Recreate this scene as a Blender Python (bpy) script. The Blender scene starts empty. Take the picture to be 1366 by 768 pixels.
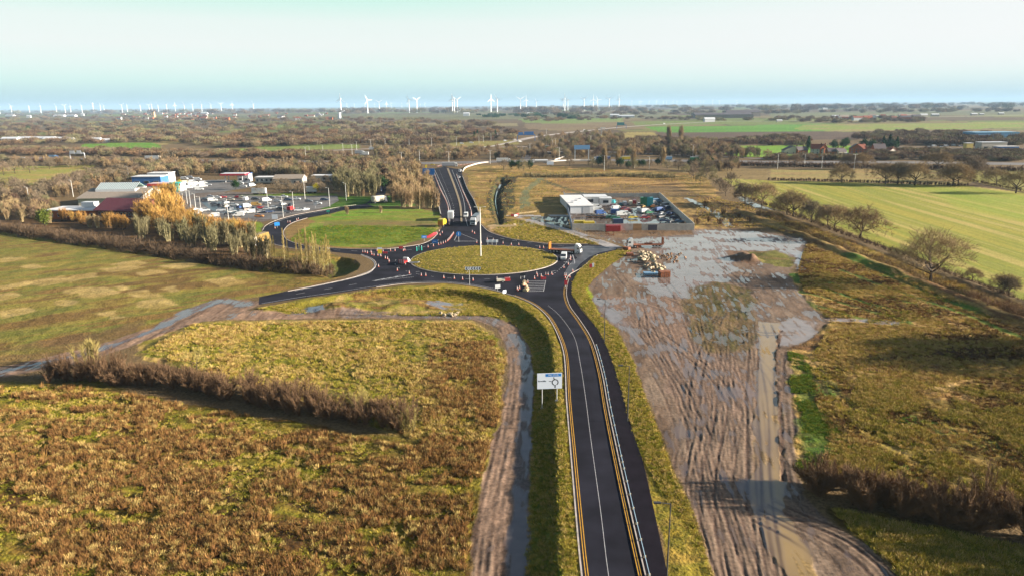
import bpy, math, random
import numpy as np
from mathutils import Vector, Matrix
from mathutils.geometry import tessellate_polygon

random.seed(7)
S = bpy.context.scene
COL = S.collection

# ------------------------------------------------------------------ camera
CAM_H = 52.0
F_PX = 940.0
PITCH = math.radians(14.55)
ROLL = math.radians(0.50)
fwd = Vector((0, math.cos(PITCH), -math.sin(PITCH)))
up0 = Vector((0, math.sin(PITCH), math.cos(PITCH)))
rt0 = Vector((1, 0, 0))
cr = (rt0 * math.cos(ROLL) - up0 * math.sin(ROLL)).normalized()
cu = (rt0 * math.sin(ROLL) + up0 * math.cos(ROLL)).normalized()
cam_d = bpy.data.cameras.new('camera')
cam_d.sensor_width = 36.0
cam_d.lens = 36.0 * F_PX / 1366.0
cam_d.clip_start = 0.5
cam_d.clip_end = 90000.0
cam = bpy.data.objects.new('camera', cam_d)
COL.objects.link(cam)
M = Matrix.Identity(4)
for i in range(3):
    M[i][0] = cr[i]; M[i][1] = cu[i]; M[i][2] = -fwd[i]
M[0][3] = 0; M[1][3] = 0; M[2][3] = CAM_H
cam.matrix_world = M
S.camera = cam

# ------------------------------------------------------------------ world + sun
SUN_EL = math.radians(15.0)
SUN_DIR = Vector((math.cos(SUN_EL), -0.06 * math.cos(SUN_EL), math.sin(SUN_EL))).normalized()  # towards the sun
SUN_STR = 5.0
EXPOSURE = 2.1
w = bpy.data.worlds.new('World'); S.world = w; w.use_nodes = True
nt = w.node_tree; N = nt.nodes; L = nt.links
N.clear()
wout = N.new('ShaderNodeOutputWorld')
sky = N.new('ShaderNodeTexSky'); sky.sky_type = 'NISHITA'; sky.sun_disc = False
sky.sun_elevation = SUN_EL
sky.sun_rotation = math.atan2(SUN_DIR.x, SUN_DIR.y)
sky.air_density = 1.0; sky.dust_density = 1.5; sky.ozone_density = 1.0
bg1 = N.new('ShaderNodeBackground'); bg1.inputs[1].default_value = 0.05
L.new(sky.outputs[0], bg1.inputs[0])
tc = N.new('ShaderNodeTexCoord')
sep = N.new('ShaderNodeSeparateXYZ'); L.new(tc.outputs['Generated'], sep.inputs[0])
ramp = N.new('ShaderNodeValToRGB')
L.new(sep.outputs['Z'], ramp.inputs[0])
er = ramp.color_ramp
stops = [(0.0, (.46, .63, .69)), (.012, (.49, .69, .73)), (.032, (.66, .88, .82)), (.050, (.78, .92, .87)),
         (.075, (.86, .91, .88)), (.105, (.82, .91, .87)), (.135, (.60, .90, .79)), (.22, (.52, .78, .74)),
         (.40, (.34, .46, .58)), (.70, (.20, .30, .48)), (1.0, (.14, .24, .44))]
while len(er.elements) < len(stops): er.elements.new(0.5)
for e, (p, c) in zip(er.elements, stops):
    e.position = p; e.color = (*c, 1)
# thin veil of cloud: whiter towards the sun side and in soft streaks
mp = N.new('ShaderNodeMapping'); mp.inputs['Scale'].default_value = (1.2, 1.2, 14.0)
L.new(tc.outputs['Generated'], mp.inputs[0])
nz = N.new('ShaderNodeTexNoise'); nz.inputs['Scale'].default_value = 1.6; nz.inputs['Detail'].default_value = 5
L.new(mp.outputs[0], nz.inputs['Vector'])
ma = N.new('ShaderNodeMath'); ma.operation = 'MULTIPLY_ADD'
L.new(sep.outputs['X'], ma.inputs[0]); ma.inputs[1].default_value = 1.25; ma.inputs[2].default_value = -0.05
mb_ = N.new('ShaderNodeMath'); mb_.operation = 'MULTIPLY_ADD'; mb_.use_clamp = True
L.new(nz.outputs[0], mb_.inputs[0]); mb_.inputs[1].default_value = 0.45; L.new(ma.outputs[0], mb_.inputs[2])
zup = N.new('ShaderNodeMapRange'); L.new(sep.outputs['Z'], zup.inputs[0])
zup.inputs[1].default_value = 0.0; zup.inputs[2].default_value = 0.055
zdn = N.new('ShaderNodeMapRange'); L.new(sep.outputs['Z'], zdn.inputs[0])
zdn.inputs[1].default_value = 0.5; zdn.inputs[2].default_value = 0.2
mm = N.new('ShaderNodeMath'); mm.operation = 'MULTIPLY'; L.new(zup.outputs[0], mm.inputs[0]); L.new(zdn.outputs[0], mm.inputs[1])
mm2 = N.new('ShaderNodeMath'); mm2.operation = 'MULTIPLY'; L.new(mm.outputs[0], mm2.inputs[0]); L.new(mb_.outputs[0], mm2.inputs[1])
mix = N.new('ShaderNodeMix'); mix.data_type = 'RGBA'
L.new(mm2.outputs[0], mix.inputs[0]); L.new(ramp.outputs[0], mix.inputs[6]); mix.inputs[7].default_value = (.90, .91, .91, 1)
bg2 = N.new('ShaderNodeBackground'); bg2.inputs[1].default_value = 0.243
L.new(mix.outputs[2], bg2.inputs[0])
mfac = N.new('ShaderNodeMapRange'); L.new(sep.outputs['Z'], mfac.inputs[0])
mfac.inputs[1].default_value = 0.18; mfac.inputs[2].default_value = 0.5
mfac.inputs[3].default_value = 0.95; mfac.inputs[4].default_value = 0.06
ms = N.new('ShaderNodeMixShader')
L.new(mfac.outputs[0], ms.inputs[0]); L.new(bg1.outputs[0], ms.inputs[1]); L.new(bg2.outputs[0], ms.inputs[2])
L.new(ms.outputs[0], wout.inputs[0])

sd = bpy.data.lights.new('sun', 'SUN'); sd.energy = SUN_STR; sd.angle = math.radians(0.53); sd.color = (1.0, .91, .78)
so = bpy.data.objects.new('sun', sd); COL.objects.link(so)
so.rotation_euler = SUN_DIR.to_track_quat('Z', 'Y').to_euler()

S.view_settings.view_transform = 'Standard'
S.view_settings.look = 'None'
S.view_settings.exposure = EXPOSURE
S.view_settings.gamma = 1.0
S.render.engine = 'CYCLES'
S.cycles.use_denoising = True
S.cycles.denoiser = 'OPENIMAGEDENOISE'
S.cycles.denoising_input_passes = 'RGB_ALBEDO_NORMAL'
S.cycles.denoising_prefilter = 'ACCURATE'
S.cycles.max_bounces = 4
S.cycles.diffuse_bounces = 2
S.cycles.glossy_bounces = 2
S.cycles.transparent_max_bounces = 4
S.cycles.volume_bounces = 0

# ------------------------------------------------------------------ helpers
def lin(r, g, b):
    f = lambda c: (c / 255 / 12.92) if c <= 10 else ((c / 255 + .055) / 1.055) ** 2.4
    return (f(r), f(g), f(b))

class Noise:
    def __init__(s, seed):
        s.t = np.random.RandomState(seed).rand(256, 256)
    def v(s, x, y):
        xi = np.floor(x).astype(np.int64); yi = np.floor(y).astype(np.int64)
        fx = x - xi; fy = y - yi
        fx = fx * fx * (3 - 2 * fx); fy = fy * fy * (3 - 2 * fy)
        a = s.t[xi & 255, yi & 255]; b = s.t[(xi + 1) & 255, yi & 255]
        c = s.t[xi & 255, (yi + 1) & 255]; d = s.t[(xi + 1) & 255, (yi + 1) & 255]
        return (a + (b - a) * fx) * (1 - fy) + (c + (d - c) * fx) * fy
    def fbm(s, x, y, o=4):
        r = 0; am = .5; t = 0
        for i in range(o):
            r = r + am * s.v(x * (2 ** i) + 17.3 * i, y * (2 ** i) + 9.1 * i); t += am; am *= .5
        return r / t
NZ = [Noise(i + 3) for i in range(12)]

def ss(a, b, x):
    t = np.clip((x - a) / (b - a), 0, 1)
    return t * t * (3 - 2 * t)

def G(px, py, z=0.0):
    d = fwd + cr * ((px - 683) / F_PX) + cu * ((384 - py) / F_PX)
    if d.z > -1e-5: d.z = -1e-5
    t = (z - CAM_H) / d.z
    return (d.x * t, d.y * t)

def sdist(poly, X, Y):
    """signed distance to a polygon, positive inside"""
    P = np.asarray(poly, float); n = len(P)
    dmin = np.full(X.shape, 1e18); ins = np.zeros(X.shape, bool)
    for i in range(n):
        ax, ay = P[i]; bx, by = P[(i + 1) % n]
        ex, ey = bx - ax, by - ay
        l2 = ex * ex + ey * ey + 1e-12
        t = np.clip(((X - ax) * ex + (Y - ay) * ey) / l2, 0, 1)
        dx = X - ax - t * ex; dy = Y - ay - t * ey
        dmin = np.minimum(dmin, dx * dx + dy * dy)
        if ay != by:
            c = ((ay > Y) != (by > Y)) & (X < (bx - ax) * (Y - ay) / (by - ay) + ax)
            ins ^= c
    d = np.sqrt(dmin)
    return np.where(ins, d, -d)

def ldist(line, X, Y):
    P = np.asarray(line, float)
    dmin = np.full(X.shape, 1e18)
    for i in range(len(P) - 1):
        ax, ay = P[i]; bx, by = P[i + 1]
        ex, ey = bx - ax, by - ay
        l2 = ex * ex + ey * ey + 1e-12
        t = np.clip(((X - ax) * ex + (Y - ay) * ey) / l2, 0, 1)
        dx = X - ax - t * ex; dy = Y - ay - t * ey
        dmin = np.minimum(dmin, dx * dx + dy * dy)
    return np.sqrt(dmin)

def W0(pts): return [G(*p) for p in pts]

# low ground left of the road: everything left of this crest lies 1.4 m lower
CREST = [(800, 1000), (760, 840), (750, 768), (747, 664), (744, 584), (743, 509), (738, 460), (729, 438), (713, 421), (690, 406),
         (660, 395), (630, 389), (600, 386), (560, 386), (500, 390), (440, 398), (380, 409), (320, 418)]
LOW = W0(CREST + [(0, 560), (-300, 800), (-300, 1000)])
LOW2 = W0([(474, 347), (480, 353), (477, 360), (463, 366), (440, 371), (425, 366), (430, 347), (455, 343)])
STREAM = W0([(664, 238), (657, 250), (654, 264), (657, 282), (664, 303), (672, 304), (673, 285), (668, 262), (674, 250), (684, 240)])
LEFTDITCH = W0([(-60, 300), (0, 311), (60, 320), (150, 332), (250, 347), (345, 360), (440, 366)])

ISL_C = None
def isl_setup():
    l = G(547, 348); r = G(745, 347); t = G(643, 328); b = G(646, 367)
    cx = (l[0] + r[0]) / 2; cy = (t[1] + b[1]) / 2
    return cx, cy, (r[0] - l[0]) / 2, (t[1] - b[1]) / 2
ISL = isl_setup()

def Hraw(X, Y):
    X = np.asarray(X, float); Y = np.asarray(Y, float)
    h = np.zeros(X.shape)
    near = (Y < 330)
    d = np.full(X.shape, -99.)
    if near.any():
        d[near] = sdist(LOW, X[near], Y[near])
    h -= 1.7 * (1 - np.exp(-np.maximum(d, 0) / 1.5)) * ss(-85, -40, X)
    m = (Y > 200) & (Y < 330) & (X < -20) & (X > -90)
    if m.any():
        h[m] -= 2.2 * (1 - np.exp(-np.maximum(sdist(LOW2, X[m], Y[m]), 0) / 2.0))
    m = (Y > 260) & (Y < 600) & (X < 40) & (X > -60)
    if m.any():
        h[m] -= 2.6 * ss(0, 3.5, sdist(STREAM, X[m], Y[m]))
    m = (Y < 420) & (X < -30)
    if m.any():
        h[m] -= 0.9 * (1 - ss(0.3, 2.6, ldist(LEFTDITCH, X[m], Y[m])))
    return h

def H1(x, y): return float(Hraw(np.array([x]), np.array([y]))[0])
def P(px, py):
    z = 0.0
    for _ in range(4):
        x, y = G(px, py, z)
        z = H1(x, y)
    return (x, y, z)
def W(pts): return [P(*p)[:2] for p in pts]
def V(px, py): return Vector(P(px, py))
def mpp(px, py):
    """metres per photo pixel at a ground point"""
    v = V(px, py); return (v - Vector((0, 0, CAM_H))).dot(fwd) / F_PX

# ---- materials
MATS = {}
def mat(name, col, rough=.8, metal=0.0, noise=None, bump=None, emit=None, spec=.3, rnd=0.0):
    if name in MATS: return MATS[name]
    m = bpy.data.materials.new(name); m.use_nodes = True
    t = m.node_tree; n = t.nodes; b = n['Principled BSDF']
    b.inputs['Roughness'].default_value = rough
    b.inputs['Metallic'].default_value = metal
    b.inputs['Specular IOR Level'].default_value = spec
    b.inputs['Base Color'].default_value = (*col, 1)
    last = None
    if noise:
        sc, amt = noise
        tcn = n.new('ShaderNodeTexCoord'); tx = n.new('ShaderNodeTexNoise'); tx.inputs['Scale'].default_value = sc
        tx.inputs['Detail'].default_value = 4
        t.links.new(tcn.outputs['Object'], tx.inputs['Vector'])
        mr = n.new('ShaderNodeMapRange'); mr.inputs[1].default_value = .3; mr.inputs[2].default_value = .7
        mr.inputs[3].default_value = 1 - amt; mr.inputs[4].default_value = 1 + amt
        t.links.new(tx.outputs[0], mr.inputs[0])
        mx = n.new('ShaderNodeVectorMath'); mx.operation = 'SCALE'; mx.inputs[0].default_value = col
        t.links.new(mr.outputs[0], mx.inputs['Scale'])
        last = mx.outputs[0]
    if rnd:
        oi = n.new('ShaderNodeObjectInfo'); mr = n.new('ShaderNodeMapRange')
        mr.inputs[3].default_value = 1 - rnd; mr.inputs[4].default_value = 1 + rnd
        t.links.new(oi.outputs['Random'], mr.inputs[0])
        mx = n.new('ShaderNodeVectorMath'); mx.operation = 'SCALE'; mx.inputs[0].default_value = col
        if last is not None: t.links.new(last, mx.inputs[0])
        t.links.new(mr.outputs[0], mx.inputs['Scale'])
        last = mx.outputs[0]
        hs = n.new('ShaderNodeHueSaturation'); t.links.new(last, hs.inputs['Color'])
        mh = n.new('ShaderNodeMapRange'); mh.inputs[3].default_value = .495; mh.inputs[4].default_value = .515
        mu = n.new('ShaderNodeMath'); mu.operation = 'FRACT'; mq = n.new('ShaderNodeMath'); mq.operation = 'MULTIPLY'; mq.inputs[1].default_value = 7.31
        t.links.new(oi.outputs['Random'], mq.inputs[0]); t.links.new(mq.outputs[0], mu.inputs[0]); t.links.new(mu.outputs[0], mh.inputs[0])
        t.links.new(mh.outputs[0], hs.inputs['Hue'])
        last = hs.outputs[0]
    if last is not None: t.links.new(last, b.inputs['Base Color'])
    if bump:
        sc, st = bump
        tcn = n.new('ShaderNodeTexCoord'); tx = n.new('ShaderNodeTexNoise'); tx.inputs['Scale'].default_value = sc
        t.links.new(tcn.outputs['Object'], tx.inputs['Vector'])
        bp = n.new('ShaderNodeBump'); bp.inputs['Strength'].default_value = st
        t.links.new(tx.outputs[0], bp.inputs['Height']); t.links.new(bp.outputs[0], b.inputs['Normal'])
    if emit:
        b.inputs['Emission Color'].default_value = (*emit[0], 1); b.inputs['Emission Strength'].default_value = emit[1]
    MATS[name] = m
    return m

# ---- tagging
ALL = []
def tag(o, label=None, cat=None, group=None, kind=None):
    if label: o['label'] = label
    if cat: o['category'] = cat
    if group: o['group'] = group
    if kind: o['kind'] = kind
    return o
def link(o, parent=None):
    COL.objects.link(o)
    if parent is not None: o.parent = parent
    return o
def empty(name, loc, rz=0, label=None, cat=None, group=None, sc=1.0):
    o = bpy.data.objects.new(name, None); link(o)
    o.empty_display_size = .5
    o.location = loc; o.rotation_euler = (0, 0, rz); o.scale = (sc, sc, sc)
    tag(o, label, cat, group)
    return o
def children(o): return [c for c in bpy.data.objects if c.parent == o]
class Proto:
    """a thing built once, then copied with its parts and sub-parts"""
    def __init__(s, root):
        s.root = root; s.first = True
        s.ch = [(c, [g for g in root_children(c)]) for c in root_children(root)]
    def put(s, loc, rz=0, sc=1.0, label=None, group=None):
        if s.first:
            r = s.root; s.first = False
        else:
            r = s.root.copy(); COL.objects.link(r)
            for c, gs in s.ch:
                k = c.copy(); COL.objects.link(k); k.parent = r
                for g in gs:
                    q = g.copy(); COL.objects.link(q); q.parent = k
        r.location = loc; r.rotation_euler = (0, 0, rz)
        r.scale = (sc, sc, sc) if not isinstance(sc, tuple) else sc
        if label: r['label'] = label
        if group: r['group'] = group
        elif 'group' in r: del r['group']
        return r
_kids = {}
def root_children(o): return _kids.get(o.name, [])

class MB:
    def __init__(s): s.v = []; s.f = []; s.m = []; s.mats = []; s.cur = 0
    def use(s, m):
        if m not in s.mats: s.mats.append(m)
        s.cur = s.mats.index(m); return s
    def add(s, vs, fs):
        o = len(s.v); s.v += [tuple(v) for v in vs]
        for f in fs: s.f.append(tuple(i + o for i in f)); s.m.append(s.cur)
        return s
    def box(s, x0, x1, y0, y1, z0, z1):
        v = [(x0, y0, z0), (x1, y0, z0), (x1, y1, z0), (x0, y1, z0), (x0, y0, z1), (x1, y0, z1), (x1, y1, z1), (x0, y1, z1)]
        return s.add(v, [(0, 3, 2, 1), (4, 5, 6, 7), (0, 1, 5, 4), (1, 2, 6, 5), (2, 3, 7, 6), (3, 0, 4, 7)])
    def obox(s, c, rz, sx, sy, z0, z1):
        ca, sa = math.cos(rz), math.sin(rz)
        q = [(-sx, -sy), (sx, -sy), (sx, sy), (-sx, sy)]
        p = [(c[0] + a * ca - b * sa, c[1] + a * sa + b * ca) for a, b in q]
        v = [(a, b, z0) for a, b in p] + [(a, b, z1) for a, b in p]
        return s.add(v, [(0, 3, 2, 1), (4, 5, 6, 7), (0, 1, 5, 4), (1, 2, 6, 5), (2, 3, 7, 6), (3, 0, 4, 7)])
    def tube(s, p0, p1, r0, r1=None, n=6, caps=True):
        r1 = r0 if r1 is None else r1
        p0 = Vector(p0); p1 = Vector(p1); d = (p1 - p0)
        if d.length < 1e-6: return s
        d.normalize(); a = d.orthogonal().normalized(); b = d.cross(a)
        vs = []
        for p, r in ((p0, r0), (p1, r1)):
            for i in range(n):
                t = 2 * math.pi * i / n
                vs.append(p + a * (r * math.cos(t)) + b * (r * math.sin(t)))
        fs = [(i, (i + 1) % n, n + (i + 1) % n, n + i) for i in range(n)]
        if caps: fs += [tuple(range(n))[::-1], tuple(range(n, 2 * n))]
        return s.add(vs, fs)
    def profile(s, pts, hw, topw=None, zt=None):
        """side profile (x,z) extruded over the width; width narrows above height zt to topw"""
        n = len(pts); vs = []
        for sd_ in (-1, 1):
            for x, z in pts:
                ww = hw
                if topw is not None and z > zt:
                    zm = max(p[1] for p in pts)
                    ww = hw + (topw - hw) * (z - zt) / (zm - zt + 1e-6)
                vs.append((x, sd_ * ww, z))
        fs = [tuple(range(n)), tuple(range(2 * n - 1, n - 1, -1))]
        fs += [(i, n + i, n + (i + 1) % n, (i + 1) % n)[::-1] for i in range(n)]
        return s.add(vs, fs)
    def poly(s, pts, z):
        tri = tessellate_polygon([[Vector((p[0], p[1], 0)) for p in pts]])
        vs = [(p[0], p[1], z) for p in pts]
        out = []
        for t in tri:
            a, b, c = [Vector(vs[i]) for i in t]
            out.append(t if (b - a).cross(c - a).z > 0 else t[::-1])
        return s.add(vs, out)
    def prism(s, pts, z0, z1):
        n = len(pts)
        area = sum(pts[i][0] * pts[(i + 1) % n][1] - pts[(i + 1) % n][0] * pts[i][1] for i in range(n))
        if area < 0: pts = pts[::-1]
        s.poly(pts, z1)
        vs = [(p[0], p[1], z0) for p in pts] + [(p[0], p[1], z1) for p in pts]
        return s.add(vs, [(i, (i + 1) % n, n + (i + 1) % n, n + i) for i in range(n)])
    def mesh(s, name):
        me = bpy.data.meshes.new(name)
        me.from_pydata(s.v, [], s.f)
        for m in s.mats: me.materials.append(m)
        if len(s.mats) > 1: me.polygons.foreach_set('material_index', s.m)
        me.update()
        return me
    def build(s, name, parent=None, label=None, cat=None, group=None, kind=None):
        o = bpy.data.objects.new(name, s.mesh(name)); link(o, parent)
        if parent is not None: _kids.setdefault(parent.name, []).append(o)
        return tag(o, label, cat, group, kind)

def resample(pts, step):
    pts = [Vector(p[:2]) for p in pts]
    out = [pts[0]]
    for a, b in zip(pts, pts[1:]):
        l = (b - a).length; n = max(1, int(round(l / step)))
        for i in range(1, n + 1): out.append(a.lerp(b, i / n))
    return out
def smooth(pts, step=4.0):
    """Catmull-Rom through the points"""
    p = [Vector(q[:2]) for q in pts]; p = [p[0] * 2 - p[1]] + p + [p[-1] * 2 - p[-2]]
    out = []
    for i in range(1, len(p) - 2):
        n = max(2, int((p[i + 1] - p[i]).length / step))
        for k in range(n):
            t = k / n
            out.append(.5 * ((2 * p[i]) + (-p[i - 1] + p[i + 1]) * t + (2 * p[i - 1] - 5 * p[i] + 4 * p[i + 1] - p[i + 2]) * t * t
                             + (-p[i - 1] + 3 * p[i] - 3 * p[i + 1] + p[i + 2]) * t ** 3))
    out.append(p[-2]); return out
def offset(line, d):
    out = []
    for i, p in enumerate(line):
        a = line[max(0, i - 1)]; b = line[min(len(line) - 1, i + 1)]
        t = (b - a).normalized(); out.append(p + Vector((-t.y, t.x)) * d)   # left of travel
    return out
def ribbon(mb, line, w0, z, d=0.0, zf=None, h=0.0):
    l = offset(line, d + w0 / 2); r = offset(line, d - w0 / 2); n = len(line)
    zz = [(z if zf is None else z + zf(p.x, p.y)) for p in line]
    mb.add([(a.x, a.y, q) for a, q in zip(l, zz)] + [(a.x, a.y, q) for a, q in zip(r, zz)],
           [(i, n + i, n + i + 1, i + 1) for i in range(n - 1)])
    if h > 0:
        for e, sgn in ((l, 1), (r, -1)):
            vs = [(a.x, a.y, q) for a, q in zip(e, zz)] + [(a.x, a.y, q - h) for a, q in zip(e, zz)]
            mb.add(vs, [(i, i + 1, n + i + 1, n + i) if sgn > 0 else (i, n + i, n + i + 1, i + 1) for i in range(n - 1)])
    return mb
def dashes(line, on, off, start=0.0):
    line = resample(line, 0.5); segs = []; cur = []; t = start; prev = None
    for p in line:
        if prev is not None: t += (p - prev).length
        prev = p
        if (t % (on + off)) < on: cur.append(p)
        else:
            if len(cur) > 1: segs.append(cur)
            cur = []
    if len(cur) > 1: segs.append(cur)
    return segs
# ------------------------------------------------------------------ terrain
def A(r, g, b):
    c = lin(r, g, b); return np.array([max(.005, q / 1.62) for q in c])

K = CAM_H * F_PX
rows = [-250, -120, -50, -10, 15, 35, 50]
ynear = 58.0
# row spacing follows distance so that the detail stays even from near to far
inv = 1 / ynear; out = []
n_rows = 860
for i in range(n_rows):
    t = i / (n_rows - 1)
    out.append(1.0 / (inv * (1 - t) + (1 / 42000.0) * t))
rows = np.array(rows + out)
NC = 1500
u = np.linspace(-1, 1, NC)
half = np.maximum(120, .86 * rows + 45)
half[rows < 58] = .86 * 58 + 45 + 35
X = u[None, :] * half[:, None]
Y = np.repeat(rows[:, None], NC, 1)
R_, C_ = X.shape
nf = lambda i, s, o=4, dx=0, dy=0: NZ[i].fbm(X / s + dx, Y / s + dy, o)

# far patchwork of fields
def patchwork():
    cx, cy = 330.0, 420.0
    gx = X / cx + 40.3; gy = Y / cy + .37
    gy = gy + .12 * np.sin(gx * 1.7)
    ix = np.floor(gx).astype(int); iy = np.floor(gy).astype(int)
    jt = NZ[9].t
    best = np.full(X.shape, 9.); sec = np.full(X.shape, 9.); idv = np.zeros(X.shape)
    for a in (-1, 0, 1):
        for b in (-1, 0, 1):
            qx = ix + a; qy = iy + b
            sx = qx + .15 + .7 * jt[qx & 255, qy & 255]; sy = qy + .15 + .7 * jt[(qx + 91) & 255, (qy + 37) & 255]
            d = np.maximum(np.abs(gx - sx), np.abs(gy - sy)) + .25 * (np.abs(gx - sx) + np.abs(gy - sy))
            v = jt[(qx * 3 + 11) & 255, (qy * 5 + 7) & 255]
            c = d < best
            sec = np.where(c, best, np.minimum(sec, d)); idv = np.where(c, v, idv); best = np.where(c, d, best)
    return idv, sec - best
idv, edge = patchwork()
pal = np.array([A(118, 96, 70), A(128, 128, 66), A(112, 122, 58), A(142, 124, 86), A(100, 84, 64), A(132, 116, 74), A(120, 132, 68), A(108, 90, 66), A(134, 112, 82)])
COLR = pal[np.minimum((idv * len(pal)).astype(int), len(pal) - 1)]
hedge = (1 - ss(.02, .06, edge))[..., None]
COLR = COLR * (1 - .6 * hedge) + A(74, 58, 44) * .6 * hedge
big = ss(.42, .6, nf(1, 500, 4))[..., None]
wood = A(104, 84, 62) * (0.8 + .4 * nf(2, 25, 3))[..., None]
COLR = COLR * (1 - .75 * big) + wood * .75 * big
WET = np.zeros(X.shape); MUD = np.zeros(X.shape); BMP = np.full(X.shape, .25)
near_m = ss(1500, 900, Y)[..., None]
COLR = COLR * (1 - near_m) + (A(120, 98, 66) * (.75 + .5 * nf(3, 30, 4))[..., None]) * near_m

def paint(px, cols, s=(8, 8), dirp=None, e=1.0, a=1.0, wet=None, mud=None, bmp=None, contrast=1.6, seed=0, ground=True, fine=.25, patch=None, raw=False):
    poly = px if raw else (W(px) if ground else W0(px))
    Pn = np.array(poly)
    mx = e * 3 + 2
    r0 = np.searchsorted(rows, Pn[:, 1].min() - mx); r1 = np.searchsorted(rows, Pn[:, 1].max() + mx)
    if r1 <= r0: r1 = r0 + 1
    x = X[r0:r1]; y = Y[r0:r1]
    hw = half[r0:r1].max()
    ua = (Pn[:, 0].min() - mx); ub = (Pn[:, 0].max() + mx)
    c0 = 0; c1 = NC
    # column window, conservative over the rows
    hs = half[r0:r1]
    lo = min(ua / hs.min(), ua / hs.max()); hi = max(ub / hs.min(), ub / hs.max())
    c0 = max(0, int((lo + 1) / 2 * (NC - 1)) - 1); c1 = min(NC, int((hi + 1) / 2 * (NC - 1)) + 2)
    if c1 <= c0: return
    x = x[:, c0:c1]; y = y[:, c0:c1]
    d = sdist(poly, x, y)
    d = d + e * 1.6 * (NZ[(seed + 1) % 12].fbm(x / (e * 4 + 1.5), y / (e * 4 + 1.5), 4) - .5) * 2
    m = ss(-.25 * e - .15, .25 * e + .15, d) * a
    if dirp:
        p0 = G(*dirp[0]); p1 = G(*dirp[1]); an = math.atan2(p1[1] - p0[1], p1[0] - p0[0])
        xr = x * math.cos(an) + y * math.sin(an); yr = -x * math.sin(an) + y * math.cos(an)
    else: xr, yr = x, y
    n = NZ[seed % 12].fbm(xr / s[0], yr / s[1], 4)
    if patch is not None: m = m * ss(patch - .04, patch + .04, n)
    n2 = np.clip((n - .5) * contrast * 1.6 + .5, 0, 1) * (len(cols) - 1)
    cc = np.array(cols)
    i0 = np.minimum(n2.astype(int), max(0, len(cols) - 2)); f = (n2 - i0)[..., None]
    c = cc[i0] * (1 - f) + cc[np.minimum(i0 + 1, len(cols) - 1)] * f if len(cols) > 1 else np.broadcast_to(cc[0], x.shape + (3,)).copy()
    if fine:
        fn = NZ[(seed + 5) % 12].fbm(x / 1.3, y / 1.3, 3); c = c * (1 + fine * 2 * (fn - .5))[..., None]
    m3 = m[..., None]
    sl = (slice(r0, r1), slice(c0, c1))
    COLR[sl] = COLR[sl] * (1 - m3) + c * m3
    for arr, val in ((WET, wet), (MUD, mud), (BMP, bmp)):
        if val is not None:
            arr[sl] = arr[sl] * (1 - m) + val * m
    if wet is None: WET[sl] *= (1 - m)
    if mud is None: MUD[sl] *= (1 - m)

def line_paint(px, width, cols, **k):
    l = smooth(W(px), 6) if len(px) > 2 else [Vector(q) for q in W(px)]
    a = offset(l, width / 2); b = offset(l, -width / 2)
    poly = [tuple(q) for q in a] + [tuple(q) for q in b[::-1]]
    paint(poly, cols, raw=True, **k)

tan1, tan2 = A(158, 134, 84), A(140, 112, 66)
# ---- middle distance, far to near
paint([(430, 164), (690, 165), (690, 169), (430, 168)], [A(150, 135, 95), A(130, 120, 80)], s=(60, 30), e=4)
paint([(300, 153), (560, 152), (760, 150), (900, 152), (900, 158), (640, 160), (300, 158)], [A(120, 118, 78), A(105, 100, 66), A(126, 122, 84)], s=(200, 90), e=12)
paint([(690, 159), (830, 158), (830, 163), (760, 166), (700, 164)], [A(120, 140, 62), A(134, 138, 80)], s=(120, 60), e=6)
paint([(840, 162), (1030, 160), (1030, 166), (850, 168)], [A(118, 134, 62), A(124, 128, 74)], s=(120, 60), e=6)
paint([(700, 166), (840, 163), (830, 168), (760, 176), (700, 172)], [A(128, 104, 80), A(140, 122, 86)], s=(90, 50), e=6)
paint([(858, 169), (1250, 165), (1366, 163), (1366, 168), (1046, 177), (880, 177)], [A(92, 140, 44), A(104, 150, 52)], s=(120, 60), e=4)
paint([(1070, 167), (1366, 163), (1366, 171), (1120, 176), (1060, 173)], [A(146, 146, 70), A(130, 150, 62), A(156, 140, 84)], s=(90, 30), e=5)
paint([(840, 177), (1060, 176), (1300, 175), (1150, 186), (1000, 188), (900, 187)], [A(98, 80, 66), A(110, 88, 70)], s=(60, 20), e=4)
paint([(800, 180), (850, 176), (875, 177), (880, 187), (850, 188), (805, 186)], [A(168, 150, 84), A(150, 132, 76)], s=(60, 20), e=3)
paint([(974, 196), (1010, 194), (1145, 195), (1148, 208), (1075, 210), (990, 210), (968, 205)], [A(132, 160, 48), A(110, 160, 40)], s=(120, 10), e=3)
paint([(1026, 150), (1366, 147), (1366, 153), (1026, 157)], [A(124, 126, 84), A(110, 106, 76)], s=(300, 100), e=10)
paint([(0, 178), (24, 178), (24, 187), (0, 187)], [A(120, 140, 60)], e=3)
paint([(108, 193), (150, 191), (215, 190), (214, 200), (180, 203), (104, 200)], [A(120, 146, 52), A(104, 150, 44)], s=(50, 20), e=4)
paint([(190, 188), (235, 186), (250, 190), (215, 194)], [A(160, 140, 86)], e=3)
paint([(295, 199), (345, 198), (345, 204), (300, 205)], [A(120, 150, 58)], e=3)
paint([(342, 194), (400, 192), (480, 193), (480, 198), (400, 201), (342, 205)], [A(122, 138, 64), A(134, 140, 70)], s=(60, 20), e=3)
paint([(0, 221), (60, 222), (128, 220), (127, 229), (100, 236), (50, 246), (0, 257)], [A(172, 150, 78), A(150, 150, 66), A(178, 148, 84)], s=(60, 20), e=3, seed=2)
paint([(600, 190), (690, 187), (690, 193), (640, 196), (600, 196)], [A(146, 134, 74)], e=3)
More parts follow.
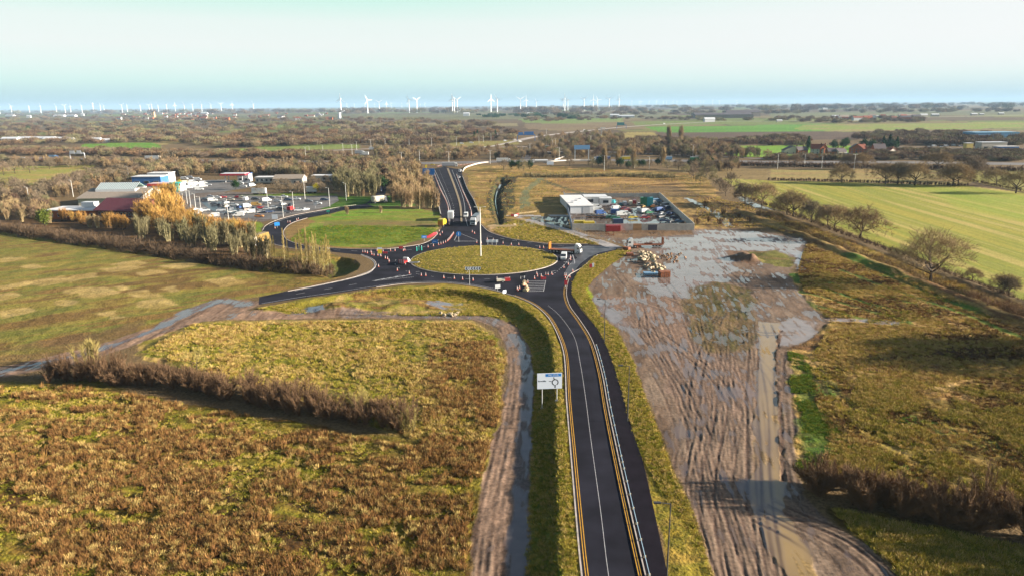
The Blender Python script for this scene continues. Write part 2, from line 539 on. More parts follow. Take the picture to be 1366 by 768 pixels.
# around the junction, right of the dual carriageway
paint([(618, 222), (700, 220), (940, 232), (960, 262), (1010, 300), (935, 306), (700, 300), (645, 305), (636, 280)], [A(140, 106, 56), A(132, 116, 50), A(184, 146, 88), A(120, 104, 46)], s=(18, 7), e=3, seed=4, fine=.5, bmp=1)
paint([(720, 238), (800, 236), (905, 240), (930, 262), (870, 262), (760, 262), (735, 252)], [A(164, 122, 70), A(118, 88, 54), A(190, 152, 92), A(140, 108, 62)], s=(50, 6), dirp=((720, 250), (900, 250)), e=3, seed=5)
paint([(820, 246), (900, 248), (940, 262), (880, 264), (800, 254)], [A(84, 66, 48), A(150, 124, 78)], s=(40, 4), dirp=((720, 250), (900, 250)), e=2, a=.8, seed=6)
line_paint([(700, 232), (730, 243), (765, 255), (790, 262)], 5, [A(92, 82, 52), A(110, 100, 60)], e=1)
line_paint([(722, 238), (712, 246), (702, 256), (700, 270), (700, 285)], 5, [A(128, 124, 84), A(110, 112, 76)], e=1)
line_paint([(680, 236), (740, 238), (830, 234)], 4, [A(170, 150, 108)], e=1)
line_paint([(935, 262), (970, 276), (990, 290), (1000, 306)], 9, [A(112, 84, 56), A(150, 120, 72)], e=2)
paint([(900, 262), (1000, 272), (1026, 300), (1010, 312), (930, 304)], [A(150, 120, 66), A(96, 72, 48), A(170, 138, 80), A(110, 88, 50)], s=(40, 3), dirp=((930, 265), (1010, 305)), e=3, seed=3)
line_paint([(915, 264), (950, 282), (975, 302)], 3.5, [A(140, 130, 120)], e=1, wet=.8, mud=1)
line_paint([(985, 262), (1010, 275), (1035, 282)], 6, [A(120, 116, 100)], e=2, wet=.6, mud=1)
# strip of rough ground beside haul road
paint([(684, 292), (752, 308), (818, 332), (782, 326), (739, 325), (684, 320), (655, 309), (650, 300)], [A(140, 112, 54), A(120, 104, 48), A(150, 126, 70)], s=(10, 6), e=1, seed=7)
paint([(690, 296), (720, 294), (715, 303), (694, 304)], [A(150, 140, 125)], e=1.5, wet=.55, mud=1, patch=.5, s=(5, 5))
paint([(650, 302), (668, 300), (686, 300), (682, 306), (664, 309), (655, 309)], [A(196, 164, 122), A(176, 140, 100)], e=1)
# stream ditch
paint([(662, 236), (690, 236), (682, 258), (690, 268), (676, 286), (676, 306), (662, 305), (652, 282), (650, 262)], [A(70, 74, 34), A(86, 66, 40), A(60, 70, 40)], s=(5, 5), e=1.5, seed=2, bmp=.6)
# right crop field
paint([(962, 238), (1026, 241), (1140, 244), (1290, 248), (1400, 262), (1520, 300), (1520, 440), (1366, 398), (1258, 358), (1138, 312), (1026, 276), (985, 256)],
      [A(172, 158, 64), A(138, 144, 48), A(190, 168, 92)], s=(160, 2.6), dirp=((1063, 245), (1366, 338)), e=2, seed=1, fine=.15, contrast=1.5)
paint([(1230, 250), (1400, 262), (1500, 330), (1430, 340), (1366, 300), (1280, 270)], [A(140, 162, 42), A(166, 164, 62)], s=(80, 8), dirp=((1063, 245), (1366, 338)), e=14, a=.6, seed=2)
paint([(1026, 226), (1240, 226), (1300, 238), (1290, 246), (1140, 243), (1026, 240)], [A(164, 134, 84), A(156, 142, 80), A(150, 118, 78)], s=(90, 10), e=2, seed=3)
paint([(880, 222), (1026, 226), (1026, 240), (960, 238), (920, 232)], [A(150, 126, 80), A(130, 108, 66)], s=(40, 10), e=3, seed=3)
paint([(1241, 226), (1366, 228), (1500, 232), (1500, 268), (1366, 256), (1290, 240)], [A(160, 146, 72), A(140, 134, 60)], s=(60, 10), e=2, seed=5)
# right rough field (near)
RF = [(1078, 318), (1138, 332), (1258, 378), (1366, 415), (1700, 520), (1700, 760), (1366, 690), (1240, 662), (1085, 636), (1062, 600), (1052, 520), (1050, 470), (1078, 452), (1105, 430), (1088, 412), (1062, 384), (1056, 365), (1078, 356)]
paint(RF, [A(104, 72, 36), A(172, 132, 72), A(210, 170, 106), A(120, 98, 42), A(190, 150, 84)], s=(14, 5), dirp=((1100, 440), (1366, 470)), e=1.2, seed=6, bmp=1, fine=.35)
paint([(1026, 282), (1066, 298), (1138, 326), (1258, 372), (1366, 412), (1366, 440), (1250, 400), (1130, 345), (1080, 322), (1030, 306), (1010, 300)], [A(150, 118, 58), A(110, 74, 44), A(166, 136, 78), A(118, 104, 40)], s=(30, 3), dirp=((1026, 282), (1258, 372)), e=2, seed=8, bmp=.8)
paint([(1056, 366), (1090, 364), (1150, 372), (1146, 380), (1100, 379), (1060, 378)], [A(66, 112, 26), A(90, 110, 30)], s=(8, 3), e=1.5, seed=2, a=.9)  # dark green grass, with the largest oak's cast shadow put into its colour
paint([(1000, 455), (1080, 445), (1200, 452), (1400, 478), (1400, 500), (1250, 492), (1150, 478), (1080, 470)], [A(104, 70, 38), A(78, 54, 32), A(130, 96, 50)], s=(30, 4), dirp=((1100, 450), (1366, 480)), e=5, a=.9, seed=9, bmp=1)  # dark band painted where tree shadows cross the rough field
paint([(1200, 530), (1400, 560), (1500, 700), (1240, 655), (1120, 600), (1150, 560)], [A(134, 126, 34), A(116, 104, 36), A(150, 124, 52)], s=(9, 5), e=5, a=.7, seed=10, bmp=1)
line_paint([(1062, 466), (1068, 500), (1080, 535), (1092, 565), (1090, 600), (1084, 626)], 6.0, [A(98, 124, 40), A(92, 100, 38), A(134, 116, 58)], s=(4, 4), e=3.5, seed=3, a=.85, bmp=1)
line_paint([(1084, 560), (1098, 580), (1112, 605), (1130, 612)], 4.0, [A(110, 140, 30), A(70, 100, 22)], e=1.4, seed=4, bmp=1)
for pts in ([(1066, 388), (1110, 400), (1180, 420), (1215, 430)], [(1063, 398), (1100, 412), (1160, 428), (1216, 432)], [(1120, 360), (1200, 390), (1290, 420), (1366, 452)]):
    line_paint(pts, 2.4, [A(94, 124, 30), A(72, 88, 26)], e=.7, seed=5, a=.85, bmp=1)
for pts in ([(1090, 372), (1140, 386), (1200, 400), (1260, 420)], [(1096, 384), (1150, 402), (1210, 418)], [(1120, 340), (1180, 366), (1250, 396), (1320, 424)], [(1110, 600), (1160, 610), (1230, 640)], [(1200, 560), (1280, 580), (1366, 610)]):
    line_paint(pts, 4.5, [A(92, 130, 34), A(84, 100, 30), A(124, 120, 48)], e=1.6, seed=7, a=.9, bmp=1)
line_paint([(1070, 478), (1110, 530), (1160, 575), (1230, 620)], .8, [A(84, 70, 30)], e=.4, a=.8)
line_paint([(1078, 474), (1120, 526), (1172, 570), (1244, 615)], .8, [A(84, 70, 30)], e=.4, a=.8)
line_paint([(1080, 424), (1140, 427), (1200, 432)], 3.5, [A(160, 140, 130)], e=.8, wet=.56, mud=1, a=.95)
# below the near hedge on the right
paint([(1095, 668), (1366, 726), (1700, 800), (1700, 1000), (1240, 1000), (1205, 768), (1160, 728), (1110, 696)], [A(112, 104, 34), A(96, 74, 34), A(130, 108, 46)], s=(8, 5), e=1, seed=1, bmp=1)

# ---- the left: fields
FA = [(0, 311), (60, 321), (150, 333), (250, 349), (345, 362), (410, 368), (440, 374), (380, 388), (340, 397), (300, 402), (255, 415), (190, 444), (100, 474), (0, 494), (-300, 560), (-400, 300)]
paint(FA, [A(124, 96, 50), A(146, 128, 58), A(120, 118, 48), A(134, 104, 54)], s=(26, 7), dirp=((0, 345), (250, 320)), e=1.5, seed=4, bmp=.6, contrast=1.8)
for i, (x, y, l) in enumerate([(10, 347, 16), (30, 345, 20), (70, 375, 44), (105, 371, 32), (160, 358, 34), (180, 352, 30), (195, 364, 26), (162, 384, 22), (195, 392, 20), (228, 387, 18), (100, 387, 26), (88, 403, 24), (25, 414, 40), (45, 356, 16), (130, 390, 26), (20, 380, 46), (240, 355, 26), (300, 376, 30), (0, 396, 30), (150, 420, 20), (210, 404, 26)]):
    line_paint([(x - l * .55, y + l * .10), (x, y), (x + l * .55, y - l * .10)], 7.5 + (i % 3) * 1.6, [A(198, 168, 106), A(170, 142, 80)], s=(6, 3), e=2.2, a=.8, seed=i)
paint([(-200, 500), (0, 470), (60, 452), (130, 440), (200, 425), (180, 444), (100, 474), (0, 495), (-200, 540)], [A(110, 84, 54), A(124, 96, 60), A(120, 108, 50)], s=(20, 4), e=2, a=.8, seed=5)
# middle field between hedge and haul track
MF = [(268, 428), (330, 427), (456, 424), (626, 427), (668, 452), (676, 484), (668, 554), (654, 594), (640, 644), (540, 590), (440, 545), (300, 510), (180, 474), (190, 450), (255, 428)]
paint(MF, [A(118, 108, 42), A(148, 128, 62), A(170, 140, 82), A(122, 118, 42)], s=(7, 5), e=1, seed=7, bmp=1, fine=.4)
paint([(600, 455), (640, 448), (668, 470), (668, 540), (640, 600), (600, 590), (590, 520)], [A(124, 92, 46), A(150, 122, 60), A(120, 112, 40)], s=(8, 2), dirp=((640, 460), (630, 590)), e=3, a=.8, seed=2, bmp=1)
paint([(560, 470), (622, 466), (620, 486), (575, 500), (540, 490)], [A(176, 146, 88), A(150, 130, 64)], s=(4, 3), e=2, a=.9, seed=3, patch=.45)
# foreground brown field
BF = [(-400, 540), (0, 512), (90, 512), (200, 528), (330, 552), (450, 575), (560, 590), (640, 610), (634, 700), (628, 768), (610, 1000), (-400, 1000)]
paint(BF, [A(88, 62, 30), A(118, 90, 38), A(112, 104, 30), A(134, 114, 42), A(86, 64, 30)], s=(14, 5), dirp=((100, 560), (560, 600)), e=1.2, seed=9, bmp=1, fine=.45, contrast=2)
paint([(0, 515), (90, 514), (330, 556), (520, 590), (600, 640), (560, 700), (350, 620), (150, 560), (0, 560)], [A(134, 118, 36), A(108, 100, 30), A(130, 100, 44)], s=(16, 3), dirp=((100, 530), (520, 610)), e=5, a=.7, seed=10, bmp=1)
paint([(560, 620), (640, 600), (640, 680), (625, 768), (600, 800), (560, 740), (540, 680)], [A(128, 118, 34), A(104, 90, 30)], s=(6, 4), e=4, a=.7, seed=8, bmp=1)
paint([(575, 690), (600, 676), (628, 684), (622, 716), (596, 728), (572, 718)], [A(92, 66, 34), A(80, 70, 30)], s=(5, 3), e=1.5, seed=6, wet=.46, mud=.6)
# bank strip between arm and haul track, mound
paint([(330, 420), (392, 402), (455, 393), (502, 386), (542, 381), (600, 380), (660, 392), (706, 412), (690, 425), (670, 432), (640, 424), (456, 422), (330, 425)], [A(120, 108, 34), A(136, 124, 44), A(112, 104, 34)], s=(8, 4), e=.8, seed=3, bmp=.8)
paint([(425, 420), (440, 406), (480, 396), (510, 393), (560, 398), (610, 408), (630, 420), (560, 423), (470, 422)], [A(150, 120, 62), A(116, 84, 46), A(130, 124, 44), A(166, 140, 80)], s=(7, 4), e=1.4, seed=5, bmp=1)
paint([(556, 405), (590, 400), (622, 406), (628, 414), (590, 414)], [A(150, 140, 140)], e=1.5, wet=.62, mud=1, patch=.5, s=(5, 3), seed=2)
paint([(385, 417), (430, 412), (428, 420), (392, 423)], [A(110, 110, 116)], e=1, wet=.7, mud=1, s=(6, 3))
# bank / ditch beside the main road
paint([(700, 1000), (701, 768), (705, 659), (709, 560), (714, 510), (708, 470), (694, 440), (672, 420), (640, 404), (600, 392), (560, 388), (600, 384), (640, 387), (684, 399), (708, 413), (724, 430), (739, 460), (744, 510), (744, 584), (748, 664), (751, 768), (760, 1000)], [A(104, 112, 34), A(90, 104, 28), A(120, 112, 40)], s=(4, 3), e=.5, seed=4, bmp=.8)
paint([(560, 384), (592, 378), (630, 382), (660, 388), (684, 395), (706, 404), (722, 415), (736, 432), (750, 469), (754, 534), (760, 609), (767, 694), (774, 768), (790, 1000), (762, 1000), (750, 768), (747, 664), (744, 584), (743, 509), (738, 460), (729, 438), (713, 421), (690, 405), (660, 394), (630, 388)], [A(156, 132, 48), A(140, 124, 44), A(168, 138, 60)], s=(3, 3), e=.3, seed=5, bmp=.5)
# haul track
HT = [(330, 426), (456, 423), (626, 425), (660, 437), (673, 456), (678, 484), (671, 554), (656, 594), (641, 644), (631, 734), (626, 1000), (701, 1000), (703, 768), (706, 659), (709, 560), (714, 505), (708, 470), (694, 440), (672, 427), (640, 421), (456, 416), (400, 419), (330, 413), (355, 402), (300, 397), (250, 412), (200, 436), (130, 460), (60, 476), (0, 488), (-200, 520), (-200, 535), (0, 503), (110, 484), (190, 456), (268, 428)]
paint(HT, [A(138, 112, 92), A(156, 126, 104), A(120, 94, 76)], s=(12, 1.2), dirp=((660, 700), (672, 480)), e=.6, seed=6, mud=1, wet=.36, bmp=.5)
line_paint([(690, 768), (694, 680), (698, 590), (703, 520), (700, 475), (684, 445)], 2.4, [A(116, 104, 98)], e=.5, mud=1, wet=.56, bmp=.3)
line_paint([(456, 420), (560, 421), (640, 423), (668, 434)], 3.5, [A(140, 120, 108)], e=.6, mud=1, wet=.46, bmp=.3)
line_paint([(0, 496), (60, 482), (120, 470), (200, 442), (260, 414), (300, 402)], 2.0, [A(120, 106, 104)], e=.7, mud=1, wet=.53, bmp=.2)
line_paint([(240, 420), (290, 400), (330, 408)], 4, [A(130, 114, 108)], e=1, mud=1, wet=.47, bmp=.2)
# ---- right mud ground
MUDP = [(782, 384), (790, 374), (812, 354), (842, 335), (828, 326), (752, 307), (764, 306), (926, 306), (975, 305), (1000, 307), (1050, 314), (1074, 322), (1080, 336), (1066, 346), (1052, 366), (1063, 384), (1086, 412), (1106, 430), (1080, 452), (1052, 464), (1052, 509), (1062, 545), (1070, 565), (1060, 600), (1060, 634), (1080, 664), (1110, 697), (1160, 729), (1205, 768), (1300, 1000), (1000, 1000), (952, 768), (930, 694), (911, 654), (897, 624), (871, 554), (846, 484), (823, 439), (801, 421)]
paint(MUDP, [A(112, 90, 72), A(136, 112, 92), A(122, 100, 82), A(144, 122, 102)], s=(18, 2.5), dirp=((900, 470), (960, 660)), e=.8, seed=8, mud=1, wet=.39, bmp=.36, fine=.15)
paint([(830, 320), (926, 308), (1000, 307), (1070, 320), (1068, 340), (980, 350), (960, 380), (880, 395), (850, 372), (900, 350), (880, 335)], [A(158, 142, 134), A(140, 122, 112)], s=(14, 3), e=3, seed=3, mud=1, wet=.58, bmp=.2)
paint([(860, 382), (930, 368), (960, 380), (950, 396), (890, 398)], [A(150, 132, 124)], s=(14, 3), e=3, seed=2, mud=1, wet=.64, bmp=.2)
paint([(786, 392), (812, 396), (850, 430), (856, 456), (820, 430), (795, 412)], [A(146, 130, 124)], s=(8, 3), e=1.5, seed=5, mud=1, wet=.60, bmp=.2)
paint([(1000, 440), (1060, 424), (1104, 430), (1078, 452), (1050, 462), (1010, 462)], [A(158, 140, 128)], s=(12, 3), e=2, seed=5, mud=1, wet=.60, bmp=.2)
paint([(800, 395), (900, 400), (960, 440), (1000, 500), (990, 560), (900, 520), (850, 450)], [A(150, 122, 104), A(136, 108, 88)], s=(16, 3), dirp=((900, 470), (960, 660)), e=4, seed=7, mud=1, wet=.45, bmp=.36)
paint([(925, 390), (955, 378), (1000, 385), (1008, 430), (990, 462), (950, 466), (922, 440), (912, 410)], [A(112, 96, 50), A(130, 104, 74), A(104, 92, 44)], s=(10, 1.4), dirp=((955, 380), (965, 460)), e=2.5, seed=6, mud=.6, wet=.42, bmp=.8)
paint([(760, 306), (926, 307), (926, 313), (830, 318), (800, 314)], [A(120, 92, 64), A(140, 112, 84)], s=(8, 2), e=1.5, seed=4, mud=1, wet=.42)
paint([(970, 335), (1010, 332), (1030, 345), (1010, 356), (985, 350)], [A(140, 112, 88), A(120, 92, 72)], s=(5, 3), e=2, seed=4, mud=1, wet=.3, bmp=1)
paint([(1000, 336), (1036, 333), (1060, 345), (1056, 357), (1030, 357), (1008, 346)], [A(120, 114, 48), A(100, 96, 40), A(130, 106, 62)], s=(5, 3), e=2, seed=5, bmp=1)
line_paint([(1060, 338), (1076, 348), (1072, 360)], 5, [A(150, 140, 140)], e=1.5, mud=1, wet=.62)
line_paint([(1026, 430), (1024, 460), (1024, 520), (1024, 600), (1024, 660), (1030, 690), (1050, 730), (1085, 790)], 4.2, [A(184, 152, 98), A(170, 140, 94)], s=(12, 2), dirp=((1024, 460), (1024, 660)), e=.6, seed=2, mud=1, wet=.66, bmp=.03, fine=.05)
line_paint([(1041, 440), (1036, 480), (1040, 540), (1042, 600), (1046, 640)], .7, [A(92, 70, 56)], e=.3, mud=1, wet=.3, bmp=1)  # thin dark line painted as the shadow edge beside the water strip
# tyre tracks: pairs of ruts wandering over the mud, wetter and darker in the bottom, drier on the lips
RUT = np.zeros(X.shape)
def track(pts, col, al, depth, w_=.3, gauge=1.9, k=0, ground=True):
    ln_ = [Vector(q) for q in (W(pts) if ground else W0(pts))]; sm = smooth(ln_, 6)
    for side in ((-gauge / 2, gauge / 2) if gauge else (0,)):
        ol = np.array([tuple(q) for q in offset(sm, side)])
        r0 = max(0, np.searchsorted(rows, ol[:, 1].min() - 2)); r1 = min(len(rows), np.searchsorted(rows, ol[:, 1].max() + 2))
        if r1 - r0 < 2: continue
        hs = half[r0:r1]; xa, xb = ol[:, 0].min() - 2, ol[:, 0].max() + 2
        c0 = max(0, int((min(xa / hs.min(), xa / hs.max()) + 1) / 2 * (NC - 1)) - 1); c1 = min(NC, int((max(xb / hs.min(), xb / hs.max()) + 1) / 2 * (NC - 1)) + 2)
        sl = (slice(r0, r1), slice(c0, c1)); x = X[sl]; y = Y[sl]; d = ldist(ol, x, y)
        d = d + .25 * (NZ[(k + 3) % 12].fbm(x / 2.5, y / 2.5, 2) - .5)
        mod = .35 + .65 * ss(.36, .56, NZ[k % 12].fbm(x / 14 + k, y / 14, 2)); md_ = MUD[sl] > .3
        m = (np.exp(-(d / w_) ** 2) * al * mod * md_)[..., None]
        COLR[sl] = COLR[sl] * (1 - m) + np.array(col) * m
        lip = (np.exp(-((np.abs(d) - w_ * 1.9) / (w_ * .8)) ** 2) * al * .35 * mod * md_)[..., None]
        COLR[sl] = COLR[sl] * (1 - lip) + A(160, 136, 114) * lip
        RUT[sl] += depth * mod * md_ * (-np.exp(-(d / w_) ** 2) + .5 * np.exp(-((np.abs(d) - w_ * 1.9) / (w_ * .8)) ** 2))
tr = random.Random(12)
for k in range(34):
    e = tr.random(); b0 = 955 + 95 * tr.random() ** 1.3
    end = (800 + 200 * e, 398 + 55 * tr.random()); st = (b0, 860)
    mid1 = (b0 - 22 - 50 * (1 - e) + tr.uniform(-8, 8), 660); mid2 = (end[0] + (b0 - end[0]) * .42 + tr.uniform(-10, 10), 530)
    track([st, mid1, mid2, end], A(96, 74, 62) if k % 3 else A(112, 88, 74), tr.uniform(.35, .8), .026, .16 + .08 * tr.random(), k=k)
for k, pts in enumerate([[(950, 350), (985, 375), (1003, 395), (1018, 420), (1030, 450)], [(956, 349), (990, 373), (1008, 394), (1026, 430)], [(940, 352), (975, 380), (995, 410)],
        [(1030, 672), (1075, 692), (1130, 715), (1180, 750), (1215, 800)], [(1020, 676), (1070, 700), (1120, 724), (1165, 758), (1195, 800)], [(1010, 690), (1060, 715), (1100, 745), (1130, 790)], [(1040, 662), (1100, 694), (1160, 728), (1210, 770)],
        [(850, 400), (930, 430), (1010, 480), (1040, 520)], [(800, 400), (870, 440), (950, 500), (1000, 580)], [(1000, 360), (960, 420), (930, 500), (925, 600)], [(840, 380), (900, 400), (980, 440), (1060, 445)], [(1090, 440), (1040, 430), (980, 410), (900, 400)],
        [(1040, 470), (1040, 540), (1046, 600), (1060, 660)], [(1052, 480), (1050, 540), (1054, 600), (1066, 650)], [(1006, 450), (1003, 520), (1006, 600), (1006, 680)], [(870, 360), (900, 390), (930, 450)], [(820, 360), (850, 400), (860, 450)]]):
    track(pts, A(84, 64, 54), .8, .045, .26, k=k)
for k, pts in enumerate([[(632, 860), (640, 700), (655, 640), (668, 590), (680, 520), (684, 480), (672, 440), (640, 424)], [(645, 860), (652, 720), (664, 650), (678, 590), (688, 520), (690, 480), (676, 436)], [(638, 760), (648, 680), (664, 610), (676, 540)], [(620, 425), (540, 421), (460, 420), (380, 418), (320, 405)], [(620, 428), (540, 424), (460, 423), (380, 421)]]):
    track(pts, A(92, 74, 62), .65, .035, .26, k=k)
paint([(925, 390), (955, 378), (1000, 385), (1008, 430), (990, 462), (950, 466), (922, 440), (912, 410)], [A(100, 84, 44), A(122, 98, 68), A(88, 80, 38)], s=(10, 1.4), dirp=((955, 380), (965, 460)), e=3.5, a=.8, seed=6, mud=.6, wet=.40)
paint([(1066, 560), (1092, 556), (1112, 580), (1140, 606), (1190, 622), (1150, 634), (1090, 630), (1066, 610)], [A(90, 126, 34), A(80, 98, 30), A(122, 116, 46)], s=(5, 3), e=3, a=.85, seed=3, bmp=1)
# verge right of the main road
VG = [(763, 393), (764, 376), (774, 359), (794, 342), (824, 334), (842, 335), (812, 354), (790, 374), (781, 386), (800, 421), (822, 439), (845, 484), (870, 554), (896, 624), (910, 654), (929, 694), (951, 768), (1000, 1000), (950, 1000), (892, 768), (873, 679), (858, 614), (843, 569), (828, 514), (813, 469), (798, 439), (776, 413)]
paint(VG, [A(156, 132, 46), A(134, 122, 40), A(166, 136, 58)], s=(4, 2.5), e=.5, seed=2, bmp=.7)
paint([(763, 393), (764, 376), (776, 360), (792, 366), (786, 380), (800, 420), (790, 418)], [A(146, 160, 26), A(160, 162, 40)], s=(6, 3), e=1, seed=3, a=.9, bmp=.5)
paint([(776, 360), (800, 350), (800, 362), (788, 368)], [A(176, 146, 76)], e=1, seed=3, a=.8)
# ---- green between the arms
paint([(380, 308), (412, 291), (457, 281), (500, 276), (560, 279), (586, 284), (584, 305), (572, 316), (540, 326), (517, 330), (467, 330), (417, 327), (390, 320)], [A(134, 130, 48), A(112, 132, 36), A(156, 138, 74)], s=(14, 4), e=1, seed=2, bmp=.6)
paint([(395, 325), (400, 305), (440, 299), (560, 303), (580, 306), (560, 320), (517, 327), (440, 326)], [A(98, 128, 34), A(128, 134, 44), A(90, 108, 30)], s=(12, 4), e=1.5, seed=3, bmp=.8)
paint([(430, 296), (500, 294), (580, 296), (582, 303), (500, 302), (430, 302)], [A(132, 108, 68), A(120, 118, 56)], s=(20, 3), e=1.2, a=.9, seed=4)
paint([(450, 283), (560, 279), (588, 284), (586, 292), (500, 291), (430, 294)], [A(98, 150, 24), A(136, 132, 54)], s=(30, 3), e=1, seed=6)
paint([(384, 318), (380, 306), (392, 298), (412, 291), (420, 296), (404, 306), (402, 324), (440, 329), (500, 331), (440, 333), (400, 329)], [A(156, 124, 70), A(130, 104, 58)], s=(6, 3), e=1, seed=6)
paint([(487, 334), (540, 330), (575, 321), (584, 310), (588, 304), (578, 322), (560, 328), (517, 333)], [A(146, 104, 64), A(130, 90, 52)], e=.6, seed=6)
# left of arms: LOW2 surroundings, strip under birches
paint([(345, 362), (350, 338), (364, 330), (392, 335), (442, 339), (474, 345), (480, 352), (476, 362), (455, 370), (440, 374), (410, 380), (383, 386), (345, 372)], [A(150, 118, 58), A(110, 96, 40), A(134, 120, 50)], s=(6, 3), e=1, seed=4, bmp=.8)
paint([(474, 347), (480, 353), (477, 360), (463, 366), (440, 371), (430, 360), (440, 346)], [A(84, 92, 34), A(96, 90, 34)], e=1, seed=4, bmp=.8)
# services ground
paint([(225, 262), (250, 248), (300, 256), (440, 260), (470, 268), (440, 280), (408, 287), (380, 292), (350, 296), (290, 294), (250, 296), (236, 286)], [A(112, 100, 92), A(126, 112, 100)], s=(20, 8), e=1, seed=4)
paint([(300, 262), (380, 258), (450, 258), (450, 261), (380, 262), (300, 266)], [A(120, 140, 40), A(110, 120, 40)], s=(20, 3), e=1, seed=4)
paint([(305, 298), (345, 296), (352, 300), (346, 312), (310, 306)], [A(116, 142, 34), A(130, 126, 50)], s=(6, 3), e=1, seed=4)
paint([(70, 278), (170, 278), (190, 292), (170, 296), (90, 292)], [A(90, 136, 46), A(110, 120, 44)], s=(12, 5), e=1, seed=4)
paint([(0, 268), (70, 278), (120, 290), (200, 296), (300, 300), (345, 330), (345, 361), (250, 348), (150, 332), (60, 320), (0, 311), (-200, 290), (-200, 268)], [A(96, 72, 50), A(126, 94, 54), A(80, 62, 46)], s=(9, 4), e=1.5, seed=4, bmp=1)
paint([(406, 270), (450, 262), (520, 262), (560, 275), (500, 275), (450, 279), (430, 280)], [A(86, 130, 30), A(76, 90, 36)], s=(12, 5), e=1, seed=4)
# scrapyard floor
paint([(752, 262), (880, 262), (926, 306), (763, 306)], [A(120, 104, 92), A(92, 78, 70), A(136, 112, 88)], s=(9, 4), e=.6, seed=4, mud=1, wet=.44)
paint([(820, 292), (880, 291), (905, 304), (835, 304)], [A(120, 112, 110)], e=2, seed=4, mud=1, wet=.65)
paint([(836, 279), (862, 276), (862, 288), (840, 288)], [A(120, 112, 110)], e=1.5, seed=5, mud=1, wet=.62)
paint([(700, 276), (752, 276), (762, 300), (740, 300), (690, 290)], [A(150, 122, 66), A(130, 108, 56)], s=(6, 4), e=1, seed=4)
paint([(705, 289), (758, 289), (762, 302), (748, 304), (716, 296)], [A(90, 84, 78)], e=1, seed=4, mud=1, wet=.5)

# heights
base = Hraw(X, Y)
dist = np.maximum(Y, 1)
rel = (nf(5, 1.6, 3) - .5) * .42 * BMP * ss(330, 120, dist) + (nf(6, 7, 3) - .5) * .9 * BMP * ss(700, 200, dist)
an = math.atan2(*(lambda a, b: (b[1] - a[1], b[0] - a[0]))(G(900, 470), G(960, 660)))
xr = X * math.cos(an) + Y * math.sin(an); yr = -X * math.sin(an) + Y * math.cos(an)
warp = (nf(7, 18, 2) - .5) * 6
ruts = NZ[8].fbm(xr / 13, (yr + warp) / .85, 2)
rutm = (MUD * ss(360, 150, dist)) * ss(.35, .8, BMP)
rel = rel + RUT + (ruts - .5) * .03 * rutm + (NZ[2].fbm((X * .94 + Y * .34) / .9, (Y * .94 - X * .34) / 9, 3) - .5) * .03 * rutm
# heap and mound
def bump_at(px, py, r, hgt, ell=1.0):
    x0, y0 = P(px, py)[:2]
    d = np.sqrt(((X - x0) / ell) ** 2 + (Y - y0) ** 2) / r
    return hgt * np.clip(1 - d, 0, 1) ** 1.2 * (.75 + .5 * nf(4, 2.2, 3))
rel = rel + bump_at(990, 345, 6, 2.6) + bump_at(1003, 348, 4.5, 2.0) + bump_at(480, 410, 10, 1.4, 2.6) + bump_at(450, 415, 6, 1.2, 1.6) + bump_at(560, 408, 9, .9, 2)
# ridge lines along the right hedge track
for a, b, wd, hh in (((985, 282), (1366, 432), 3.2, 1.3), ((1000, 272), (1366, 408), 2.6, .9)):
    p, q = G(*a), G(*b)
    m = (Y < 420) & (X > 20)
    dd = np.full(X.shape, 99.); dd[m] = ldist([p, q], X[m], Y[m])
    rel = rel + hh * np.exp(-(dd / wd) ** 2) * (.6 + .8 * nf(3, 9, 2))
# keep the ground under the carriageways
JUNC = [(383, 388), (430, 379), (467, 371), (490, 364), (500, 356), (501, 350), (495, 345), (482, 340), (460, 338), (442, 336), (417, 334), (392, 332), (375, 329), (364, 326), (355, 321), (352, 315), (350, 309),
        (354, 302), (365, 296), (380, 291), (396, 287), (412, 284), (430, 281), (452, 277), (475, 274), (510, 270), (514, 260), (516, 246), (508, 246), (500, 262), (488, 272), (500, 276), (475, 279), (457, 281), (442, 285), (410, 291), (389, 298), (379, 307), (379, 315), (387, 322), (417, 329), (467, 332), (517, 332), (540, 329), (560, 326), (575, 320), (584, 312),
        (590, 303), (591, 295), (588, 287), (577, 255), (568, 227), (593, 223), (618, 227), (616, 232), (622, 248), (630, 263), (638.5, 288), (642, 300), (652, 309), (668, 315), (684, 319), (710, 323), (739, 326), (784, 326),
        (822, 329), (824, 333), (794, 341), (774, 358), (764, 375), (763, 393), (775, 413), (797, 439), (812, 469), (827, 514), (842, 569), (857, 614), (872, 679), (891, 768), (916, 880), (944, 1000), (806, 1000), (790, 880), (775, 768), (768, 694), (761, 609),
        (755, 534), (751, 469), (736, 431), (722, 414), (706, 403), (684, 394), (660, 387), (630, 381), (592, 377), (542, 378), (502, 383), (455, 390), (392, 399), (345, 406), (346, 396)]
junc = W0(JUNC)
m = (Y > 40) & (Y < 640) & (X < 120) & (X > -170)
dj = np.full(X.shape, -99.); dj[m] = sdist(junc, X[m], Y[m])
jm = ss(-1.2, .8, dj)
Z = base + rel * (1 - ss(-1.5, 0, dj)) - .12 * ss(.3, 1.2, dj) - 0.02
print('terrain verts', X.size)

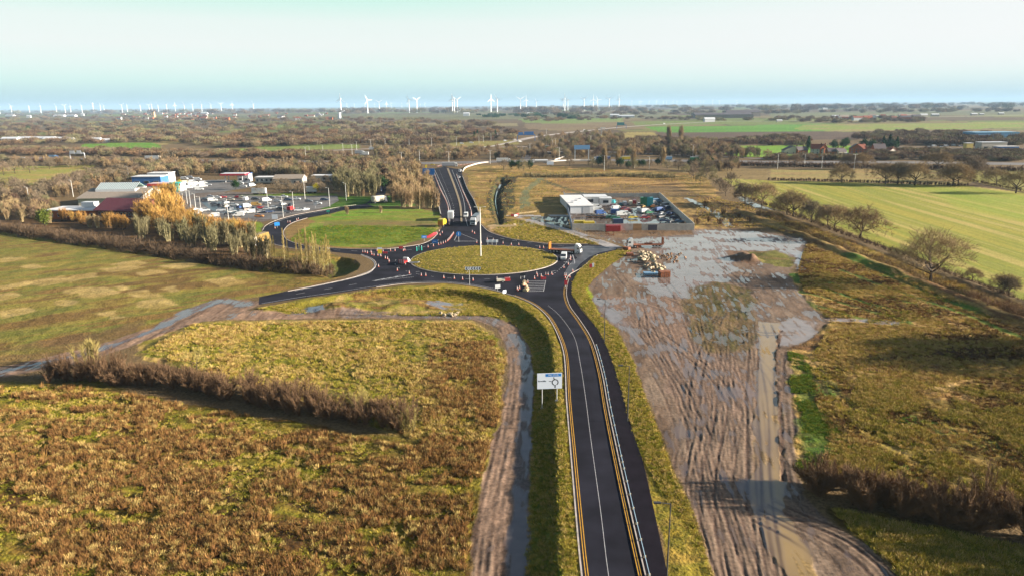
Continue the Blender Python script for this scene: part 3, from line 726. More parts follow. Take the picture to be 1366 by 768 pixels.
me = bpy.data.meshes.new('ground')
nv = X.size
co = np.stack([X, Y, Z], -1).reshape(-1, 3).astype(np.float32)
ii = np.arange(R_ * C_).reshape(R_, C_)
q = np.stack([ii[:-1, :-1], ii[:-1, 1:], ii[1:, 1:], ii[1:, :-1]], -1).reshape(-1, 4).astype(np.int32)
me.vertices.add(nv); me.vertices.foreach_set('co', co.ravel())
me.loops.add(q.size); me.loops.foreach_set('vertex_index', q.ravel())
me.polygons.add(len(q)); me.polygons.foreach_set('loop_start', np.arange(0, q.size, 4, dtype=np.int32))
me.polygons.foreach_set('loop_total', np.full(len(q), 4, np.int32))
me.polygons.foreach_set('use_smooth', np.ones(len(q), bool))
me.update()
at = me.attributes.new('soil', 'FLOAT_COLOR', 'POINT')
c4 = np.ones((nv, 4), np.float32); c4[:, :3] = np.clip(COLR, .004, 1).reshape(-1, 3); at.data.foreach_set('color', c4.ravel())
for nm, arr in (('wet', WET), ('mud', MUD)):
    a_ = me.attributes.new(nm, 'FLOAT', 'POINT'); a_.data.foreach_set('value', arr.astype(np.float32).ravel())

def ground_material():
    m = bpy.data.materials.new('ground'); m.use_nodes = True
    t = m.node_tree; n = t.nodes; l = t.links; b = n['Principled BSDF']
    at = n.new('ShaderNodeAttribute'); at.attribute_name = 'soil'
    wt = n.new('ShaderNodeAttribute'); wt.attribute_name = 'wet'
    md = n.new('ShaderNodeAttribute'); md.attribute_name = 'mud'
    tcn = n.new('ShaderNodeTexCoord')
    n1 = n.new('ShaderNodeTexNoise'); n1.inputs['Scale'].default_value = 1.8; n1.inputs['Detail'].default_value = 6; n1.inputs['Roughness'].default_value = .65
    l.new(tcn.outputs['Object'], n1.inputs['Vector'])
    r1 = n.new('ShaderNodeMapRange'); r1.inputs[1].default_value = .3; r1.inputs[2].default_value = .7; r1.inputs[3].default_value = .55; r1.inputs[4].default_value = 1.45
    l.new(n1.outputs[0], r1.inputs[0])
    sc = n.new('ShaderNodeVectorMath'); sc.operation = 'SCALE'; l.new(at.outputs['Color'], sc.inputs[0]); l.new(r1.outputs[0], sc.inputs['Scale'])
    # puddles, drawn out along the tyre tracks
    turn = n.new('ShaderNodeMapping'); turn.inputs['Rotation'].default_value = (0, 0, -an); l.new(tcn.outputs['Object'], turn.inputs[0])
    mpn = n.new('ShaderNodeMapping'); mpn.inputs['Scale'].default_value = (.11, .8, 1)
    l.new(turn.outputs[0], mpn.inputs[0])
    n2 = n.new('ShaderNodeTexNoise'); n2.inputs['Scale'].default_value = 1.0; n2.inputs['Detail'].default_value = 6; n2.inputs['Distortion'].default_value = .6
    l.new(mpn.outputs[0], n2.inputs['Vector'])
    n3 = n.new('ShaderNodeTexNoise'); n3.inputs['Scale'].default_value = .12; n3.inputs['Detail'].default_value = 3
    l.new(tcn.outputs['Object'], n3.inputs['Vector'])
    ad = n.new('ShaderNodeMath'); ad.operation = 'ADD'; l.new(n2.outputs[0], ad.inputs[0]); l.new(n3.outputs[0], ad.inputs[1])
    ad2 = n.new('ShaderNodeMath'); ad2.operation = 'MULTIPLY_ADD'; l.new(ad.outputs[0], ad2.inputs[0]); ad2.inputs[1].default_value = .9; l.new(wt.outputs['Fac'], ad2.inputs[2])
    pm = n.new('ShaderNodeMapRange'); pm.interpolation_type = 'SMOOTHSTEP'; l.new(ad2.outputs[0], pm.inputs[0]); pm.inputs[1].default_value = 1.37; pm.inputs[2].default_value = 1.45
    pk = n.new('ShaderNodeMath'); pk.operation = 'MULTIPLY'; l.new(pm.outputs[0], pk.inputs[0]); 
    gt = n.new('ShaderNodeMath'); gt.operation = 'GREATER_THAN'; l.new(md.outputs['Fac'], gt.inputs[0]); gt.inputs[1].default_value = .25; l.new(gt.outputs[0], pk.inputs[1])
    # damp margin around puddles
    dm = n.new('ShaderNodeMapRange'); l.new(ad2.outputs[0], dm.inputs[0]); dm.inputs[1].default_value = 1.2; dm.inputs[2].default_value = 1.42
    dk = n.new('ShaderNodeMath'); dk.operation = 'MULTIPLY'; l.new(dm.outputs[0], dk.inputs[0]); l.new(gt.outputs[0], dk.inputs[1])
    dkm = n.new('ShaderNodeMath'); dkm.operation = 'MULTIPLY_ADD'; l.new(dk.outputs[0], dkm.inputs[0]); dkm.inputs[1].default_value = -.34; dkm.inputs[2].default_value = 1.0
    sc2 = n.new('ShaderNodeVectorMath'); sc2.operation = 'SCALE'; l.new(sc.outputs[0], sc2.inputs[0]); l.new(dkm.outputs[0], sc2.inputs['Scale'])
    mx = n.new('ShaderNodeMix'); mx.data_type = 'RGBA'; l.new(pk.outputs[0], mx.inputs[0]); l.new(sc2.outputs[0], mx.inputs[6])
    wc = n.new('ShaderNodeVectorMath'); wc.operation = 'SCALE'; l.new(at.outputs['Color'], wc.inputs[0]); wc.inputs['Scale'].default_value = .80
    l.new(wc.outputs[0], mx.inputs[7]); l.new(mx.outputs[2], b.inputs['Base Color'])
    rr = n.new('ShaderNodeMapRange'); l.new(dk.outputs[0], rr.inputs[0]); rr.inputs[3].default_value = .95; rr.inputs[4].default_value = .55
    rg = n.new('ShaderNodeMix'); rg.data_type = 'FLOAT'; l.new(pk.outputs[0], rg.inputs[0]); l.new(rr.outputs[0], rg.inputs[2]); rg.inputs[3].default_value = .06
    l.new(rg.outputs[0], b.inputs['Roughness'])
    sp = n.new('ShaderNodeMix'); sp.data_type = 'FLOAT'; l.new(pk.outputs[0], sp.inputs[0]); sp.inputs[2].default_value = .12; sp.inputs[3].default_value = .55
    l.new(sp.outputs[0], b.inputs['Specular IOR Level'])
    # bump: clods, stalks, ruts
    n4 = n.new('ShaderNodeTexNoise'); n4.inputs['Scale'].default_value = 2.4; n4.inputs['Detail'].default_value = 5
    l.new(tcn.outputs['Object'], n4.inputs['Vector'])
    mp5 = n.new('ShaderNodeMapping'); mp5.inputs['Scale'].default_value = (.35, 1.2, 1)
    l.new(turn.outputs[0], mp5.inputs[0])
    n5 = n.new('ShaderNodeTexNoise'); n5.inputs['Scale'].default_value = 1.0; n5.inputs['Detail'].default_value = 5; n5.inputs['Distortion'].default_value = .8
    l.new(mp5.outputs[0], n5.inputs['Vector'])
    mh = n.new('ShaderNodeMix'); mh.data_type = 'FLOAT'; l.new(md.outputs['Fac'], mh.inputs[0]); l.new(n4.outputs[0], mh.inputs[2]); l.new(n5.outputs[0], mh.inputs[3])
    iv = n.new('ShaderNodeMath'); iv.operation = 'SUBTRACT'; iv.inputs[0].default_value = 1; l.new(pk.outputs[0], iv.inputs[1])
    bp = n.new('ShaderNodeBump'); bp.inputs['Distance'].default_value = .35; l.new(mh.outputs[0], bp.inputs['Height'])
    bs = n.new('ShaderNodeMath'); bs.operation = 'MULTIPLY'; l.new(iv.outputs[0], bs.inputs[0]); bs.inputs[1].default_value = .55; bq = n.new('ShaderNodeMath'); bq.operation = 'MULTIPLY_ADD'; l.new(md.outputs['Fac'], bq.inputs[0]); bq.inputs[1].default_value = -.46; bq.inputs[2].default_value = .62; l.new(bq.outputs[0], bs.inputs[1]); l.new(bs.outputs[0], bp.inputs['Strength'])
    # still water lies level whatever the mud beneath does
    geo = n.new('ShaderNodeNewGeometry')
    mn = n.new('ShaderNodeMix'); mn.data_type = 'VECTOR'; l.new(pk.outputs[0], mn.inputs[0]); l.new(bp.outputs[0], mn.inputs[4]); mn.inputs[5].default_value = (0, 0, 1)
    l.new(mn.outputs[1], b.inputs['Normal'])
    return m
me.materials.append(ground_material())
ground = bpy.data.objects.new('ground', me); link(ground); ground['kind'] = 'structure'
del X, Y, Z, COLR, WET, MUD, BMP, base, rel, q, co, c4, xr, yr

# ------------------------------------------------------------------ roads
ASP = mat('asphalt', (.013, .0125, .018), .95, noise=(.13, .5), bump=(18, .25), spec=.08)
ASP2 = mat('asphalt_path', (.009, .007, .0105), .95, noise=(.5, .3), bump=(18, .25), spec=.06)
ASPL = mat('asphalt_old', (.06, .055, .052), .8, noise=(.25, .3), bump=(10, .2), spec=.3)
WHITE = mat('road_white', (.34, .33, .33), .6, noise=(1.5, .25))
YEL = mat('road_yellow', (.45, .235, .02), .6, noise=(1.5, .2))
KERB = mat('kerb_concrete', (.34, .29, .25), .7, noise=(.8, .25))
GRASSI = mat('island_grass', tuple(A(132, 118, 50)), .95, noise=(.5, .4), bump=(2.2, .8), spec=.1)
for mt in (ASP, ASPL):
    # long faint wear bands and damp patches
    pass
mb = MB().use(ASP).poly(junc, .0)
road = mb.build('road', kind='structure')

LW = smooth(W0([(684, 394), (706, 403), (722, 414), (736, 431), (751, 469), (755, 534), (761, 609), (768, 694), (775, 768), (790, 880), (806, 1000)]), 3)
RY = smooth(W0([(757, 372), (754, 384), (754, 396), (759, 410), (772, 428), (788, 455), (800, 497), (808, 544), (821, 609), (836, 679), (856, 768), (882, 880)]), 3)
RO = smooth(W0([(764, 375), (763, 393), (775, 413), (797, 439), (812, 469), (827, 514), (842, 569), (857, 614), (872, 679), (891, 768), (916, 880)]), 3)
CL = smooth(W0([(731, 407), (747, 421), (766, 449), (774, 484), (781, 529), (788, 584), (801, 679), (812, 768), (832, 880)]), 3)
mk = MB().use(YEL)
for o_ in (.55, .85): ribbon(mk, LW, .10, .008, d=o_)       # travelling towards the camera the road lies on the left
ribbon(mk, RY, .10, .008, d=-.0); ribbon(mk, RY, .10, .008, d=-.3)
mk.build('yellow_line', road, kind='structure')
mk = MB().use(WHITE)
ribbon(mk, CL, .07, .008)
road_marks = mk
kb = MB().use(KERB); ribbon(kb, LW, .20, .10, d=.10, h=.12)
kb.build('kerb', road, kind='structure')
# tarmac worn and greyed by site traffic at the exit to the mud
TRACKED = mat('asphalt_tracked', (.045, .042, .045), .5, noise=(.3, .6), bump=(5, .2), spec=.4)
mb = MB().use(TRACKED).poly(W0([(738, 331), (752, 330), (784, 328), (822, 330), (822, 332.5), (800, 337), (786, 343), (774, 352), (766, 362), (758, 370), (752, 366), (760, 352), (770, 344), (764, 338)]), .004)
mb.build('road_surface_wear', road, kind='structure')
# raised foot and cycle way right of the yellow lines
q1 = offset(RY, .55); fp = [tuple(p) for p in q1] + [tuple(p) for p in RO[::-1]]
mb = MB().use(ASP2); mb.prism(fp, -.02, .10)
pv = mb.build('path', kind='structure')
kb = MB().use(KERB); ribbon(kb, RY, .16, .104, d=.45, h=.10); kb.build('path_kerb', road, kind='structure')
# roundabout
cx, cy, rx, ry = ISL
def ell(r, n=96, z=0, sx=1, sy=1): return [(cx + (rx + r) * math.cos(2 * math.pi * i / n), cy + (ry + r) * math.sin(2 * math.pi * i / n)) for i in range(n)]
kb = MB().use(KERB).prism(ell(.0), -.02, .13); kb.build('island_kerb', road, kind='structure')
gi = MB().use(GRASSI)
vs = []; fs = []
rr = [(-.35, .16), (-2, .28), (-6, .55), (-12, .75), (-18, .85)]
for (r, z) in rr:
    vs += [(x, y, z + random.uniform(-.02, .02) * (z > .2)) for x, y in ell(r, 96)]
vs.append((cx, cy, .9)); ci = len(vs) - 1
for k in range(len(rr) - 1):
    for i in range(96): fs.append((k * 96 + i, k * 96 + (i + 1) % 96, (k + 1) * 96 + (i + 1) % 96, (k + 1) * 96 + i))
k = len(rr) - 1
for i in range(96): fs.append((k * 96 + i, k * 96 + (i + 1) % 96, ci))
gi.add(vs, fs); island = gi.build('island_ground', kind='structure')
road_marks.use(WHITE)
def ellarc(r, a0, a1): return [Vector((cx + (rx + r) * math.cos(math.radians(a0 + (a1 - a0) * i / 60)), cy + (ry + r) * math.sin(math.radians(a0 + (a1 - a0) * i / 60)))) for i in range(61)]
for sg in dashes(ellarc(5.2, 180, 420), 2, 4): ribbon(road_marks, sg, .14, .008)
for sg in dashes(smooth(W0([(395, 392), (450, 383), (500, 374), (540, 366), (560, 362)]), 3), 3, 5): ribbon(road_marks, sg, .14, .008)
ribbon(road_marks, smooth(W0([(392, 387.5), (430, 379.5), (467, 371.5), (490, 364.5), (499, 356)]), 3), .22, .008, d=-.5)
ribbon(road_marks, smooth(W0([(350, 405), (392, 398), (455, 389), (502, 382), (542, 377), (592, 376), (630, 380), (660, 386)]), 3), .16, .008, d=.5)
ribbon(road_marks, smooth(W0([(358, 301), (380, 292), (412, 285), (452, 278)]), 3), .25, .008, d=-.3)
for pts in ([(481, 340), (495, 346), (500, 353), (494, 361), (476, 368)],):
    ribbon(road_marks, smooth(W0(pts), 2), .25, .008, d=0)
# splitter hatching on the near arm and the left arm
for i in range(7):
    t = i / 6
    a = (704 - 2 * t, 375 + 13.5 * t); b = (727 - 2.5 * t, 374.5 + 13.5 * t)
    ribbon(road_marks, [Vector(G(*a)), Vector(G(*b))], .28, .008)
ribbon(road_marks, [Vector(G(728, 374)), Vector(G(725, 388.5))], .15, .008)
for i in range(5):
    x = 500 + i * 9; y = 374.5 - i * 1.4
    ribbon(road_marks, [Vector(G(x, y)), Vector(G(x + 13, y - 3))], .35, .008)
ribbon(road_marks, [Vector(G(498, 375)), Vector(G(552, 369.5))], .15, .008)
ribbon(road_marks, [Vector(G(607, 322)), Vector(G(636, 322))], .4, .008)
ribbon(road_marks, [Vector(G(606, 321)), Vector(G(611, 311))], .2, .008)
ribbon(road_marks, [Vector(G(612, 311)), Vector(G(638, 321))], .15, .008)
# dual carriageway lines
for pts in ([(580, 227), (599, 271), (600, 300)], [(603, 227), (617, 262), (621, 290), (624, 302)]):
    ribbon(road_marks, smooth(W0(pts), 8), .2, .008, d=0)
for pts in ([(586, 227), (604, 272), (605, 296)], [(609, 229), (626, 276), (630, 298)]):
    for sg in dashes(smooth(W0(pts), 8), 3, 6): ribbon(road_marks, sg, .15, .008)
ribbon(road_marks, smooth(W0([(752, 349), (766, 352), (764, 340)]), 2), .2, .008)
for sg in dashes(smooth(W0([(760, 345), (748, 358), (735, 368)]), 3), 1.2, 1.2): ribbon(road_marks, sg, .3, .008)
for sg in dashes(smooth(W0([(445, 333.5), (510, 336), (560, 331), (590, 318)]), 3), 3, 4): ribbon(road_marks, sg, .14, .008)
for sg in dashes(smooth(W0([(650, 315), (700, 323), (760, 329), (800, 333)]), 3), 3, 4): ribbon(road_marks, sg, .14, .008)
road_marks.build('lane_marking', road, kind='structure')
# yellow right edge in ring approach
mk = MB().use(KERB)
ribbon(mk, smooth(W0([(797, 340), (776, 357), (758, 368), (754, 384)]), 3), .22, .10, h=.1)
for pts in ([(384, 388.3), (430, 379.3), (467, 371.3), (490, 364.3), (500.5, 356), (501, 350), (495, 344.6), (482, 339.6)], [(442, 335.6), (417, 333.6), (392, 331.6), (375, 328.6), (364, 325.6)],
            [(350, 308), (354, 301.6), (365, 295.6), (380, 290.6), (396, 286.6), (412, 283.6), (430, 280.6), (452, 276.6), (475, 273.6)],
            [(410, 291), (389, 298), (379, 307), (379, 315), (387, 322), (417, 329.3), (467, 332.3), (517, 332.3), (540, 329.3), (560, 326.3), (575, 320.3), (584, 312)],
            [(642, 300), (652, 309), (668, 315), (684, 319), (710, 323), (739, 325.8), (784, 325.8)], [(502, 383.2), (542, 378.2), (592, 377.2), (630, 381.2), (660, 387.2), (684, 394.2)]):
    ribbon(mk, smooth(W0(pts), 3), .22, .10, h=.1)
mk.build('edge_kerb', road, kind='structure')
# median
MED = mat('median_gravel', tuple(A(150, 132, 104)), .9, noise=(1.0, .3))
mk = MB().use(MED)
lm = smooth(W0([(596, 225), (605.5, 250), (612.5, 273), (614.5, 297)]), 8); rm = smooth(W0([(598.5, 225), (608, 250), (615, 273), (617, 297)]), 8)
mk.prism([tuple(p) for p in lm] + [tuple(p) for p in rm[::-1]], -.02, .12); mk.build('median', kind='structure')

def far_road(pts, w_, m, z=.03, name='road'):
    mbx = MB().use(m); ribbon(mbx, smooth(W0(pts), 30), w_, z); return mbx.build(name, kind='structure')
MOTOR = mat('motorway_asphalt', (.12, .105, .095), .8, noise=(.05, .25))
PALE = mat('pale_concrete_road', (.30, .25, .21), .8, noise=(.05, .2))
far_road([(-300, 209.5), (0, 211), (170, 213.5), (340, 215.5), (480, 217), (560, 218), (640, 216.5), (760, 214), (940, 215), (1026, 216.5), (1200, 217), (1366, 219), (1600, 220)], 26, MOTOR, .06)
far_road([(340, 204), (420, 202), (500, 198.5), (560, 197), (640, 197), (668, 193), (690, 188)], 9, PALE, .07)
far_road([(664, 196.6), (700, 196), (760, 200), (830, 204), (930, 208), (1026, 212.5)], 7, PALE, .08)
far_road([(690, 188), (720, 182), (780, 175), (830, 170), (890, 166), (960, 162.5), (1010, 162.0), (1100, 161)], 15, PALE, .07)
far_road([(1150, 156), (1220, 156.8), (1366, 154)], 20, PALE, .07)
far_road([(700, 214), (705, 205), (712, 196)], 10, MOTOR, .09)
far_road([(1140, 205), (1200, 196.5), (1280, 198), (1366, 198.5)], 7, MOTOR, .07)
# car park and service roads
CP = mat('car_park', (.10, .088, .078), .7, noise=(.12, .35), bump=(6, .2), spec=.4)
mb = MB().use(CP).poly(W0([(262, 292), (250, 279), (256, 266), (280, 262), (330, 261), (400, 262), (450, 262), (452, 268), (438, 276), (408, 283), (380, 288), (356, 293), (330, 291), (300, 291)]), .04)
mb.build('car_park_ground', kind='structure')
mb = MB().use(CP).poly(W0([(214, 252), (230, 242), (300, 240), (340, 244), (336, 250), (300, 256), (262, 258), (250, 263), (226, 258)]), .05); mb.build('lorry_park_ground', kind='structure')
WETASP = mat('wet_asphalt', (.035, .036, .042), .32, noise=(.12, .4), bump=(3, .1), spec=.6)
mb = MB().use(WETASP).poly(W0([(268, 270), (282, 268), (330, 274), (336, 280), (330, 288), (300, 286), (282, 281)]), .06); mb.build('car_park_lane', kind='structure')
# haul road with pale stone
HAUL = mat('haul_road_stone', (.26, .23, .21), .6, noise=(.6, .35), spec=.4)
mb = MB().use(HAUL); ribbon(mb, smooth(W0([(684, 290), (720, 298), (760, 309), (800, 323), (822, 331)]), 5), 5.5, .05); mb.build('haul_road', kind='structure')
mb = MB().use(HAUL); ribbon(mb, smooth(W0([(676, 289), (710, 288), (758, 288)]), 5), 5, .06); mb.build('haul_road', kind='structure')
# stream
WATER = mat('water', (.03, .045, .05), .04, spec=.8, bump=(1.5, .05))
mb = MB().use(WATER); ribbon(mb, smooth(W0([(668, 240), (661, 252), (658.5, 264), (661, 282), (667, 302)]), 3), 2.6, -2.2); mb.build('water', kind='structure')
# ------------------------------------------------------------------ vegetation
def npmesh(name, verts, quads, mats):
    me = bpy.data.meshes.new(name)
    verts = np.asarray(verts, np.float32).reshape(-1, 3); quads = np.asarray(quads, np.int32)
    k = quads.shape[1]
    me.vertices.add(len(verts)); me.vertices.foreach_set('co', verts.ravel())
    me.loops.add(quads.size); me.loops.foreach_set('vertex_index', quads.ravel())
    me.polygons.add(len(quads)); me.polygons.foreach_set('loop_start', np.arange(0, quads.size, k, dtype=np.int32))
    me.polygons.foreach_set('loop_total', np.full(len(quads), k, np.int32))
    me.update(); me.validate()
    for m in mats: me.materials.append(m)
    return me

def ribbons(p0, p1, w0, rng, w1=None):
    """thin flat strips (tapered) between point arrays: returns verts, quads"""
    p0 = np.asarray(p0, float); p1 = np.asarray(p1, float); n = len(p0)
    d = p1 - p0; l = np.linalg.norm(d, axis=1, keepdims=True) + 1e-9; d = d / l
    r = rng.normal(size=(n, 3)); s = np.cross(d, r); s /= (np.linalg.norm(s, axis=1, keepdims=True) + 1e-9)
    w0 = np.broadcast_to(np.asarray(w0, float).reshape(-1, 1), (n, 1))
    w1 = w0 * .35 if w1 is None else w1
    v = np.stack([p0 - s * w0 / 2, p0 + s * w0 / 2, p1 + s * w1 / 2, p1 - s * w1 / 2], 1).reshape(-1, 3)
    return v, np.arange(4 * n).reshape(-1, 4)

def bare_tree(seed, H, R, levels=3, k=(5, 4, 4), ntw=5, tw=(.8, .05), trunk_r=.35, h0=.22, lean=0.0, spread=1.0):
    """returns trunk MB and twig arrays"""
    rg = random.Random(seed); rng = np.random.RandomState(seed)
    mb = MB(); T0 = []; T1 = []; TW = []
    def grow(p, d, ln, r, lev):
        segs = 3 if lev == 0 else 2
        pts = [p]; q = p; dd = d.copy()
        for i in range(segs):
            dd = (dd + Vector((rg.uniform(-1, 1), rg.uniform(-1, 1), rg.uniform(-.4, .8))) * (.10 if lev == 0 else .2)).normalized()
            q = q + dd * (ln / segs); pts.append(q)
        rr = [r * (1 - .5 * i / segs) for i in range(segs + 1)]
        for i in range(segs):
            if lev <= 1: mb.tube(pts[i], pts[i + 1], rr[i], rr[i + 1], n=6 if lev == 0 else 4, caps=False)
            else:
                T0.append(pts[i]); T1.append(pts[i + 1]); TW.append(rr[i] * 2)
        if lev >= levels:
            for i in range(ntw):
                t = rg.uniform(.1, 1); a = pts[0].lerp(pts[-1], t)
                e = (dd + Vector((rg.gauss(0, 1), rg.gauss(0, 1), rg.gauss(0.25, .8))) * .9).normalized() * tw[0] * rg.uniform(.6, 1.4)
                T0.append(a); T1.append(a + e); TW.append(tw[1])
            return
        n = k[min(lev, len(k) - 1)]
        a0 = rg.uniform(0, 6.28)
        for i in range(n):
            t = rg.uniform(.55, 1.0) if lev > 0 else (.5 + .5 * (i + 1) / n)
            idx = min(segs - 1, int(t * segs)); a = pts[idx].lerp(pts[idx + 1], t * segs - idx) if t < 1 else pts[-1]
            az = a0 + i * 2.4 + rg.uniform(-.4, .4)
            el = rg.uniform(.25, .75) if lev == 0 else rg.uniform(.3, .9)
            if lev == 0 and i == n - 1: el = 1.35
            o = dd.orthogonal().normalized(); o = (Matrix.Rotation(az, 3, dd) @ o)
            nd = (dd * math.sin(el) + o * math.cos(el) * spread + Vector((0, 0, .16))).normalized()
            grow(a, nd, ln_next[lev] * rg.uniform(.75, 1.15), r * (.55 if lev == 0 else .5), lev + 1)
    base = H * h0 * 1.6
    ln_next = [R * .58, R * .40, R * .26, R * .2, R * .15]
    grow(Vector((0, 0, 0)), Vector((lean, 0, 1)).normalized(), base, trunk_r, 0)
    T0 = np.array([tuple(a) for a in T0]); T1 = np.array([tuple(a) for a in T1])
    top = max(T1[:, 2].max(), .1)
    f = H / top
    v, q = ribbons(T0, T1, np.array(TW), rng)
    # scale vertical to the height asked for
    v[:, 2] *= f
    mb.v = [(a, b, c * f) for a, b, c in mb.v]
    return mb, v, q

def fan_tree(seed, H, R, n=500, w0=.1, stems=8, low=.05):
    """many upright stems and shoots (willow, alder, poplar scrub)"""
    rng = np.random.RandomState(seed); mb = MB()
    T0 = []; T1 = []; W_ = []
    st = []
    for i in range(stems):
        a = rng.rand() * 6.28; rr = R * .75 * math.sqrt(rng.rand()); top = Vector((math.cos(a) * rr, math.sin(a) * rr, H * (.62 + .3 * rng.rand()) * (1 - .35 * (rr / R) ** 2)))
        b = Vector((math.cos(a) * rr * .6, math.sin(a) * rr * .6, 0)); st.append((b, top))
        mid = b.lerp(top, .5) + Vector((rng.normal() * .1, rng.normal() * .1, 0))
        mb.tube(b, mid, .012 * H + .03, .008 * H + .02, n=4, caps=False); mb.tube(mid, top, .008 * H + .02, .01, n=4, caps=False)
    for i in range(n):
        b, t = st[rng.randint(len(st))]; u_ = low + (1 - low) * rng.rand() ** .8
        p = b.lerp(t, u_)
        d = Vector((rng.normal() * .45, rng.normal() * .45, .5 + rng.rand())).normalized()
        l = H * .16 * (.5 + rng.rand())
        T0.append(tuple(p)); T1.append(tuple(p + d * l)); W_.append(w0)
    v, q = ribbons(np.array(T0), np.array(T1), np.array(W_), rng)
    return mb, v, q

def leaf_tree(seed, H, R, n=900, s=.35, conical=False):
    rng = np.random.RandomState(seed); mb = MB().use(None)
    mb = MB(); mb.tube((0, 0, 0), (0, 0, H * .7), .03 * H, .01 * H, n=5, caps=False)
    cl = rng.normal(size=(26, 3)); cl /= np.linalg.norm(cl, axis=1, keepdims=True)
    rad = (rng.rand(26, 1) ** .4) * .78
    cc = cl * rad * np.array([R, R, H * .42]) + np.array([0, 0, H * .56])
    if conical:
        t = np.linspace(.12, 1, 26); cc = np.stack([np.cos(t * 40) * R * .6 * (1 - t), np.sin(t * 40) * R * .6 * (1 - t), t * H * .95], 1)
    ix = rng.randint(0, 26, n); sz = R * .36 * (np.ones(26) if not conical else (1.3 - np.linspace(0, 1, 26)))
    p = cc[ix] + rng.normal(size=(n, 3)) * sz[ix][:, None] * .6
    p[:, 2] = np.clip(p[:, 2], .2, H * 1.02)
    d = rng.normal(size=(n, 3)); d /= np.linalg.norm(d, axis=1, keepdims=True)
    v, q = ribbons(p, p + d * s, np.full(n, s * .8), rng, w1=s * .5)
    return mb, v, q

BARK = mat('bark', tuple(A(96, 80, 60)), .9, noise=(1, .3), rnd=.15)
BARKD = mat('bark_dark', tuple(A(74, 60, 46)), .9, rnd=.15)
BARKP = mat('bark_pale', tuple(A(196, 176, 130)), .9, rnd=.12)
TWO = mat('twigs_oak', tuple(A(164, 138, 102)), .9, rnd=.18, spec=.05)
TWB = mat('twigs_brown', tuple(A(136, 118, 97)), .9, rnd=.22, spec=.05)
TWG = mat('twigs_olive', tuple(A(136, 126, 92)), .9, rnd=.22, spec=.05)
TWR = mat('twigs_orange', tuple(A(202, 154, 86)), .9, rnd=.22, spec=.05)
TWT = mat('twigs_tawny', tuple(A(172, 144, 108)), .9, rnd=.22, spec=.05)
TWD = mat('twigs_dark', tuple(A(106, 84, 68)), .9, rnd=.25, spec=.05)
TWP = mat('twigs_purple', tuple(A(136, 108, 80)), .9, rnd=.2, spec=.05)
TWPALE = mat('twigs_pale', tuple(A(178, 156, 96)), .9, rnd=.2, spec=.05)
LGRN = mat('leaf_evergreen', tuple(A(48, 74, 34)), .8, rnd=.3, spec=.1)
LYEL = mat('leaf_yellow', tuple(A(176, 160, 40)), .8, rnd=.2, spec=.1)
LOLV = mat('leaf_olive', tuple(A(98, 104, 38)), .8, rnd=.2, spec=.1)

def tree_proto(kind, gen, bark, tw, label, cat='tree', group=None):
    mb, v, q = gen
    mb.use(bark); mb.m = [0] * len(mb.f)
    r = empty(kind, (0, 0, -500), 0, label, cat, group)
    t = mb.build('trunk', r)
    c = bpy.data.objects.new('crown', npmesh('crown', v, q, [tw])); link(c, r); _kids.setdefault(r.name, []).append(c)
    return Proto(r)
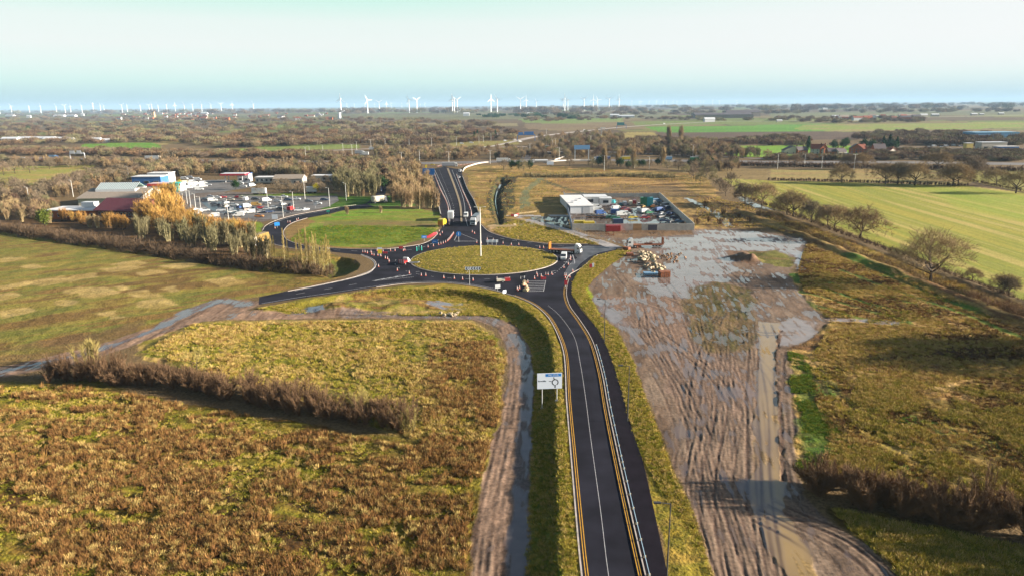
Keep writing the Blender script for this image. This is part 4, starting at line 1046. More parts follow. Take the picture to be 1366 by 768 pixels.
# stuff prototypes: one mesh each, kept in collections outside the scene
def blend_mesh(name, gen, bark, tw):
    mb, v, q = gen
    tm = bpy.data.meshes.new('t'); 
    bv = np.array(mb.v, float).reshape(-1, 3); bf = [f for f in mb.f if len(f) == 4]
    bf = np.array(bf, int).reshape(-1, 4)
    verts = np.concatenate([bv, v]); quads = np.concatenate([bf, q + len(bv)])
    me = npmesh(name, verts, quads, [bark, tw])
    mi = np.concatenate([np.zeros(len(bf), np.int32), np.ones(len(q), np.int32)])
    if len(me.polygons) == len(mi): me.polygons.foreach_set('material_index', mi)
    return bpy.data.objects.new(name, me)
def pcol(name, objs):
    c = bpy.data.collections.new(name)
    for i, o in enumerate(objs): c.objects.link(o)
    return c
_gncache = {}
def scatter(name, pts, scale, coll, label, cat, rng, tilt=0.0, zs=None, idx=None):
    """one object of countless plants: points carrying size and turn, each drawn with one of the plant shapes"""
    pts = np.asarray(pts, np.float32).reshape(-1, 3); n = len(pts)
    if n == 0: return None
    me = bpy.data.meshes.new(name); me.vertices.add(n); me.vertices.foreach_set('co', pts.ravel())
    rot = np.zeros((n, 3), np.float32); rot[:, 2] = rng.rand(n) * 6.283
    if tilt: rot[:, :2] = rng.normal(size=(n, 2)) * tilt
    a = me.attributes.new('turn', 'FLOAT_VECTOR', 'POINT'); a.data.foreach_set('vector', rot.ravel())
    sc = np.repeat(np.asarray(scale, np.float32).reshape(-1, 1) * np.ones((n, 1), np.float32), 3, 1)
    if zs is not None: sc[:, 2] *= zs
    a = me.attributes.new('size', 'FLOAT_VECTOR', 'POINT'); a.data.foreach_set('vector', sc.astype(np.float32).ravel())
    a = me.attributes.new('pick', 'INT', 'POINT'); a.data.foreach_set('value', (rng.randint(0, 1000, n) if idx is None else idx).astype(np.int32))
    o = bpy.data.objects.new(name, me); link(o); tag(o, label, cat, kind='stuff')
    key = coll.name
    if key not in _gncache:
        g = bpy.data.node_groups.new('plants_' + key, 'GeometryNodeTree')
        g.interface.new_socket('Geometry', in_out='INPUT', socket_type='NodeSocketGeometry')
        g.interface.new_socket('Geometry', in_out='OUTPUT', socket_type='NodeSocketGeometry')
        gi_ = g.nodes.new('NodeGroupInput'); go = g.nodes.new('NodeGroupOutput')
        ci = g.nodes.new('GeometryNodeCollectionInfo'); ci.inputs[0].default_value = coll
        ci.inputs['Separate Children'].default_value = True; ci.inputs['Reset Children'].default_value = True
        ip = g.nodes.new('GeometryNodeInstanceOnPoints'); ip.inputs['Pick Instance'].default_value = True
        def na(nm, ty):
            x = g.nodes.new('GeometryNodeInputNamedAttribute'); x.data_type = ty; x.inputs['Name'].default_value = nm; return x
        tr = na('turn', 'FLOAT_VECTOR'); sz = na('size', 'FLOAT_VECTOR'); pk = na('pick', 'INT')
        g.links.new(gi_.outputs[0], ip.inputs['Points']); g.links.new(ci.outputs[0], ip.inputs['Instance'])
        g.links.new(tr.outputs[0], ip.inputs['Rotation']); g.links.new(sz.outputs[0], ip.inputs['Scale']); g.links.new(pk.outputs[0], ip.inputs['Instance Index'])
        g.links.new(ip.outputs[0], go.inputs[0]); _gncache[key] = g
    md = o.modifiers.new('plants', 'NODES'); md.node_group = _gncache[key]
    return o

def inside(poly, n, rng, ground=True, dens=None):
    """random world points inside a photo polygon"""
    Pn = np.array(W(poly) if ground else W0(poly))
    lo, hi = Pn.min(0), Pn.max(0); out = np.zeros((0, 2)); tries = 0
    while len(out) < n and tries < 60:
        q = lo + rng.rand(max(2000, n * 2), 2) * (hi - lo)
        d = sdist(Pn, q[:, 0], q[:, 1]); q = q[d > 0]
        if dens is not None: q = q[rng.rand(len(q)) < dens(q[:, 0], q[:, 1])]
        out = np.concatenate([out, q]); tries += 1
    out = out[:n]
    return np.column_stack([out, Hraw(out[:, 0], out[:, 1]) - .03])
def inside_px(poly, n, rng):
    """random points spread as seen in the distance, thinning out with range"""
    Pn = np.array(poly, float); lo, hi = Pn.min(0), Pn.max(0); out = []
    while len(out) < n:
        q = lo + rng.rand(4000, 2) * (hi - lo); q = q[sdist(Pn, q[:, 0], q[:, 1]) > 0]
        out += [G(*a) for a in q]
    out = np.array(out[:n]); return np.column_stack([out, np.zeros(n)])

rng = np.random.RandomState(11)
# --- near plants
def tuft(seed, n, h, spread, w_, m, up=1.0, name='plant'):
    r = np.random.RandomState(seed); a = r.rand(n) * 6.28; rr = spread * np.sqrt(r.rand(n))
    p0 = np.stack([np.cos(a) * rr * .6, np.sin(a) * rr * .6, np.zeros(n)], 1)
    d = np.stack([np.cos(a) * rr * .8 + r.normal(size=n) * .12 * h, np.sin(a) * rr * .8 + r.normal(size=n) * .12 * h, h * (.55 + .45 * r.rand(n)) * up], 1)
    v, q = ribbons(p0, p0 + d, np.full(n, w_), r)
    return bpy.data.objects.new(name, npmesh(name, v, q, [m]))
DOCK = mat('dock_stalks', tuple(A(152, 110, 66)), .9, rnd=.3, spec=.05)
DOCKD = mat('dock_stalks_dark', tuple(A(112, 82, 50)), .9, rnd=.3, spec=.05)
STRAW = mat('dry_grass', tuple(A(214, 180, 112)), .9, rnd=.25, spec=.05)
GOLD = mat('gold_grass', tuple(A(188, 164, 74)), .9, rnd=.25, spec=.05)
GREEN = mat('green_grass', tuple(A(140, 136, 46)), .9, rnd=.25, spec=.05)
BRIGHT = mat('bright_grass', tuple(A(108, 134, 44)), .9, rnd=.2, spec=.05)
c_dock = pcol('c_dock', [tuft(1, 26, .95, .32, .05, DOCK), tuft(2, 34, .75, .4, .05, DOCK), tuft(3, 24, .8, .3, .05, DOCKD), tuft(4, 30, .6, .45, .06, DOCK), tuft(5, 28, .7, .35, .05, STRAW)])
c_gold = pcol('c_gold', [tuft(11, 26, .45, .4, .05, GOLD), tuft(12, 30, .4, .5, .05, GREEN), tuft(13, 24, .5, .35, .05, STRAW), tuft(14, 30, .38, .5, .05, GREEN), tuft(15, 26, .4, .45, .05, GOLD)])
c_green = pcol('c_green', [tuft(21, 26, .3, .45, .05, BRIGHT), tuft(22, 26, .34, .4, .05, GREEN), tuft(23, 26, .3, .45, .05, BRIGHT)])
c_straw = pcol('c_straw', [tuft(31, 26, .6, .4, .05, STRAW), tuft(32, 26, .55, .45, .055, STRAW), tuft(33, 26, .5, .4, .05, GOLD), tuft(34, 26, .5, .4, .05, GOLD), tuft(35, 26, .55, .4, .05, DOCK), tuft(36, 26, .55, .4, .05, STRAW)])

c_brown = pcol('c_brown', [tuft(41, 26, .7, .4, .05, DOCKD), tuft(42, 28, .6, .45, .05, DOCK), tuft(43, 24, .6, .4, .05, DOCKD)])
def clump(sc, lo, hi, seed, rr=1.0):
    return lambda x, y: ss(lo, hi, NZ[seed].fbm(x / sc, y / (sc * rr), 3))
BFc = [(-60, 545), (0, 516), (90, 516), (200, 532), (330, 556), (450, 580), (560, 596), (630, 612), (628, 700), (622, 768), (612, 860), (-160, 860)]
p = inside(BFc, 14000, rng, dens=clump(5, .38, .56, 3, .6)); scatter('dead_weeds', p, .55 + .75 * rng.rand(len(p)), c_dock, 'brown dead dock stalks standing all over the foreground field', 'weeds', rng, .08)
p = inside(BFc, 13000, rng, dens=lambda x, y: .3 + .7 * ss(.4, .6, NZ[5].fbm(x / 16, y / 5, 3))); scatter('rough_grass', p, .5 + .6 * rng.rand(len(p)), c_gold, 'low green and yellow grass between the brown weeds in the foreground', 'grass', rng, .08)
MFc = [(280, 432), (456, 428), (626, 430), (662, 452), (672, 484), (662, 554), (646, 600), (560, 590), (440, 545), (300, 505), (190, 470), (260, 432)]
p = inside(MFc, 7000, rng); scatter('rough_grass', p, .7 + .6 * rng.rand(len(p)), c_gold, 'yellow green rough grass of the field behind the left hedge', 'grass', rng, .1)
p = inside(MFc, 6500, rng, dens=clump(6, .42, .58, 4)); scatter('rough_grass', p, .8 + .6 * rng.rand(len(p)), c_straw, 'pale dry grass tussocks in the field behind the left hedge', 'grass', rng, .1)
p = inside([(575, 460), (660, 455), (664, 560), (640, 640), (560, 600)], 3000, rng, dens=clump(4, .42, .58, 6)); scatter('dead_weeds', p, .8 + .5 * rng.rand(len(p)), c_dock, 'dead brown stalks beside the bend of the muddy track', 'weeds', rng, .1)
RFc = [(1078, 320), (1138, 336), (1258, 380), (1366, 418), (1640, 505), (1680, 780), (1366, 690), (1240, 656), (1092, 632), (1100, 612), (1106, 575), (1086, 530), (1080, 480), (1110, 432), (1070, 384), (1064, 360)]
TRK = [W0(q_) for q_ in ([(1085, 424), (1140, 426), (1200, 431)], [(1085, 427), (1140, 429), (1200, 434)], [(1070, 478), (1110, 530), (1160, 575), (1230, 620)], [(1078, 474), (1120, 526), (1172, 570), (1244, 615)], [(1120, 360), (1200, 390), (1290, 420), (1366, 452)], [(1066, 388), (1110, 400), (1180, 420), (1215, 430)], [(1063, 398), (1100, 412), (1160, 428), (1216, 432)], [(1096, 384), (1150, 402), (1210, 418)], [(1120, 340), (1180, 366), (1250, 396), (1320, 424)])]
def offtrack(x, y):
    d = np.full(x.shape, 99.)
    for t_ in TRK: d = np.minimum(d, ldist(t_, x, y))
    return ss(.5, 1.6, d)
band = lambda x, y: NZ[6].fbm((x * .97 + y * .24) / 22, (y * .97 - x * .24) / 7, 3)
p = inside(RFc, 21000, rng, dens=lambda x, y: offtrack(x, y) * (.12 + .88 * ss(.46, .60, band(x, y)))); scatter('rough_grass', p, .55 + .6 * rng.rand(len(p)), c_straw, 'straw coloured rough grass in the paler bands of the field right of the mud', 'grass', rng, .12)
p = inside(RFc, 15500, rng, dens=lambda x, y: offtrack(x, y) * ss(.54, .44, band(x, y))); scatter('dead_weeds', p, .45 + .4 * rng.rand(len(p)), c_brown, 'brown dead growth in the darker bands of the field right of the mud', 'weeds', rng, .12)
p = inside(RFc, 11500, rng, dens=clump(9, .48, .6, 8)); scatter('green_grass', p, .6 + .5 * rng.rand(len(p)), c_gold, 'olive grass patches in the field right of the mud', 'grass', rng, .12)
p = inside([(1150, 500), (1460, 540), (1480, 700), (1240, 656), (1100, 620)], 8000, rng, dens=clump(5, .42, .56, 5)); scatter('rough_grass', p, .8 + .6 * rng.rand(len(p)), c_gold, 'greener grass clumps near the right foreground hedge', 'grass', rng, .12)
p = inside([(1052, 468), (1078, 476), (1090, 530), (1112, 570), (1180, 618), (1104, 630), (1064, 624), (1072, 565), (1056, 520)], 3800, rng, dens=clump(4, .38, .54, 2)); scatter('green_grass', p, .5 + .5 * rng.rand(len(p)), c_green, 'bright green grass strip along the right edge of the mud', 'grass', rng, .1)
p = inside([(1110, 680), (1366, 730), (1500, 760), (1500, 860), (1240, 860), (1195, 756), (1150, 720)], 5000, rng); scatter('rough_grass', p, .8 + .6 * rng.rand(len(p)), c_gold, 'shaded grass below the right foreground hedge', 'grass', rng, .1)
p = inside(VG[:-5] + [(951, 768), (990, 860), (915, 860), (892, 768), (873, 679), (858, 614), (843, 569), (828, 514), (813, 469), (798, 439)], 7000, rng); scatter('verge_grass', p, .55 + .4 * rng.rand(len(p)), c_gold, 'yellow green verge grass between the road and the mud', 'grass', rng, .1)
p = inside([(640, 386), (684, 396), (706, 406), (722, 418), (735, 434), (748, 470), (752, 534), (758, 609), (765, 694), (772, 768), (780, 860), (765, 860), (748, 768), (702, 768), (707, 659), (711, 560), (714, 505), (708, 465), (690, 436), (660, 412), (600, 390)], 8000, rng); scatter('verge_grass', p, .55 + .4 * rng.rand(len(p)), c_gold, 'grass on the bank left of the main road', 'grass', rng, .1)
p = inside([(340, 412), (400, 402), (502, 387), (600, 384), (680, 402), (690, 424), (640, 421), (456, 420), (380, 416)], 6000, rng); scatter('rough_grass', p, .7 + .5 * rng.rand(len(p)), c_gold, 'grass on the strip between the unfinished arm and the muddy track', 'grass', rng, .1)
p = inside([(1010, 300), (1070, 296), (1138, 326), (1258, 372), (1366, 412), (1366, 432), (1250, 395), (1130, 342), (1070, 318)], 4000, rng); scatter('rough_grass', p, 1 + .9 * rng.rand(len(p)), c_straw, 'tall dry grass on the ridges beside the long right hedge', 'grass', rng, .1)
p = inside([(930, 262), (1000, 272), (1066, 300), (1030, 304), (975, 304), (930, 300)], 1200, rng); scatter('rough_grass', p, .7 + .5 * rng.rand(len(p)), c_straw, 'rough dry grass right of the scrapyard wall', 'grass', rng, .1)
p = inside([(384, 322), (400, 308), (440, 300), (580, 303), (580, 312), (540, 324), (440, 328)], 2500, rng); scatter('green_grass', p, .8 + .6 * rng.rand(len(p)), c_green, 'bright green grass between the roundabout and the services road', 'grass', rng, .1)

p = inside([(622, 235), (655, 228), (700, 226), (940, 236), (960, 262), (870, 260), (760, 258), (700, 284), (676, 300), (650, 300), (636, 275)], 4000, rng, dens=clump(20, .40, .6, 4, .4)); scatter('rough_grass', p, .5 + .4 * rng.rand(len(p)), c_straw, 'dry grass over the tan ground between the dual carriageway and the scrapyard', 'grass', rng, .1)
p = inside([(690, 292), (752, 309), (800, 326), (739, 324), (684, 319), (655, 307)], 2500, rng); scatter('rough_grass', p, .6 + .5 * rng.rand(len(p)), c_gold, 'grass between the roundabout and the haul road', 'grass', rng, .1)
isl_p = np.column_stack((lambda a, q: (cx + rx * q * np.cos(a), cy + ry * q * np.sin(a), np.interp(rx * (1 - q), [0, 2, 6, 12, 18, 30], [.16, .28, .55, .75, .85, .9]) - .03))(rng.rand(4500) * 6.283, np.sqrt(rng.rand(4500)) * .985))
scatter('island_grass', isl_p, .35 + .4 * rng.rand(len(isl_p)), c_gold, 'yellow olive grass on the roundabout island', 'grass', rng, .1)
# --- hedges: each one continuous thing
def hedge_obj(name, line, width, height, n, m, label, tw=(1.1, .05), seed=1, cat='hedge', sp=1.3):
    """a run of many-stemmed bushes, each with its own height and lean"""
    r = np.random.RandomState(seed); l = resample([Vector(q) for q in line], max(.7, sp / max(1, width / 2.4)))
    L_ = np.array([tuple(p) for p in l]); nc = len(L_)
    lat = (r.rand(nc) - .5) * width * .75
    tg = np.gradient(L_, axis=0); tg /= np.linalg.norm(tg, axis=1, keepdims=True) + 1e-9
    C_ = L_ + np.column_stack([-tg[:, 1], tg[:, 0]]) * lat[:, None] + r.normal(size=(nc, 2)) * .3
    hC = height * (.38 + 1.0 * NZ[3].fbm(C_[:, 0] / 3.5, C_[:, 1] / 3.5, 3)) * (.65 + .65 * r.rand(nc))
    rC = np.minimum(width * .32, hC * .75) * (.8 + .5 * r.rand(nc))
    zC = Hraw(C_[:, 0], C_[:, 1])
    ns = 9
    sa = r.rand(nc, ns) * 6.283; sr = np.sqrt(r.rand(nc, ns)); sh = (.7 + .35 * r.rand(nc, ns)) * np.sqrt(1 - .65 * sr ** 2)
    tx = C_[:, :1] + np.cos(sa) * sr * rC[:, None]; ty = C_[:, 1:] + np.sin(sa) * sr * rC[:, None]; tz = hC[:, None] * sh
    i = r.randint(0, nc, n); j = r.randint(0, ns, n); u_ = r.rand(n) ** .9
    bx = C_[i, 0] + (tx[i, j] - C_[i, 0]) * u_; by = C_[i, 1] + (ty[i, j] - C_[i, 1]) * u_; bz = zC[i] + tz[i, j] * u_
    p0 = np.column_stack([bx, by, bz]) + r.normal(size=(n, 3)) * .08
    out = np.column_stack([tx[i, j] - C_[i, 0], ty[i, j] - C_[i, 1], tz[i, j]]); out /= np.linalg.norm(out, axis=1, keepdims=True) + 1e-9
    d = out * .8 + r.normal(size=(n, 3)) * .42 + np.array([0, 0, .25]); d /= np.linalg.norm(d, axis=1, keepdims=True)
    ln = tw[0] * (.4 + .8 * r.rand(n))
    v, q = ribbons(p0, p0 + d * ln[:, None], np.full(n, tw[1]), r)
    stems = MB().use(BARKD)
    for k in range(0, nc, 2):
        for e in range(2): stems.tube((C_[k, 0], C_[k, 1], zC[k] - .1), (tx[k, e], ty[k, e], zC[k] + tz[k, e]), .05, .02, n=3, caps=False)
    root = empty(name, (0, 0, 0), 0, label, cat)
    stems.build('stem', root, kind='stuff')
    o = bpy.data.objects.new('foliage', npmesh(name, v, q, [m])); link(o, root)
    return root
hedge_obj('hedge', smooth([P(70, 505)[:2], P(180, 508)[:2], P(290, 524)[:2], P(400, 545)[:2], P(500, 562)[:2], P(545, 573)[:2]], 2), 7.0, 5.0, 95000, TWP, 'dense dark bare hedge running across the left field behind the brown weeds', tw=(1.0, .045), seed=2)
hedge_obj('hedge', smooth([G(1082, 655), G(1160, 668), G(1250, 688), G(1366, 716), G(1500, 755), G(1600, 790)], 2), 7.5, 5.6, 105000, TWP, 'thick dark bare hedge in the right foreground beside the mud', tw=(1.0, .045), seed=3)
hedge_obj('hedge', smooth([G(-40, 302), G(60, 316), G(150, 328), G(250, 343), G(345, 356), G(436, 366)], 4), 9, 4.2, 26000, TWD, 'long dark thicket along the far edge of the large left field', tw=(1.5, .1), seed=4)
hedge_obj('hedge', smooth([G(1000, 266), G(1066, 290), G(1138, 318), G(1213, 343), G(1258, 363), G(1313, 385), G(1380, 410), G(1450, 440)], 4), 3.0, 1.9, 16000, TWD, 'long low hedge slanting along the near side of the striped green field', tw=(.9, .07), seed=5)
hedge_obj('hedge', smooth([G(1020, 286), G(1100, 322), G(1180, 352), G(1260, 386), G(1320, 404), G(1400, 432)], 4), 5.0, 1.7, 12000, TWP, 'ragged brown scrub line beside the grassy track right of the mud', tw=(1.0, .07), seed=6)
hedge_obj('hedge', smooth([G(1026, 240.5), G(1140, 243.5), G(1225, 246.5), G(1290, 248)], 6), 2.2, 1.8, 7000, TWD, 'thin straight dark hedge across the top of the striped green field', tw=(1.0, .16), seed=7)
hedge_obj('hedge', smooth([G(1241, 227), G(1290, 240), G(1330, 249), G(1400, 262)], 6), 2.5, 1.6, 4000, TWD, 'short hedge slanting between the tan field and the striped green field', tw=(1.0, .16), seed=8)
hedge_obj('hedge', smooth([G(1300, 400), G(1366, 426), G(1440, 452)], 3), 7, 3.2, 9000, TWP, 'brown scrub clump at the right edge beside the grassy track', tw=(1.1, .06), seed=9)
hedge_obj('hedge', smooth([G(940, 219.5), G(1026, 222), G(1140, 224), G(1250, 226), G(1366, 229), G(1500, 234)], 10), 9, 3.5, 12000, TWD, 'dark scrub strip along the near side of the motorway on the right', tw=(2, .35), seed=10)
hedge_obj('hedge', smooth([G(-100, 213), G(0, 215.5), G(90, 217), G(200, 219), G(330, 222), G(430, 222)], 10), 10, 4.5, 14000, TWD, 'dark scrub strip along the near side of the motorway on the left', tw=(2, .35), seed=11)
hedge_obj('hedge', smooth([G(700, 236), G(760, 237), G(830, 235.5), G(900, 238)], 8), 8, 3, 6000, TWG, 'olive scrub bank above the tan field behind the scrapyard', tw=(1.6, .2), seed=12)

# --- trees
oakA = tree_proto('oak_tree', bare_tree(3, 17.5, 11.5, 4, (6, 5, 5, 4), 18, (1.5, .042), .55, .17), BARKD, TWO, 'large spreading bare oak with a dark trunk on the hedge line at the right')
oakA.put(P(1241, 377), .3, 1.0, 'largest bare oak, round wide crown, standing alone on the right hedge line')
oakB = tree_proto('oak_tree', bare_tree(9, 11.5, 7.2, 4, (6, 5, 4, 3), 17, (1.2, .055), .36, .2), BARKD, TWO, 'bare oak')
oakC = tree_proto('oak_tree', bare_tree(21, 11, 7.6, 4, (6, 5, 4, 3), 17, (1.2, .055), .34, .18), BARK, TWO, 'bare oak')
oakD = tree_proto('oak_tree', bare_tree(33, 10.5, 6.4, 4, (6, 5, 4, 3), 17, (1.2, .055), .32, .22, lean=.08), BARKD, TWB, 'bare oak')
PR = [oakB, oakC, oakD]
for i, (x, y, s, k, lb) in enumerate([
    (1147, 320, 1.12, 0, 'bare oak with twisted trunk, nearest of the row left of the largest oak'),
    (1113, 307, 1.0, 1, 'bare oak second from the right in the slanting row beside the green field'),
    (1104, 302, .8, 2, 'smaller bare oak tucked behind the second one in the slanting row'),
    (1082, 297, .85, 2, 'slim bare oak in the middle of the slanting row beside the green field'),
    (1058, 289, 1.05, 0, 'twin-stemmed bare oak in the slanting row beside the green field'),
    (1050, 287, .9, 1, 'bare oak leaning left in the slanting row beside the green field'),
    (1016, 275, 1.15, 1, 'broad bare oak at the upper left end of the slanting row'),
    (994, 272, .95, 2, 'bare oak behind the rutted ground right of the scrapyard'),
    (1123, 244, 1.25, 0, 'lone bare tree on the thin hedge line in front of the tan field'),
    (1181, 246, 1.5, 1, 'first of three dark bare trees on the hedge line above the green field'),
    (1197, 246.5, 1.5, 2, 'middle of three dark bare trees on the hedge line above the green field'),
    (1220, 247.5, 1.5, 0, 'third of three bare trees, tawny crown, on the hedge line above the green field'),
    (1271, 248, 1.45, 1, 'bare multi-stemmed tree left of a taller one near the upper right field corner'),
    (1278, 247.5, 1.5, 0, 'bare tree touching its neighbour near the upper right field corner'),
    (1294, 242, 1.75, 2, 'tallest bare tree near the upper right field corner'),
    (1329, 248, 1.2, 1, 'small bare tree with leaning trunk near the upper right corner'),
    (1355, 258, 1.35, 0, 'bare tree at the right edge beside the slanting hedge'),
    (1250, 225, 1.5, 1, 'bare tree in front of the motorway left of the tallest corner tree'),
    (1130, 226, 1.3, 2, 'bare tree against the motorway left of the blue car'),
    (1150, 226, 1.3, 0, 'bare tree against the motorway beside the lamp column'),
    (1060, 224, 1.2, 2, 'small bare tree at the near edge of the motorway'),
    (1338, 391, .62, 1, 'low bushy bare tree on the right hedge line right of the largest oak'),
    (1345, 395, .55, 2, 'small bare hawthorn at the right edge of the picture'),
    (1297, 375, .42, 0, 'ivy-dark small tree just right of the largest oak'),
]):
    PR[k].put(P(x, y), i * 1.3, s * (1.2 if y > 270 and s > .7 else 1.0), lb)
willow = tree_proto('willow_tree', fan_tree(5, 5.5, 3.0, 1800, .045, 14), BARKD, TWPALE, 'bare yellow-green willow')
willow.put(P(117, 489), 0, 1.25, 'round pale yellow-green bare willow at the left end of the hedge')
willow.put(P(478, 552), 1, .95, 'pale shoots of a small willow rising behind the right part of the left hedge')
willow.put(P(545, 575), 2, .80, 'pale bushy willow at the right end of the left hedge')
haw = tree_proto('hawthorn_tree', bare_tree(51, 4.2, 2.6, 3, (5, 4, 4), 7, (.55, .04), .14, .2), BARKD, TWPALE, 'bare thorn tree', )
haw.put(P(263, 493), 0, 1.25, 'pale bare thorn tree with a dark trunk rising behind the left hedge')

for i, (x, y) in enumerate([(1404, 461), (1425, 470), (1452, 476), (1420, 486), (1475, 466)]):
    PR[i % 3].put(P(x, y), i * 1.9, 1.15, 'bare oak beyond the right edge whose shadow lies over the rough field', 'oaks beyond the right edge')
kindsM = {}
for nm, g, bk, tw in (
    ('brown', lambda s: bare_tree(s, 10, 5.5, 3, (6, 5, 4), 7, (1.2, .11), .22, .16), BARKD, TWB),
    ('olive', lambda s: bare_tree(s, 10, 5.2, 3, (6, 5, 4), 7, (1.2, .11), .22, .16), BARK, TWG)):
    kindsM[nm] = [tree_proto('bare_tree', g(60 + i), bk, tw, 'bare tree') for i in range(2)]
for nm, R_o, H_o, bk, tw in (('orange', 5.6, 11.5, BARK, TWR), ('tawny', 3.2, 11, BARKP, TWT), ('oliveup', 3.4, 9.5, BARKP, TWG)):
    kindsM[nm] = [tree_proto('alder_tree' if nm != 'orange' else 'willow_tree', fan_tree(80 + i, H_o, R_o, 1600 if nm == 'orange' else 1100, .12, 18 if nm == 'orange' else 12), bk, tw, 'upright bare tree') for i in range(2)]
green_t = tree_proto('evergreen_tree', leaf_tree(5, 8, 3.6, 1500, .45), BARKD, LGRN, 'evergreen')
olive_t = tree_proto('holly_tree', leaf_tree(7, 8, 4, 1500, .5), BARKD, LOLV, 'olive green leafy tree')
yel_t = tree_proto('yellow_tree', leaf_tree(8, 7, 2.6, 900, .4), BARK, LYEL, 'yellow-leaved tree')
conif = tree_proto('conifer_tree', leaf_tree(9, 12, 3.2, 1500, .6, True), BARKD, LGRN, 'dark conifer')
popl = tree_proto('poplar_tree', fan_tree(99, 24, 3.0, 1400, .35, 16, .1), BARKP, TWT, 'tall poplar')
birch = tree_proto('birch_tree', (lambda: (lambda mb: (mb, *ribbons(*(lambda r, n: (lambda z, a: (np.stack([0 * z, 0 * z, z], 1), np.stack([np.cos(a) * .75 * (1.15 - z / 10), np.sin(a) * .75 * (1.15 - z / 10), z + .9], 1), np.full(n, .05), r))(2.0 + 7.5 * r.rand(n), r.rand(n) * 6.28))(np.random.RandomState(3), 320))))(MB().tube((0, 0, 0), (.1, 0, 5), .09, .06, 5, False).tube((.1, 0, 5), (0, .1, 10), .06, .02, 5, False)))(), BARKP, TWPALE, 'slender pale birch')
shrubt = tree_proto('shrub', fan_tree(120, 4, 2.6, 900, .09, 12), BARKD, TWP, 'bare shrub', 'shrub')

def row_of(protos, pxs, lo, hi, label, group, seed=1):
    r = random.Random(seed)
    for i, (x, y) in enumerate(pxs):
        protos[i % len(protos)].put(P(x, y), r.uniform(0, 6.2), r.uniform(lo, hi), label, group)
def grid(poly, n, seed=1, mind=3.0):
    r = np.random.RandomState(seed); Pn = np.array(poly, float); lo, hi = Pn.min(0), Pn.max(0); out = []; wpts = []
    t = 0
    while len(out) < n and t < 6000:
        t += 1; q = lo + r.rand(2) * (hi - lo)
        if sdist(Pn, np.array([q[0]]), np.array([q[1]]))[0] <= 0: continue
        wq = G(*q)
        if any((wq[0] - a) ** 2 + (wq[1] - b) ** 2 < mind * mind for a, b in wpts): continue
        out.append(tuple(q)); wpts.append(wq)
    return out
row_of(kindsM['orange'], [(86, 295), (98, 296), (110, 299)], .5, .62, 'orange-twigged willow before the brick wing', 'orange willows before the brick wing', 2)
row_of(kindsM['orange'], [(146, 304), (156, 306), (166, 306)], .6, .75, 'orange bushy willow before the maroon roofed building', 'orange willows before the maroon roof', 3)
row_of(kindsM['orange'], [(192, 296), (202, 292), (212, 290), (222, 288), (232, 286), (198, 302), (210, 302), (222, 300), (234, 298), (206, 280), (218, 276), (228, 276), (214, 308)], 1.0, 1.35, 'tall orange willow in the mass between the maroon roof and the car park', 'orange willows right of the maroon roof', 4)
row_of(kindsM['orange'], [(244, 302), (254, 305), (262, 308), (272, 310), (282, 313), (292, 314), (302, 316), (312, 318), (322, 320), (330, 323), (250, 312), (268, 316), (286, 320), (240, 310)], .68, .92, 'orange-topped willow in the belt in front of the car park', 'orange willows before the car park', 5)
row_of(kindsM['tawny'], [(4, 284), (14, 287), (24, 288), (34, 290), (44, 291), (52, 292), (10, 294), (30, 296), (66, 298), (120, 303), (130, 304), (182, 306)], .5, .7, 'low tawny bare tree at the left end of the belt', 'low tawny trees at left', 6)
row_of(kindsM['oliveup'], [(196, 312), (210, 318), (226, 322), (240, 325), (256, 329), (270, 331), (284, 335), (298, 338), (312, 340), (326, 345), (338, 347), (306, 328), (322, 330), (286, 322), (270, 318), (180, 308), (188, 318), (202, 322), (216, 314), (232, 316), (246, 320), (262, 326), (296, 326), (312, 334), (330, 336), (340, 340), (336, 328), (326, 322), (310, 322), (298, 330), (284, 330), (350, 344), (354, 350)][::2], .85, 1.25, 'slim olive-brown bare tree in the thicket at the left field edge', 'olive trees at the field edge', 4)
olive_t.put(P(60, 302), 0, .95, 'rounded dark green leafy tree before the long brick building')
row_of(kindsM['brown'], grid([(0, 255), (45, 250), (70, 262), (64, 275), (30, 280), (0, 270)], 10, 5, 6), .8, 1.1, 'brown bare tree in the copse left of the service buildings', 'brown trees by the left edge', 5)
row_of(kindsM['brown'], [(20, 232), (33, 262), (62, 262), (74, 262), (5, 234), (40, 231), (88, 252), (100, 250), (108, 247), (118, 240), (130, 244), (150, 243), (160, 240), (172, 242), (92, 224), (66, 226)], 1.0, 1.35, 'brown bare tree around the small tan field at upper left', 'brown trees round the tan field', 6)
row_of(kindsM['tawny'], grid([(522, 244), (540, 232), (566, 230), (578, 256), (584, 280), (548, 281), (526, 279), (520, 262)], 46, 7, 3.0), .8, 1.15, 'tall tawny bare tree in the dense clump left of the dual carriageway', 'tawny trees beside the dual carriageway', 7)
row_of(kindsM['oliveup'], grid([(436, 262), (450, 240), (500, 232), (506, 250), (500, 262), (470, 266)], 40, 8, 3.4), 1.0, 1.35, 'olive bare tree between the car park and the link road', 'olive trees left of the link road', 8)
row_of(kindsM['brown'], grid([(330, 260), (350, 250), (440, 244), (440, 258), (340, 262)], 18, 9, 5), .5, .8, 'small bare tree in the row along the back of the car park', 'small trees behind the car park', 9)
birchpx = [(363, 352), (367, 350), (380, 350), (385, 352), (397, 356), (402, 354), (404, 358), (409, 352), (413, 360), (416, 357), (419, 352), (421, 360), (424, 361), (427, 362), (430, 356), (433, 361), (438, 360), (441, 362), (357, 346), (410, 347), (431, 366), (426, 366), (436, 365)]
row_of([birch], birchpx, .85, 1.25, 'slender pale bare birch in the group beside the unfinished arm', 'birches left of the roundabout', 10)
